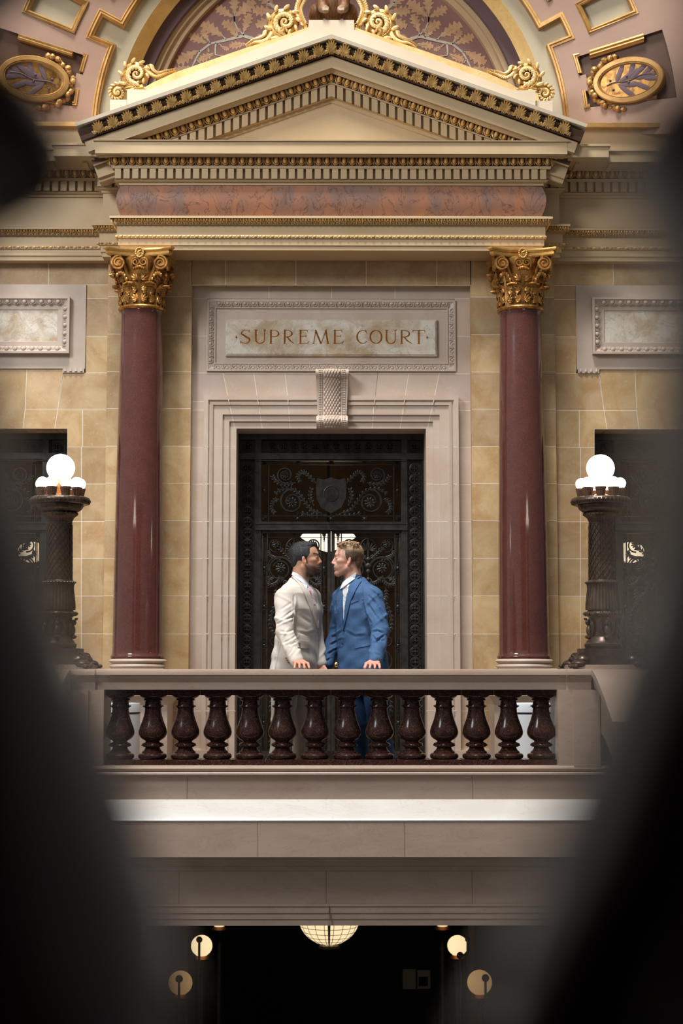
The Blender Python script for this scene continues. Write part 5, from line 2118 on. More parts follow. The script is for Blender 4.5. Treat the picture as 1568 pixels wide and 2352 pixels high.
    for i in range(9):
        a = 2 * PI * i / 9 - PI / 2 + R(turn)
        bx, by = x + 45 * k * math.cos(a), y + 45 * k * math.sin(a)
        cu = MB()
        zc_ = zz_(1144)
        cu.lathe([(7.5 * k, 0), (9.5 * k, .02), (11.5 * k, .052), (12.5 * k, .060), (12.5 * k, .066), (10 * k, .066), (0, .060)], (bx, by, zc_), 40, flute=lambda an, z_: 1 + .06 * math.cos(14 * an))
        cu.build('bulb_cup', M_CUP, g, angle=50)
        MB().ell((bx, by, zc_ + .066 + 11 * k), (13.4 * k, 13.4 * k, 13.4 * k), None, 20, 13).build('small_globe', M_GLOBE, g)
    for ch in g.children:
        ch.matrix_parent_inverse = Matrix.Identity(4)
    return rt


YL_ = 0.42
lamp_post(HX(139.5 - CX + 0, 1150, YL_), YL_, 'lit bronze lamp post with clustered white globes left of the balustrade', 25)
lamp_post(HX(1381 - CX, 1150, YL_), YL_, 'lit bronze lamp post with clustered white globes right of the balustrade', -10)

# ================================================================== LITTER BINS
def bin_(px, label, s):
    y = 1.30
    k = (y - CAMY) / F
    x = HX(px - CX, 1680, y)
    rt = empty('litter_bin', (x, y, 0))
    tag(rt, label, 'bin', 'pale litter bins')
    c = (x, y, 0)
    r = 60 * k
    zb_, zt_ = Z(1639, y - r), Z(1616, y - r)
    m = MB().lathe([(0, 0), (r * .97, 0), (r * .985, .02), (r, zb_), (0, zb_)], c, 56)
    rel(m, 'body', M_BIN, rt, angle=30)
    m = MB().lathe([(0, zb_ - .005), (r * 1.006, zb_ - .005), (r * 1.006, zb_ + .008), (0, zb_ + .008)], c, 56)
    rel(m, 'dark_band', M_BAND, rt, angle=30)
    m = MB().lathe([(0, zb_ + .008), (r, zb_ + .008), (r * .995, zt_ - .01), (r * .98, zt_), (r * .85, zt_), (r * .8, zt_ - .02), (0, zt_ - .02)], c, 56)
    rel(m, 'lid', M_BIN, rt, angle=30)
    # curved label with a round mark
    lab, ink = MB(), MB()
    a0, a1 = (-2.10, -1.55) if s < 0 else (-1.30, -0.75)
    n = 10

    def cyl(a, zz_, rr_):
        return (x + rr_ * math.cos(a), y + rr_ * math.sin(a), zz_)
    zl1, zl0 = Z(1646, y - r), Z(1677, y - r)
    rr = []
    for i in range(n + 1):
        a = a0 + (a1 - a0) * i / n
        rr.append([cyl(a, zl0, r * .999), cyl(a, zl1, r * .999), cyl(a, zl1, r * 1.006), cyl(a, zl0, r * 1.006)])
    lab.rings(rr)
    rel(lab, 'label_sheet', M_LABEL, rt, angle=25)
    am = (a0 + a1) / 2
    zc_ = Z(1658, y - r)
    R_ = .017
    for q in range(3):
        pts = []
        for i in range(7):
            t = 2 * PI * (q + i / 9.0) / 3 + .4
            pts.append(cyl(am + R_ * math.cos(t) / r, zc_ + R_ * math.sin(t), r * 1.008))
        ink.tube(pts, [.0045, .005, .005, .005, .006, .005, .001], 5)
    rel(ink, 'recycling_mark', M_INK, rt, angle=25)


bin_(262, 'pale grey litter bin with a dark band behind the leftmost balusters', -1)
bin_(1212, 'pale grey litter bin with a dark band behind the rightmost balusters', 1)

# ================================================================== LOWER HALL
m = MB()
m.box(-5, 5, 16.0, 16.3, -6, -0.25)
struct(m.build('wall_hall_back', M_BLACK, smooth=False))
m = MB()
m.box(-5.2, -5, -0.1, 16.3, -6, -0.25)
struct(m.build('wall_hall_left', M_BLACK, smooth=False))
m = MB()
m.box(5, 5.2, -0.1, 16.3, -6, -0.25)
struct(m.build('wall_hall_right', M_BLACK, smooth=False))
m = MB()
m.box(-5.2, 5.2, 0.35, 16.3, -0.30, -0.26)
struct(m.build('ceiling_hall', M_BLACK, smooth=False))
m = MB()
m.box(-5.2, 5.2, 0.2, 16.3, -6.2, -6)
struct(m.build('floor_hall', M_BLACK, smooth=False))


def hall_lamp(px, py, r, Y, label, m_, balls, top_only=False):
    k = (Y - CAMY) / F
    c = Vector((HX(px - CX, py, Y), Y, Z(py, Y)))
    rt = empty('globe_lamp', (c.x, Y, -6))
    tag(rt, label, 'lamp', 'globe lamps in the dark lower hall')
    rel(MB().ell(tuple(c), (r * k, r * k, r * k * .98), None, 36, 22), 'globe', m_, rt)
    m = MB()
    zc_ = c.z - r * k
    m.lathe([(0, -.02 - 10 * k), (10 * k, -10 * k), (18 * k, -4 * k), (15 * k, -1 * k), (12.5 * k, 2.5 * k), (0, 3 * k)], (c.x, c.y, zc_), 28)
    rel(m, 'collar', M_COPPER, rt, angle=35)
    m = MB()
    m.lathe([(12 * k, -6), (11 * k, zc_ - 40 * k), (7 * k, zc_ - 28 * k), (12 * k, zc_ - 20 * k), (5 * k, zc_ - 8 * k), (0, zc_ - 8 * k)], (c.x, c.y, 0), 24)
    rel(m, 'post', M_BRONZE, rt, angle=35)
    return rt


hall_lamp(464.5, 2172, 24, 11.0, 'glowing white globe lamp in the lower hall, left and upper of the left pair', M_GLOBEW, [])
hall_lamp(415.5, 2257, 27, 9.2, 'dim amber globe lamp in the lower hall, lowest on the left', M_GLOBED, [])
hall_lamp(1052, 2172, 23, 11.0, 'glowing white globe lamp in the lower hall, right and upper of the right pair', M_GLOBEW, [])
hall_lamp(1103, 2257, 28, 9.2, 'dim amber globe lamp in the lower hall, lowest on the right', M_GLOBED, [])
hall_lamp(505, 2109, 20, 13.0, 'globe lamp mostly hidden by the balcony edge, left of the hanging dome', M_GLOBEW, [])
hall_lamp(1017, 2109, 20, 13.0, 'globe lamp mostly hidden by the balcony edge, right of the hanging dome', M_GLOBEW, [])


def stanchion(px, py, r, Y, label):
    k = (Y - CAMY) / F
    x, zc_ = HX(px - CX, py, Y), Z(py, Y)
    rt = empty('stanchion', (x, Y, -6))
    tag(rt, label, 'post', 'ball topped posts in the lower hall')
    rel(MB().ell((x, Y, zc_), (r * k, r * k, r * k), None, 20, 13), 'ball', M_BRONZE, rt)
    rel(MB().tube([(x, Y, -6), (x, Y, zc_ - r * k * .6)], 2.7 * k, 10), 'rod', M_BRONZE, rt)


for px, py, r, Y, lb in ((459, 2158, 7.2, 9.0, 'ball topped post in front of the left white globe'), (412.5, 2248, 8.6, 7.6, 'ball topped post in front of the left amber globe'), (421, 2202, 7, 10.4, 'ball topped post just above the left amber globe'),
                         (1058, 2195, 8, 9.0, 'ball topped post in front of the right white globe'), (1116.5, 2247, 8.6, 7.6, 'ball topped post in front of the right amber globe'), (1075, 2158, 6, 10.4, 'ball topped post at the edge of the right white globe')):
    stanchion(px, py, r, Y, lb)
# hanging dome of leaded glass
Y = 10.0
k = (Y - CAMY) / F
x, zc_ = HX(757 - CX, 2110, Y), Z(2098, Y)
rt = empty('hanging_dome_lamp', (x, Y, zc_))
tag(rt, 'lit leaded glass bowl lamp hanging below the balcony edge in the lower hall', 'lamp')
R_ = 71 * k


def bowl_p(a, t):
    return (x + R_ * math.cos(t) * math.cos(a), Y + R_ * math.cos(t) * math.sin(a), zc_ - R_ * math.sin(t) * .99)


m = MB()
m.rings([[bowl_p(2 * PI * j / 40, t * PI / 2 / 14) for j in range(40)] for t in range(14)])
rel(m, 'glass_bowl', M_GLOBEW, rt)
m = MB()
for j in range(20):
    a = 2 * PI * (j + .5) / 20
    m.tube([Vector(bowl_p(a, t * PI / 2 / 13)) for t in range(13)], (3.0 if False else .7) * k, 4)
m.tube([Vector(bowl_p(-PI / 2, t * PI / 2 / 13)) + Vector((0, -.02, 0)) for t in range(14)], [3.6 * k * (1 - .06 * t) for t in range(14)], 6)
for t in range(1, 8):
    m.tube([Vector(bowl_p(2 * PI * j / 40, t * PI / 2 / 8)) for j in range(41)], .7 * k, 4)
rel(m, 'lead_cames', M_BRONZE, rt)
m = MB()
m.lathe([(0, -14 * k), (16 * k, -11 * k), (24 * k, -6 * k), (22 * k, 0), (8 * k, 3 * k), (0, 4 * k)], (x, Y, zc_ - R_ * .99), 24, flute=lambda a, z_: 1 + .08 * math.cos(9 * a))
rel(m, 'finial', M_BRONZEB, rt)
m = MB()
for j in range(3):
    a = 2 * PI * j / 3 + PI / 2
    m.tube([(x + R_ * math.cos(a), Y + R_ * math.sin(a), zc_), (x, Y, -0.28)], .012, 6)
rel(m, 'hanging_chain', M_BRONZE, rt)
# notices and stone piers in the hall
for px, lb in ((941, 'plain paper notice on the hall wall, left of the pair'), (974.5, 'paper notice with a dark picture on the hall wall, right of the pair')):
    Y = 15.98
    x0, z1 = q2(px - 15, 2226 if px < 950 else 2228, Y)
    x1, z0 = q2(px + 15, 2272 if px < 950 else 2271, Y)
    m = MB().box(x0, x1, Y - .01, Y + .02, z0, z1)
    o = m.build('notice', M_PAPER, smooth=False)
    tag(o, lb, 'notice', 'notices on the hall wall')
    if px > 950:
        MB().box(x0 + .02, x1 - .04, Y - .014, Y, z0 + .04, z0 + .3 * (z1 - z0) + .1).build('dark_picture', M_BLACK, o, smooth=False)
for px, w, Y, lb in ((426, 8, 13.6, 'left'), (1085, 9, 13.6, 'right')):
    x = HX(px - CX, 2170, Y)
    k = (Y - CAMY) / F
    m = MB().lathe([(w * k * 1.3, -6), (w * k * 1.3, -5.5), (w * k, -5.4), (w * k * .92, -.5), (w * k * 1.2, -.3), (0, -.27)], (x, Y, 0), 24)
    o = tag(m.build('hall_column', M_HALLST, angle=30), 'dim stone column beside the %s globes in the lower hall' % lb, 'column')

# ================================================================== NEAR BALUSTRADE (out of focus, around the lens)
NY = -10.46
zb0 = Z(345, -10.5) - (bz(1620.8) - bz(1752))
HB = bz(1583.6) - bz(1752)
NR = [(1621, 23.6), (1622.4, 23.4), (1624, 22.6), (1627.3, 22.2), (1632.8, 22.7), (1638.4, 23.3), (1642.7, 24.2), (1645.7, 25.2), (1649.4, 26.9), (1653, 28.6), (1657.6, 30.6), (1666, 32.6), (1690, 31)]


def near_r(y, r, side):
    if side == 'right' and 1622 < y < 1690:
        return max(r, float(np.interp(y, [q[0] for q in NR], [q[1] for q in NR])))
    if side == 'right' and 1608 < y < 1619:
        return r + 2.0
    return r + 0.9 * math.exp(-((y - 1660) / 15.0) ** 2)


for s, side, yn, row_, xe_, full in ((-1, 'left', -10.41, 318, 140, 0.8), (1, 'right', -10.50, 345, 1448, 2.8)):
    zr_n = Z(row_, yn)
    xn = (xe_ - 760) / F * (yn - CAMY) + s * 0.0700
    zo = zr_n - (bz(1620.8) - bz(1752))
    o = empty('baluster', (xn, yn, zo))
    b_ = MB().lathe([(0, bz(1740))] + [(near_r(y, r, side) * KB, bz(y)) for y, r in ROWS] + [(0, bz(1595.2))], (0, 0, -bz(1752)), 64)
    b_.build('turned_shaft', M_BALU, o, angle=30)
    w = 36 * KB
    MB().box(-w, w, -w, w, zb0 - zo, bz(1740) - bz(1752) + .0005).build('base_block', M_BALU, o, smooth=False)
    MB().box(-w, w, -w, w, bz(1595.4) - bz(1752), HB + .035 + zb0 - zo).build('cap_block', M_BALU, o, smooth=False)
    tag(o, 'huge dark blurred baluster close to the lens on the %s' % side, 'baluster', 'balusters of the near balustrade')
m = MB()
m.box(-1.2, 1.2, NY - .2, NY + .2, zb0 + HB + .035, zb0 + HB + .165)
struct(m.build('trim_12', M_BALC, smooth=False))
m = MB()
m.box(-1.2, 1.2, NY - .2, NY + .2, zb0 - .3, zb0)
struct(m.build('trim_13', M_BALC, smooth=False))
m = MB()
m.box(-3, 3, NY - 3.2, NY + .2, zb0 - .5, zb0 - .3)
struct(m.build('floor_gallery_occluder', M_DARK, smooth=False))  # out-of-view floor of the dark shell added around the near balusters
m = MB()
m.box(-3, 3, NY - 3.2, NY - 3.0, zb0 - .3, zb0 + 3.2)
struct(m.build('wall_gallery_occluder', M_DARK, smooth=False))  # unseen back wall, added so the lens side of the balusters stays dark
for s, side in ((-1, 'left'), (1, 'right')):
    m = MB()
    a, b = sorted((s * 1.0, s * 1.3))
    m.box(a, b, NY - 3.0, NY + .25, zb0 - .3, zb0 + 3.0)
    struct(m.build('wall_gallery_occluder_' + side, M_DARK, smooth=False))  # unseen side walls, added to block light reaching the near balusters
m = MB()
m.box(-3, 3, NY - 3.2, NY - .1, zb0 + 3.0, zb0 + 3.2)
struct(m.build('ceiling_gallery_occluder', M_DARK, smooth=False))  # unseen ceiling, added to keep overhead light off the near balusters

# ================================================================== SCULPTED FIGURES
class Field:
    """distance field on a grid, blended shapes, turned into a quad surface"""

    def __init__(s, lo, hi, h):
        s.h = h
        s.lo = np.array(lo, float)
        s.n = [int(math.ceil((hi[i] - lo[i]) / h)) + 1 for i in range(3)]
        s.phi = np.full(s.n, 0.2, dtype=np.float32)

    def win(s, lo, hi, pad):
        a, sl = [], []
        for i in range(3):
            i0 = max(0, int((lo[i] - pad - s.lo[i]) / s.h))
            i1 = min(s.n[i], int((hi[i] + pad - s.lo[i]) / s.h) + 2)
            if i1 <= i0:
                return None, None
            sl.append(slice(i0, i1))
            sh = [1, 1, 1]
            sh[i] = i1 - i0
            a.append((s.lo[i] + np.arange(i0, i1) * s.h).astype(np.float32).reshape(sh))
        return tuple(sl), a

    def blend(s, sl, d, k, sub=False):
        p = s.phi[sl]
        if sub:
            d = -d
            if k > 0:
                h = np.clip(0.5 - 0.5 * (p - d) / k, 0, 1)
                s.phi[sl] = p + (d - p) * h + k * h * (1 - h)
            else:
                s.phi[sl] = np.maximum(p, d)
        else:
            if k > 0:
                h = np.clip(0.5 + 0.5 * (p - d) / k, 0, 1)
                s.phi[sl] = p + (d - p) * h - k * h * (1 - h)
            else:
                s.phi[sl] = np.minimum(p, d)

    def cone(s, a, b, ra, rb, k=0.015, sub=False, wr=None):
        a, b = np.array(a, float), np.array(b, float)
        r = max(ra, rb)
        sl, (x, y, z) = s.win(np.minimum(a, b) - r, np.maximum(a, b) + r, k + 4 * s.h + 0.01)
        if sl is None:
            return s
        ab = b - a
        L2 = max(1e-9, ab @ ab)
        t = np.clip(((x - a[0]) * ab[0] + (y - a[1]) * ab[1] + (z - a[2]) * ab[2]) / L2, 0, 1)
        dx, dy, dz = x - a[0] - t * ab[0], y - a[1] - t * ab[1], z - a[2] - t * ab[2]
        d = np.sqrt(dx * dx + dy * dy + dz * dz) - (ra + (rb - ra) * t)
        if wr is not None:
            amp, fr, tw, ph = wr
            u = dx * (ab[2]) / math.sqrt(L2) - dz * (ab[0]) / math.sqrt(L2)
            w = np.sin(fr * t + tw * u / r + ph + 0.8 * np.sin(3.1 * t * fr * .4 + 2 * dy / r))
            d = d - amp * (np.maximum(w, -0.35) ** 3) * np.sin(PI * np.clip(t * .9 + .05, 0, 1)).astype(np.float32)
        s.blend(sl, d, k, sub)
        return s

    def ell(s, c, r, k=0.012, sub=False, M=None):
        c = np.array(c, float)
        r = np.array(r, float)
        m = r.max() if M is not None else r
        sl, (x, y, z) = s.win(c - m, c + m, k + 4 * s.h)
        if sl is None:
            return s
        x, y, z = x - c[0], y - c[1], z - c[2]
        if M is not None:
            m = np.array(M)
            x, y, z = (m[0][0] * x + m[1][0] * y + m[2][0] * z, m[0][1] * x + m[1][1] * y + m[2][1] * z, m[0][2] * x + m[1][2] * y + m[2][2] * z)
        k0 = np.sqrt((x / r[0]) ** 2 + (y / r[1]) ** 2 + (z / r[2]) ** 2)
        k1 = np.sqrt((x / r[0] ** 2) ** 2 + (y / r[1] ** 2) ** 2 + (z / r[2] ** 2) ** 2)
        d = k0 * (k0 - 1) / np.maximum(k1, 1e-6)
        s.blend(sl, d.astype(np.float32), k, sub)
        return s

    def loft(s, lev, f, k=0.02, p=2.3):
        """stack of (z, cx, cy, half width across, half depth along f)"""
        lev = sorted(lev)
        zs = np.array([q[0] for q in lev])
        rm = max(max(q[3], q[4]) for q in lev)
        sl, (x, y, z) = s.win((min(q[1] for q in lev) - rm, min(q[2] for q in lev) - rm, zs[0]), (max(q[1] for q in lev) + rm, max(q[2] for q in lev) + rm, zs[-1]), k + 4 * s.h)
        zz = np.clip(z, zs[0], zs[-1])
        ip = lambda j: np.interp(zz.ravel(), zs, [q[j] for q in lev]).reshape(zz.shape).astype(np.float32)
        cx, cy, hw, hd = ip(1), ip(2), ip(3), ip(4)
        v = (x - cx) * f[0] + (y - cy) * f[1]
        u = -(x - cx) * f[1] + (y - cy) * f[0]
        q = (np.abs(u / hw) ** p + np.abs(v / hd) ** p) ** (1 / p)
        d = (q - 1) * np.minimum(hw, hd) * 0.9
        d = np.maximum(d, np.abs(z - (zs[0] + zs[-1]) / 2) - (zs[-1] - zs[0]) / 2)
        s.blend(sl, d.astype(np.float32), k)
        return s

    def mesh(s, smooth=1):
        phi = s.phi
        nx, ny, nz = phi.shape
        sg = phi < 0
        c = [(i, j, k) for i in (0, 1) for j in (0, 1) for k in (0, 1)]
        V = lambda a, o: a[o[0]:nx - 1 + o[0], o[1]:ny - 1 + o[1], o[2]:nz - 1 + o[2]]
        cnt = np.zeros((nx - 1, ny - 1, nz - 1), dtype=np.int8)
        for o in c:
            cnt += V(sg, o)
        act = np.argwhere((cnt > 0) & (cnt < 8))
        idx = np.full(cnt.shape, -1, dtype=np.int32)
        idx[act[:, 0], act[:, 1], act[:, 2]] = np.arange(len(act))
        acc = np.zeros((len(act), 3))
        num = np.zeros(len(act))
        val = {o: phi[act[:, 0] + o[0], act[:, 1] + o[1], act[:, 2] + o[2]].astype(float) for o in c}
        for o in c:
            for ax in range(3):
                if o[ax]:
                    continue
                q = list(o)
                q[ax] = 1
                q = tuple(q)
                a, b = val[o], val[q]
                m = (a < 0) != (b < 0)
                t = np.where(m, a / np.where(np.abs(a - b) < 1e-12, 1, a - b), 0)
                for d in range(3):
                    acc[:, d] += np.where(m, o[d] + (t if d == ax else 0), 0)
                num += m
        v = (act + acc / num[:, None]) * s.h + s.lo
        faces = []
        for ax in range(3):
            a, b = [(1, 2), (2, 0), (0, 1)][ax]
            lo = [slice(1, n - 1) for n in (nx, ny, nz)]
            lo[ax] = slice(0, phi.shape[ax] - 1)
            hi = list(lo)
            hi[ax] = slice(1, phi.shape[ax])
            s0, s1 = sg[tuple(lo)], sg[tuple(hi)]
            e = np.argwhere(s0 != s1)
            if not len(e):
                continue
            flip = s0[e[:, 0], e[:, 1], e[:, 2]]
            for d in range(3):
                if d != ax:
                    e[:, d] += 1

            def cell(da, db):
                q = e.copy()
                q[:, a] -= da
                q[:, b] -= db
                return idx[q[:, 0], q[:, 1], q[:, 2]]
            quad = np.stack([cell(1, 1), cell(0, 1), cell(0, 0), cell(1, 0)], 1)
            quad[~flip] = quad[~flip][:, ::-1]
            faces.append(quad)
        f = np.concatenate(faces)
        f = f[(f >= 0).all(1)]
        for _ in range(smooth):
            sm = np.zeros_like(v)
            cn = np.zeros(len(v))
            for i in range(4):
                for j in (1, 3):
                    np.add.at(sm, f[:, i], v[f[:, (i + j) % 4]])
                    np.add.at(cn, f[:, i], 1)
            v = v * 0.5 + 0.5 * sm / np.maximum(cn, 1)[:, None]
        return v, f

    def build(s, name, m, parent=None, smooth=1, color=None, label=None):
        v, f = s.mesh(smooth)
        me = bpy.data.meshes.new(name)
        me.vertices.add(len(v))
        me.vertices.foreach_set('co', v.astype(np.float32).ravel())
        me.loops.add(len(f) * 4)
        me.loops.foreach_set('vertex_index', f.astype(np.int32).ravel())
        me.polygons.add(len(f))
        me.polygons.foreach_set('loop_start', np.arange(0, len(f) * 4, 4, dtype=np.int32))
        me.polygons.foreach_set('loop_total', np.full(len(f), 4, dtype=np.int32))
        me.update(calc_edges=True)
        me.validate()
        me.polygons.foreach_set('use_smooth', [True] * len(me.polygons))
        if color is not None:
            at = me.attributes.new('tint', 'FLOAT_COLOR', 'POINT')
            col = np.ones((len(v), 4), dtype=np.float32)
            col[:, :3] = color(v)
            at.data.foreach_set('color', col.ravel())
        me.materials.append(m)
        o = bpy.data.objects.new(name, me)
        COL.objects.link(o)
        if parent is not None:
            o.parent = parent
        if label:
            o['label'] = label
        return o


M_SKIN = mat('skin', (255, 255, 255), 0.5, tint=True, spec=0.35)
M_CREAM = mat('cream_wool_suiting', (208, 200, 189), 0.8, c2=(202, 193, 181), nscale=20, bump=0.08, bscale=400, spec=0.25)
M_CREAMD = mat('cream_trouser_cloth', (206, 198, 186), 0.8, c2=(198, 190, 178), nscale=20, spec=0.25)
M_BLUE = mat('blue_wool_suiting', (66, 96, 134), 0.75, c2=(58, 88, 126), nscale=60, bump=0.1, bscale=500, spec=0.25)
M_NAVY = mat('dark_blue_trouser_cloth', (44, 72, 108), 0.8, c2=(36, 62, 96), nscale=40, spec=0.25)
M_SHIRT = mat('white_shirt_cotton', (230, 232, 238), 0.7)
M_HAIRK = mat('black_hair', (15, 15, 17), 0.36, c2=(30, 31, 36), nscale=40, stretch=(0.5, 2, 3), bump=0.7, bscale=260)
M_HAIRB = mat('tousled_brown_hair', (108, 80, 56), 0.5, tint=True, c2=(182, 150, 112), nscale=22, stretch=(1, 1, 2), bump=0.5, bscale=200)
M_TIEP = mat('floral_pink_tie', (224, 212, 214), 0.6, c2=(196, 96, 128), nscale=60, lo=0.52, hi=0.6, spots=(120, 110, 126))
M_TIEG = mat('pale_floral_tie', (212, 208, 206), 0.6, c2=(120, 150, 172), nscale=55, lo=0.52, hi=0.6, spots=(168, 158, 150))
M_SHOE = mat('brown_leather', (78, 48, 32), 0.3)
M_BUTT = mat('horn_button', (176, 142, 84), 0.35)
M_BUTD = mat('dark_button', (22, 24, 30), 0.35)
CAMP = Vector((0, CAMY, EYE))
PX = 324.6


def sculpt_person(nm, label, side, base, Yh, fdir, chest, tor, near, far, legs, hair, suit):
    """side: +1 faces right with the right arm near the lens, -1 faces left with the left arm near"""
    Fv = np.array([fdir[0], fdir[1], 0.0])
    Nv = np.array([-fdir[1], fdir[0], 0.0])
    if Nv[1] > 0:
        Nv = -Nv                       # towards the lens
    Hc = np.array(W(base[0], base[1], Yh))

    def hp(a, b, y=0.0):
        return Hc + np.array([side * a / PX, y, -b / PX])
    r_ = lambda a, b, y: (a / PX, y, b / PX)
    near = {'n' + k: v for k, v in near.items()}
    far = {'f' + k: v for k, v in far.items()}
    J = {k: np.array(W(*v)) for k, v in list(near.items()) + list(far.items())}
    nb = np.array(W(*tor['neck']))
    allp = [Hc] + list(J.values()) + [np.array(W(*q)) for q in legs]
    lo = np.min(allp, 0) - np.array([0.22, 0.22, 0])
    hi = np.max(allp, 0) + np.array([0.22, 0.22, 0.20])
    lo[2] = -0.004
    B = Field(lo, hi, 0.0036)
    # skull and face
    B.ell(hp(-3, -14), r_(32, 27, .077))
    B.ell(hp(8, -10), r_(21.5, 24, .069))
    B.ell(hp(12, 8), r_(19, 25, .060))
    B.ell(hp(22, 15), r_(11, 12, .038))
    B.ell(hp(25, 30), r_(8.2, 7.2, .026))
    for y in (-1, 1):
        B.cone(hp(0, 17, y * .056), hp(23, 31, y * .014), .017, .019)
        B.ell(hp(16, 2, y * .046), (.034, .020, .020))
    B.cone(hp(26.8, -11.5, -.028), hp(26.8, -11.5, .028), .0115, .0115)
    for y in (-1, 1):
        B.ell(hp(30.5, -4.5, y * .033), (.013, .017, .0095), .010, True)
        B.ell(hp(25.3, -4.0, y * .032), (.0125, .0135, .0115), .004)
    B.cone(hp(29.6, -7), hp(35.2, 5), .0068, .0105, .007)
    B.ell(hp(35.6, 6), (.0105, .0105, .0095), .005)
    for y in (-1, 1):
        B.ell(hp(31.8, 8, y * .012), (.0105, .0085, .008), .005)
    B.ell(hp(31.0, 16.4), r_(2.9, 2.0, .022), .005)
    B.ell(hp(30.6, 21.2), r_(3.1, 2.3, .020), .005)
    B.cone(hp(34.2, 18.9, -.020), hp(34.2, 18.9, .020), .0028, .0028, .003, True)
    B.cone(hp(34.0, 26.0, -.012), hp(34.0, 26.0, .012), .004, .004, .006, True)
    # ears
    for y in (-1, 1):
        Mx = Matrix.Rotation(R(-14 * side), 3, 'Y')
        B.ell(hp(-1.5, 4, y * .079), (.0135, .010, .031), .006, False, Mx)
        B.ell(hp(0.4, 2.5, y * .091), (.0078, .0115, .0205), .002, True, Mx)
        B.ell(hp(1.0, 13.0, y * .077), (.008, .007, .008), .004)
    # neck and trunk
    B.cone(hp(-9, 12), nb, .054, .062, .03)
    sh = np.array(W(*tor['shoulder']))
    ch = np.array(W(*chest))
    pv = np.array(W(*tor['pelvis']))
    B.loft([(pv[2] - .04, pv[0], pv[1], .15, .10), (pv[2] + .12, pv[0], pv[1], .14, .095), ((pv[2] + ch[2]) / 2, (pv[0] + ch[0]) / 2, (pv[1] + ch[1]) / 2, .145, .095), (ch[2], ch[0], ch[1], .165, .105),
            (sh[2] - .03, sh[0], sh[1], .155, .085), (sh[2] + .01, sh[0], sh[1], .10, .06)], (Fv[0], Fv[1]), .03)
    for q in (near, far):
        ks = list(q.keys())
        a, b, c, d_ = [J[k] for k in ks]
        B.cone(a, b, .050, .040, .03)
        B.cone(b, c, .041, .027, .02)
        # hand: palm, four fingers, thumb
        rest = q is near
        if rest:
            kc = d_
            fw = np.array([0.10 * side, -1.0, -0.12])
            fw /= np.linalg.norm(fw)
            ac = np.array([1.0, 0.10 * side, 0.0])
            for w in (-.030, -.010, .010, .030):
                B.cone(c + ac * w * .55 + np.array([0, 0, -.004]), kc + ac * w * 1.05, .0155, .0125, .010)
            for i, (w, L) in enumerate(((-.036, .066), (-.013, .078), (.011, .076), (.034, .062))):
                k0 = kc + ac * w
                k1 = k0 + fw * L * .50 + ac * w * .22 + np.array([0, 0, .004])
                k2 = k0 + fw * L * .92 + ac * w * .40
                k2[2] = ZR + .0085
                B.cone(k0, k1, .0112, .0098, .006)
                B.cone(k1, k2, .0098, .0082, .004)
            t0 = c * .55 + kc * .45 + ac * side * .030
            t1 = t0 + np.array([side * .026, -.022, -.012])
            t2 = t1 + np.array([side * .012, -.030, 0])
            t2[2] = ZR + .010
            B.cone(t0, t1, .0150, .0115, .010)
            B.cone(t1, t2, .0115, .0092, .005)
        else:
            dn = (d_ - c) / np.linalg.norm(d_ - c)
            ac = np.array([Fv[0], Fv[1], 0.0])
            for w in (-.028, -.009, .010, .029):
                B.cone(c + ac * w * .5, d_ + ac * w, .014, .012, .010)
            for w, L in ((-.032, .060), (-.011, .072), (.011, .070), (.031, .056)):
                k0 = d_ + ac * w
                k1 = k0 + dn * L * .5 + np.array([side * .010, 0, 0])
                k2 = k1 + dn * L * .3 + np.array([side * .022, 0, 0])
                B.cone(k0, k1, .0105, .0095, .005)
                B.cone(k1, k2, .0095, .008, .004)
            t0 = c * .6 + d_ * .4 + ac * .028
            B.cone(t0, t0 + dn * .04 + ac * .022, .0135, .0105, .008)
            B.cone(t0 + dn * .04 + ac * .022, t0 + dn * .068 + ac * .020, .0105, .0085, .004)
    LG = [np.array(W(*q)) for q in legs]
    for i, sgn in ((0, 1), (1, -1)):
        hip = pv + Nv * .085 * sgn
        an = LG[i].copy()
        an[2] = 0.09
        kn = (hip + an) / 2 + Fv * .03
        B.cone(hip, kn, .075, .050, .03)
        B.cone(kn, an, .048, .034, .02)
        B.cone(an + np.array([0, 0, -.045]), an + Fv * .14 + np.array([0, 0, -.06]), .034, .026, .02)
    skin = np.array(lin(suit['skin']))
    bcol = np.array(lin(suit['beard']))

    def color(v):
        q = v - Hc
        a, b, y = side * q[:, 0] * PX, -q[:, 2] * PX, np.abs(q[:, 1])
        c = np.tile(skin, (len(v), 1))

        def mixin(mask, col):
            m = np.clip(mask, 0, 1)[:, None]
            return c * (1 - m) + np.array(col) * m
        sm = lambda x, e0, e1: np.clip((x - e0) / (e1 - e0), 0, 1)
        hd = (b < 46) & (np.abs(a) < 50)
        # flushed ear, cheek, nose
        red = np.array(lin(suit['flush']))
        c = mixin(hd * 0.55 * np.exp(-((a + 1) / 6.0) ** 2 - ((b - 4) / 12.0) ** 2) * (y > .070), red)
        c = mixin(hd * 0.35 * np.exp(-((a - 18) / 8.0) ** 2 - ((b - 6) / 7.0) ** 2), red)
        c = mixin(hd * 0.35 * np.exp(-((a - 36) / 4.0) ** 2 - ((b - 6) / 5.0) ** 2), red)
        # beard and moustache
        cheek = 9 + np.maximum(0, (a - 6)) * 0.26
        bd = sm(b, cheek, cheek + 7) * sm(a, -1, 5) * sm(46 - b, 0, 8)
        c = mixin(hd * bd * suit['bk'], bcol)
        c = mixin(hd * sm(a, 14, 24) * sm(b, 20, 27) * sm(44 - b, 0, 4) * suit['gk'], bcol)
        c = mixin(hd * sm(a, 25, 30) * sm(b, 10.5, 13) * sm(16.0 - b, 0, 1.5) * suit['gk'] * .9, bcol)
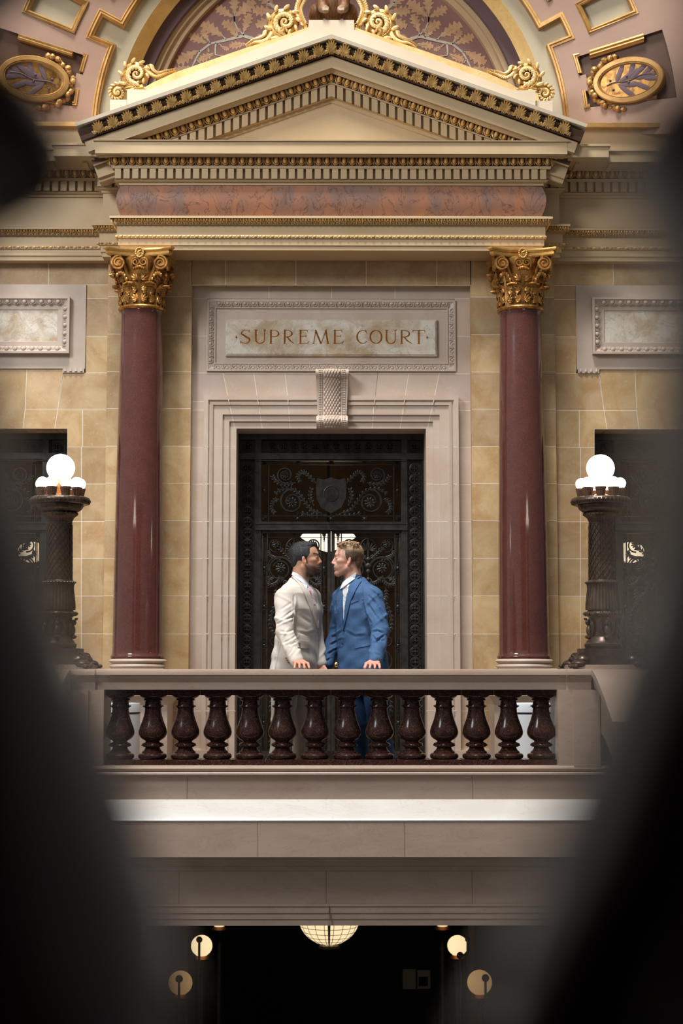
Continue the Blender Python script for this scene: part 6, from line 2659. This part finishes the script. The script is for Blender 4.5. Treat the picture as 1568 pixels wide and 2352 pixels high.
        c = mixin(hd * sm(a, 28, 31) * np.exp(-((b - 16.8) / 1.8) ** 2) * .7, lin(suit['lip']))
        c = mixin(hd * sm(a, 28, 31) * np.exp(-((b - 21.0) / 2.0) ** 2) * .6, lin(suit['lip']))
        c = mixin(hd * sm(a, 29, 32) * np.exp(-((b - 18.9) / .8) ** 2) * .8, (.03, .012, .012))
        # brow, lashes
        c = mixin(hd * sm(a, 17, 20) * (y > .010) * np.exp(-((b + 12.2 - np.maximum(0, a - 26) * .25) / 1.7) ** 2) * suit['brow'], lin(suit['browc']))
        c = mixin(hd * sm(a, 22, 24) * (y > .018) * (y < .05) * np.exp(-((b + 2.3) / .9) ** 2) * .75, (.02, .012, .01))
        c = mixin(hd * sm(a, 20, 24) * (y > .014) * (y < .05) * np.exp(-((b + 5.5) / 2.6) ** 2) * .22, lin(suit['lip']))
        # short faded sides
        if suit.get('fade'):
            fd = sm(-b, -14 + np.maximum(0, a + 4) * 2.2, -4 + np.maximum(0, a + 4) * 2.2) * sm(15 - a, 0, 3)
            fd = np.maximum(fd, sm(-a, 8 + np.maximum(0, b - 4) * .35, 16 + np.maximum(0, b - 4) * .35) * sm(28 - b, 0, 10))
            ear = np.exp(-((a + 1.5) / 5.0) ** 2 - ((b - 4) / 10.5) ** 2) * (y > .078)
            c = mixin(hd * fd * .85 * (1 - ear), lin(suit['fade']))
            fd2 = sm(-a, 14, 24) * sm(16 - b, 0, 12)
            c = mixin(hd * fd2 * .9, lin(suit['fade2']))
        # hands a little pinker
        c = mixin(0.35 * (v[:, 2] < 1.02) * (v[:, 2] > .8), red)
        n = np.sin(v[:, 0] * 913) * np.sin(v[:, 1] * 871) * np.sin(v[:, 2] * 1013)
        return c * (1 + 0.04 * n)[:, None]
    person = B.build('person', M_SKIN, None, 1, color)
    tag(person, label, 'person')

    # ---- hair
    H = Field(Hc - np.array([.15, .13, .14]), Hc + np.array([.15, .13, .18]), 0.0028)
    if hair == 'slick':
        H.ell(hp(-4, -14), r_(33.5, 28.5, .081))
        H.ell(hp(0, -29), r_(22, 10.5, .062))
        H.ell(hp(13, -33.5), r_(11.5, 6.5, .050), .010)
        H.ell(hp(19, -34.5), r_(5, 4.2, .040), .008)
        H.ell(hp(-22, 0), r_(10.5, 20, .058))
        Ab = [(-60, 28), (-40, 26), (-31, 22), (-27.5, 17), (-25, 12), (-20, 11), (-13, 12.5), (-7, 8), (-2, 4.5), (5, 3.2), (6.5, -2), (9, -9), (14, -15), (18, -20), (24, -27), (40, -60)]
    else:
        H.ell(hp(-1, -29), r_(28, 11, .066))
        H.ell(hp(-14, -22), r_(19, 15, .068))
        H.ell(hp(-4, -13), r_(31.6, 27.5, .0795))
        H.ell(hp(-21, 2), r_(10.5, 20, .058))
        rg = random.Random(11)
        for i in range(150):
            a = rg.uniform(-24, 21)
            y = rg.uniform(-.064, .064)
            z0 = -30 - 8 * math.cos(y / .066 * 1.3) * math.cos((a - 2) / 30)
            p0 = hp(a, z0 + 6, y)
            d = np.array([side * rg.uniform(-.012, .030), rg.uniform(-.012, .012) + y * .18, rg.uniform(.014, .036)])
            p1 = p0 + d
            p2 = p1 + np.array([side * rg.uniform(-.022, .026), rg.uniform(-.018, .018) + y * .2, rg.uniform(-.016, .010)])
            H.cone(p0, p1, .0075, .006, .004)
            H.cone(p1, p2, .006, .0022, .003)
        Ab = [(-60, 32), (-44, 30), (-33, 25), (-29, 22), (-26, 18), (-20, 13), (-13, 11), (-6, 7), (-1, 4.5), (3, 3), (5, -3), (9, -10), (14, -15), (20, -20), (26, -28), (40, -60)]
    sl, (x, y, z) = H.win(H.lo, H.lo + np.array(H.n) * H.h, 0)
    a = side * (x - Hc[0]) * PX
    b = -(z - Hc[2]) * PX
    lim = np.interp(np.broadcast_to(b, (1, 1, b.shape[2])).ravel(), [q[0] for q in Ab], [q[1] for q in Ab]).reshape(b.shape)
    if hair == 'slick':
        st = 0.0012 * np.sin(900 * (z + .25 * side * x + 0.3 * np.abs(y - Hc[1]))) + 0.0008 * np.sin(1500 * y + 300 * x)
        part = 0.0028 * np.exp(-((b + 28.5 + .12 * a) / 1.3) ** 2) * (y < Hc[1] - .02) * (a > -22)
        H.phi = H.phi + (st + part).astype(np.float32)
    H.phi = np.maximum(H.phi, ((a - lim) / PX).astype(np.float32) + 0 * y.astype(np.float32))
    
    def hcol(v):
        bb_ = -(v[:, 2] - Hc[2]) * PX
        aa_ = side * (v[:, 0] - Hc[0]) * PX
        t = np.clip((bb_ + 27 + .25 * aa_ * (aa_ < 0)) / 6, 0, 1)[:, None]
        return np.array([1.0, 1.0, 1.0]) * (1 - t) + np.array([.30, .25, .23]) * t
    H.build('hair', M_HAIRK if hair == 'slick' else M_HAIRB, person, 1, None if hair == 'slick' else hcol)

    # ---- jacket
    JK = Field(np.array([lo[0], lo[1], 0.70]), np.array([hi[0], hi[1], Hc[2]]), 0.0032)
    lev = []
    for (py, px, hw, hd) in tor['jacket']:
        c = W(px, py, chest[2])
        lev.append((c.z, c.x, c.y, hw, hd))
    JK.loft(lev, (Fv[0], Fv[1]), .02, 2.25)
    for q, rr, ph in ((near, suit['sleeve'], 0.0), (far, suit['sleeve'], 1.3)):
        ks = list(q.keys())
        a, b, c, d_ = [J[k] for k in ks]
        cu = c + (d_ - c) * 0.10
        JK.cone(a, b, rr[0], rr[1], .024, False, (.0085, 8, 3.0 * side, .6 + ph))
        JK.cone(b, cu, rr[1], rr[2], .008, False, (.0085, 7, -3.0 * side, .2 + ph))
    # soft creases over the front
    sl, (x, y, z) = JK.win(JK.lo, JK.lo + np.array(JK.n) * JK.h, 0)
    wv = 0.0024 * np.sin(38 * (z - .3 * side * x)) * np.sin(21 * x + 13 * z + 1.0) + 0.0012 * np.sin(60 * z + 34 * x * side + 20 * y)
    JK.phi = JK.phi + wv.astype(np.float32)
    # back vent and open quarters
    for (p0, p1, w) in suit.get('cuts', []):
        P0, P1 = np.array(W(*p0)), np.array(W(*p1))
        JK.cone(P0, P1, w[0], w[1], .006, True)
    jk = JK.build('jacket', suit['mat'], person, 2)
    # folds pressed into the cloth
    me = jk.data
    nv = len(me.vertices)
    co = np.empty(nv * 3, dtype=np.float32)
    me.vertices.foreach_get('co', co)
    co = co.reshape(-1, 3).astype(float)
    no = np.empty(nv * 3, dtype=np.float32)
    me.vertex_normals.foreach_get('vector', no)
    no = no.reshape(-1, 3).astype(float)
    rel_ = (co - np.array(CAMP)) @ np.array(_Rm)
    px_ = 784 + F * rel_[:, 0] / -rel_[:, 2]
    py_ = 1176 - F * rel_[:, 1] / -rel_[:, 2]
    fac = np.clip(-no[:, 1] * 2.0, 0, 1)
    disp = np.zeros(nv)
    for (pl, dep, sg) in suit['folds']:
        for (ax_, ay_), (bx2, by2) in zip(pl[:-1], pl[1:]):
            L2 = (bx2 - ax_) ** 2 + (by2 - ay_) ** 2
            t = np.clip(((px_ - ax_) * (bx2 - ax_) + (py_ - ay_) * (by2 - ay_)) / L2, 0, 1)
            qx, qy = px_ - ax_ - t * (bx2 - ax_), py_ - ay_ - t * (by2 - ay_)
            sd = np.sign((bx2 - ax_) * (py_ - ay_) - (by2 - ay_) * (px_ - ax_))
            dist = np.sqrt(qx * qx + qy * qy)
            taper = np.sin(PI * np.clip(t * .8 + .1, 0, 1))
            disp += fac * dep * taper * (-np.exp(-(dist / sg) ** 2) + .75 * np.exp(-((dist - 2.1 * sg) / (1.2 * sg)) ** 2) * (sd < 0))
    co += no * disp[:, None]
    me.vertices.foreach_set('co', co.astype(np.float32).ravel())
    me.update()
    dg = bpy.context.evaluated_depsgraph_get()
    dg.update()
    bv = BVHTree.FromObject(jk, dg)
    bv2 = BVHTree.FromObject(person, dg)

    def hit(px, py):
        t = W(px, py, 0.6)
        d = (t - CAMP).normalized()
        loc, nrm, _, _ = bv.ray_cast(CAMP, d)
        l2, n2, _, _ = bv2.ray_cast(CAMP, d)
        if l2 is not None and (loc is None or (l2 - CAMP).length < (loc - CAMP).length) and l2.z > pv[2] + .2:
            loc, nrm = l2, n2
        if loc is None:
            loc, nrm, _, _ = bv.find_nearest(W(px, py, chest[2] - .08))
        if nrm.dot(d) > 0:
            nrm = -nrm
        return loc, nrm

    def drape(name, A, Bp, m_, off=.004, n=16, w=5, th=.003, lab=None):
        def samp(pl, t):
            t = t * (len(pl) - 1)
            i = min(int(t), len(pl) - 2)
            u = t - i
            return (pl[i][0] * (1 - u) + pl[i + 1][0] * u, pl[i][1] * (1 - u) + pl[i + 1][1] * u)
        rr = []
        for i in range(n + 1):
            t = i / n
            p, q = samp(A, t), samp(Bp, t)
            top, bot = [], []
            for j in range(w + 1):
                u = j / w
                l, nn = hit(p[0] * (1 - u) + q[0] * u, p[1] * (1 - u) + q[1] * u)
                top.append(tuple(l + nn * off))
                bot.append(tuple(l + nn * (off - th)))
            rr.append(top + bot[::-1])
        mb = MB().rings(rr)
        return mb.build(name, m_, person, angle=50, label=lab)

    # ---- shirt collar
    mb = MB()
    cb, cf, cw = suit['collar']
    rr = []
    for i in range(33):
        th = 2 * PI * i / 32
        u = (1 + math.cos(th)) / 2
        ct = W(cb[0] * (1 - u) + cf[0] * u, cb[1] * (1 - u) + cf[1] * u, Yh + .01)
        # centre line between back and front points
        cen = W((cb[0] + cf[0]) / 2, 1300, Yh + .01)
        r0 = abs(cf[0] - cb[0]) / 2 / PX
        dx, dy = side * math.cos(th), math.sin(th)
        zt_ = ct.z
        ring = []
        for (ro, dz) in ((-.003, -.004), (0.0, .001), (.005, -.012), (.010 + .010 * u, -cw * (0.75 + .5 * u)), (-.004, -cw * (0.75 + .5 * u))):
            ring.append((cen.x + dx * (r0 + ro), cen.y + dy * (.060 + ro), zt_ + dz))
        rr.append(ring)
    mb.rings(rr, cap0=False, cap1=False)
    mb.build('shirt_collar', M_SHIRT, person, angle=60)
    for args in suit['drapes']:
        drape(*args)
    for (px, py, r, mm, nm_) in suit['buttons']:
        l, nn = hit(px, py)
        mb = MB()
        mb.ell((0, 0, 0), (r, r, .003), None, 12, 6)
        M = nn.to_track_quat('Z', 'Y').to_matrix().to_4x4()
        M.translation = l + nn * .004
        MB().merge(mb, M).build(nm_, mm, person)
    # shirt cuff at the near wrist
    c, d_ = [J[k] for k in list(near.keys())][2:]
    v = Vector(d_ - c).normalized()
    MB().tube([Vector(c) + v * -.01, Vector(c) + v * .016], [suit['sleeve'][2] - .006] * 2, 20).build('shirt_cuff', M_SHIRT, person, angle=40)

    # ---- trousers and shoes
    TR = Field(np.array([lo[0], lo[1], 0.03]), np.array([hi[0], hi[1], 0.99]), 0.005)
    TR.loft([(pv[2] - .06, pv[0], pv[1], .165, .115), (pv[2] + .02, pv[0], pv[1], .170, .118), (pv[2] + .10, pv[0], pv[1], .155, .108)], (Fv[0], Fv[1]), .03)
    for i, sgn in ((0, 1), (1, -1)):
        hip = pv + Nv * .085 * sgn
        an = LG[i].copy()
        an[2] = 0.06
        kn = (hip + an) / 2 + Fv * .03
        TR.cone(hip, kn, .096, .074, .03, False, (.006, 9, 1.0, i))
        TR.cone(kn, an, .074, .060, .02, False, (.006, 13, 1.2, i + 1.0))
    TR.build('trousers', suit['trouser'], person, 2)
    for i in (0, 1):
        an = LG[i]
        SH = Field(np.array([an[0] - .32, an[1] - .32, 0.0]), np.array([an[0] + .32, an[1] + .32, .14]), 0.005)
        a0 = np.array([an[0], an[1], .045])
        SH.cone(a0 - Fv * .055, a0 + Fv * .10, .042, .046, .02)
        SH.cone(a0 + Fv * .08, a0 + Fv * .19 + np.array([0, 0, -.012]), .044, .032, .02)
        SH.cone(a0, a0 + np.array([0, 0, .05]), .042, .044, .02)
        sl, (x, y, z) = SH.win(SH.lo, SH.lo + np.array(SH.n) * SH.h, 0)
        SH.phi = np.maximum(SH.phi, (0.005 - z).astype(np.float32))
        SH.build('shoe', M_SHOE, person, 1)
    return person


LA, RA = R(30), R(38)
NAVYGAP = M_NAVY
left_suit = dict(folds=[([(675, 1368), (675, 1400), (672, 1428)], .006, 2.0), ([(673, 1402), (643, 1423)], .008, 2.6), ([(673, 1416), (652, 1425), (634, 1434)], .008, 2.4), ([(668, 1385), (645, 1400)], .005, 2.6),
                        ([(681, 1459), (668, 1468), (652, 1476)], .008, 2.2), ([(681, 1474), (666, 1481)], .007, 2.0), ([(676, 1446), (660, 1452), (645, 1450)], .006, 2.4), ([(640, 1476), (634, 1505), (628, 1536)], .012, 1.6),
                        ([(646, 1346), (634, 1356), (629, 1368)], .004, 2.5), ([(684, 1452), (704, 1458), (722, 1452)], .004, 3.0), ([(690, 1415), (712, 1432)], .003, 3.0), ([(672, 1490), (664, 1503)], .004, 2.0)],
                 mat=M_CREAM, trouser=M_CREAMD, skin=(196, 150, 122), beard=(38, 28, 26), flush=(206, 128, 110), lip=(150, 92, 86), brow=.95, browc=(34, 26, 24), bk=.8, gk=1.0,
                 sleeve=(.074, .062, .046), collar=((672.5, 1311), (708, 1338), .036),
                 cuts=[((646, 1478, .60), (632, 1600, .58), (.002, .010))],
                 drapes=[('collar_wing', [(679, 1316), (692, 1324), (706, 1339.5)], [(681, 1324), (692, 1340), (702, 1353)], M_SHIRT, .009, 14, 5, .005),
                         ('waistcoat', [(703, 1344), (711, 1362), (719, 1390), (727, 1441)], [(713, 1342), (725, 1364), (733, 1392), (731, 1441)], M_CREAM, .0015, 14, 4, .003),
                         ('tie', [(705, 1342), (709, 1355), (714, 1372), (719, 1388)], [(711, 1341), (718, 1352), (722, 1368), (723, 1388)], M_TIEP, .005, 14, 4, .004, 'white tie with pink flowers'),
                         ('lapel', [(670, 1326), (677, 1332), (685, 1341), (700, 1368), (714, 1402), (727, 1443)], [(677, 1319), (685, 1325), (693, 1332), (706, 1353), (717, 1383), (728, 1443)], M_CREAM, .008, 22, 6, .007),
                         ('lapel', [(714, 1346), (726, 1362), (735, 1386), (737, 1408), (732, 1443)], [(711, 1344), (720, 1365), (728, 1390), (730, 1415), (729, 1443)], M_CREAM, .006, 16, 4, .006),
                         ('pocket_flap', [(677, 1470), (693, 1471.5), (709, 1474)], [(683, 1487), (696, 1489), (709, 1489)], M_CREAM, .006, 10, 5, .006),
                         ('front_edge', [(725.5, 1444), (727.0, 1490), (728.0, 1536)], [(728, 1444), (729.2, 1490), (730.2, 1536)], M_CREAM, .006, 14, 3, .006)],
                 buttons=[(726.5, 1446, .0075, M_BUTT, 'button'), (727.5, 1481, .0075, M_BUTT, 'button'), (656, 1511, .0055, M_BUTT, 'cuff_button'), (658.5, 1515.5, .0055, M_BUTT, 'cuff_button'), (661, 1520, .0055, M_BUTT, 'cuff_button')])
right_suit = dict(folds=[([(831, 1347), (832, 1380), (838, 1408), (851, 1430)], .008, 2.2), ([(845, 1341), (862, 1344), (876, 1352)], .006, 2.2), ([(850, 1354), (868, 1368), (883, 1389)], .007, 2.4), ([(848, 1370), (868, 1392), (889, 1424)], .008, 2.4),
                         ([(846, 1390), (862, 1414), (884, 1438)], .006, 2.6), ([(855, 1453), (866, 1449), (882, 1455)], .007, 2.2), ([(857, 1462), (864, 1474), (883, 1459)], .009, 2.2), ([(858, 1478), (872, 1470), (884, 1472)], .005, 2.2),
                         ([(762, 1464), (774, 1458), (784, 1450)], .007, 2.2), ([(758, 1482), (772, 1474), (785, 1468)], .007, 2.2), ([(752, 1503), (766, 1494), (780, 1488)], .006, 2.2), ([(746, 1520), (760, 1512)], .005, 2.0),
                         ([(772, 1352), (769, 1375), (771, 1405)], .005, 2.2), ([(796, 1452), (815, 1462), (838, 1460)], .004, 3.0), ([(860, 1500), (872, 1506)], .004, 2.0)],
                  mat=M_BLUE, trouser=M_NAVY, skin=(214, 164, 142), beard=(120, 78, 62), flush=(214, 122, 108), lip=(172, 98, 92), brow=.55, browc=(120, 86, 64), bk=.45, gk=.25, fade=(104, 76, 60), fade2=(58, 40, 32),
                  sleeve=(.074, .064, .047), collar=((823, 1311), (786, 1338), .040),
                  cuts=[((787, 1497, .48), (797, 1600, .46), (.006, .030))],
                  drapes=[('collar_wing', [(817, 1315), (807, 1322), (790, 1338)], [(816, 1323), (808, 1336), (800, 1352)], M_SHIRT, .009, 14, 5, .005),
                          ('shirt_front', [(785, 1338), (786, 1365), (788, 1395), (789, 1424)], [(803, 1336), (801, 1362), (796, 1392), (791, 1424)], M_SHIRT, .0015, 14, 5, .003),
                          ('tie', [(786.5, 1339), (788, 1360), (790, 1385), (791, 1412)], [(795, 1339), (797, 1358), (796, 1382), (792, 1412)], M_TIEG, .005, 14, 4, .004, 'pale grey tie with blue flowers'),
                          ('lapel', [(830, 1324), (820, 1331), (830, 1335), (818, 1356), (806, 1380), (790, 1446)], [(818, 1319), (812, 1328), (807, 1338), (801, 1356), (795, 1380), (789, 1446)], M_BLUE, .009, 26, 6, .008),
                          ('lapel', [(783, 1346), (777, 1370), (779, 1400), (787, 1446)], [(788, 1344), (788, 1372), (788, 1404), (789, 1446)], M_BLUE, .007, 16, 4, .006),
                          ('breast_pocket', [(805.5, 1381), (814, 1377), (823, 1374)], [(807, 1387), (815, 1383.5), (824, 1379.5)], M_BLUE, .005, 8, 3, .005),
                          ('pocket_flap', [(813, 1475), (834, 1471), (853, 1468)], [(816, 1489), (835, 1486), (852, 1482)], M_BLUE, .006, 10, 5, .006)],
                  buttons=[(790, 1448, .0075, M_BUTD, 'button'), (787.5, 1478, .006, M_BUTD, 'button'), (884, 1506, .005, M_BUTD, 'cuff_button'), (883, 1511, .005, M_BUTD, 'cuff_button'), (882, 1516, .005, M_BUTD, 'cuff_button')])

sculpt_person('left', 'bearded person with slick black hair in a cream suit, one hand on the handrail', 1, (700, 1285), .68, (math.cos(LA), -math.sin(LA)), (684, 1400, .70),
              dict(neck=(689, 1345, .70), shoulder=(687, 1362, .70), pelvis=(668, 1565, .72),
                   jacket=[(1328, 682, .058, .046), (1338, 683, .092, .062), (1350, 685, .162, .088), (1364, 685, .200, .110), (1400, 684, .205, .130), (1440, 684, .186, .122), (1475, 681, .196, .126), (1510, 677, .212, .136), (1582, 672, .222, .142)]),
              dict(s=(654, 1374, .55), e=(654, 1450, .43), w=(680, 1516, .31), k=(692, 1524, .215)),
              dict(s=(714, 1374, .84), e=(722, 1452, .88), w=(735, 1522, .77), k=(738, 1547, .715)),
              [(624, 1830, .62), (690, 1830, .84)], 'slick', left_suit)
sculpt_person('right', 'person with tousled light brown hair in a blue suit, leaning one hand on the handrail', -1, (800, 1287), .68, (-math.cos(RA), -math.sin(RA)), (820, 1400, .70),
              dict(neck=(811, 1345, .70), shoulder=(815, 1362, .70), pelvis=(842, 1565, .72),
                   jacket=[(1326, 819, .060, .048), (1337, 818, .096, .064), (1349, 818, .166, .090), (1363, 819, .205, .112), (1400, 820, .210, .130), (1440, 823, .190, .122), (1475, 827, .200, .126), (1510, 832, .214, .136), (1582, 838, .222, .140)]),
              dict(s=(856, 1372, .56), e=(873, 1448, .45), w=(862, 1516, .31), k=(857, 1526, .215)),
              dict(s=(786, 1374, .84), e=(776, 1450, .87), w=(751, 1522, .80), k=(745, 1547, .77)),
              [(905, 1830, .62), (834, 1830, .84)], 'tousled', right_suit)

# ================================================================== CARVED BADGER ON THE PEDIMENT
k3 = 1 / 300.0
bc = Vector((*q2(765, 46, YQ + .2),))
bx_, bz_ = bc.x, bc.y
by_ = YQ + .16
BD = Field((bx_ - .26, by_ - .26, bz_ - .06), (bx_ + .26, by_ + .34, bz_ + .62), 0.006)
BD.ell((bx_, by_ + .10, bz_ + .22), (.135, .16, .20), .03)
BD.ell((bx_, by_ + .0, bz_ + .20), (.10, .08, .17), .03)
for s in (-1, 1):
    BD.cone((bx_ + s * .11, by_ - .02, bz_ + .30), (bx_ + s * .085, by_ - .06, bz_ + .06), .052, .036, .02)
    BD.ell((bx_ + s * .062, by_ - .135, bz_ + .018), (.030, .05, .022), .012)
    for q in range(4):
        x = bx_ + s * .062 + (q - 1.5) * .014
        BD.cone((x, by_ - .155, bz_ + .022), (x, by_ - .200, bz_ - .020), .0095, .0065, .004)
    BD.cone((bx_ + s * .085, by_ - .06, bz_ + .06), (bx_ + s * .062, by_ - .12, bz_ + .02), .036, .028, .02)
    BD.ell((bx_ + s * .14, by_ + .14, bz_ + .08), (.06, .10, .09), .02)
BD.ell((bx_, by_ - .04, bz_ + .46), (.085, .10, .075), .03)
BD.cone((bx_, by_ - .10, bz_ + .45), (bx_, by_ - .20, bz_ + .42), .050, .028, .02)
for s in (-1, 1):
    BD.ell((bx_ + s * .06, by_ + .0, bz_ + .53), (.022, .014, .024), .008)


def bcol(v):
    f = np.array(lin((116, 76, 38)))
    p = np.array(lin((150, 124, 98)))
    m = np.clip((bz_ + .075 - v[:, 2]) / .05, 0, 1) * np.clip((by_ - .03 - v[:, 1]) / .05, 0, 1)
    n = 1 + .25 * np.sin(v[:, 0] * 260 + 3 * np.sin(v[:, 2] * 50)) * (1 - m)
    return (f * (1 - m)[:, None] + p * m[:, None]) * n[:, None]


M_BADG = mat('carved_badger_fur', (255, 255, 255), 0.55, tint=True, bump=0.6, bscale=70, stretch=(2, 1, .5))
bo = BD.build('badger_statue', M_BADG, None, 1, bcol)
tag(bo, 'brown carved badger crouching on the peak of the pediment, only its paws in view', 'statue')
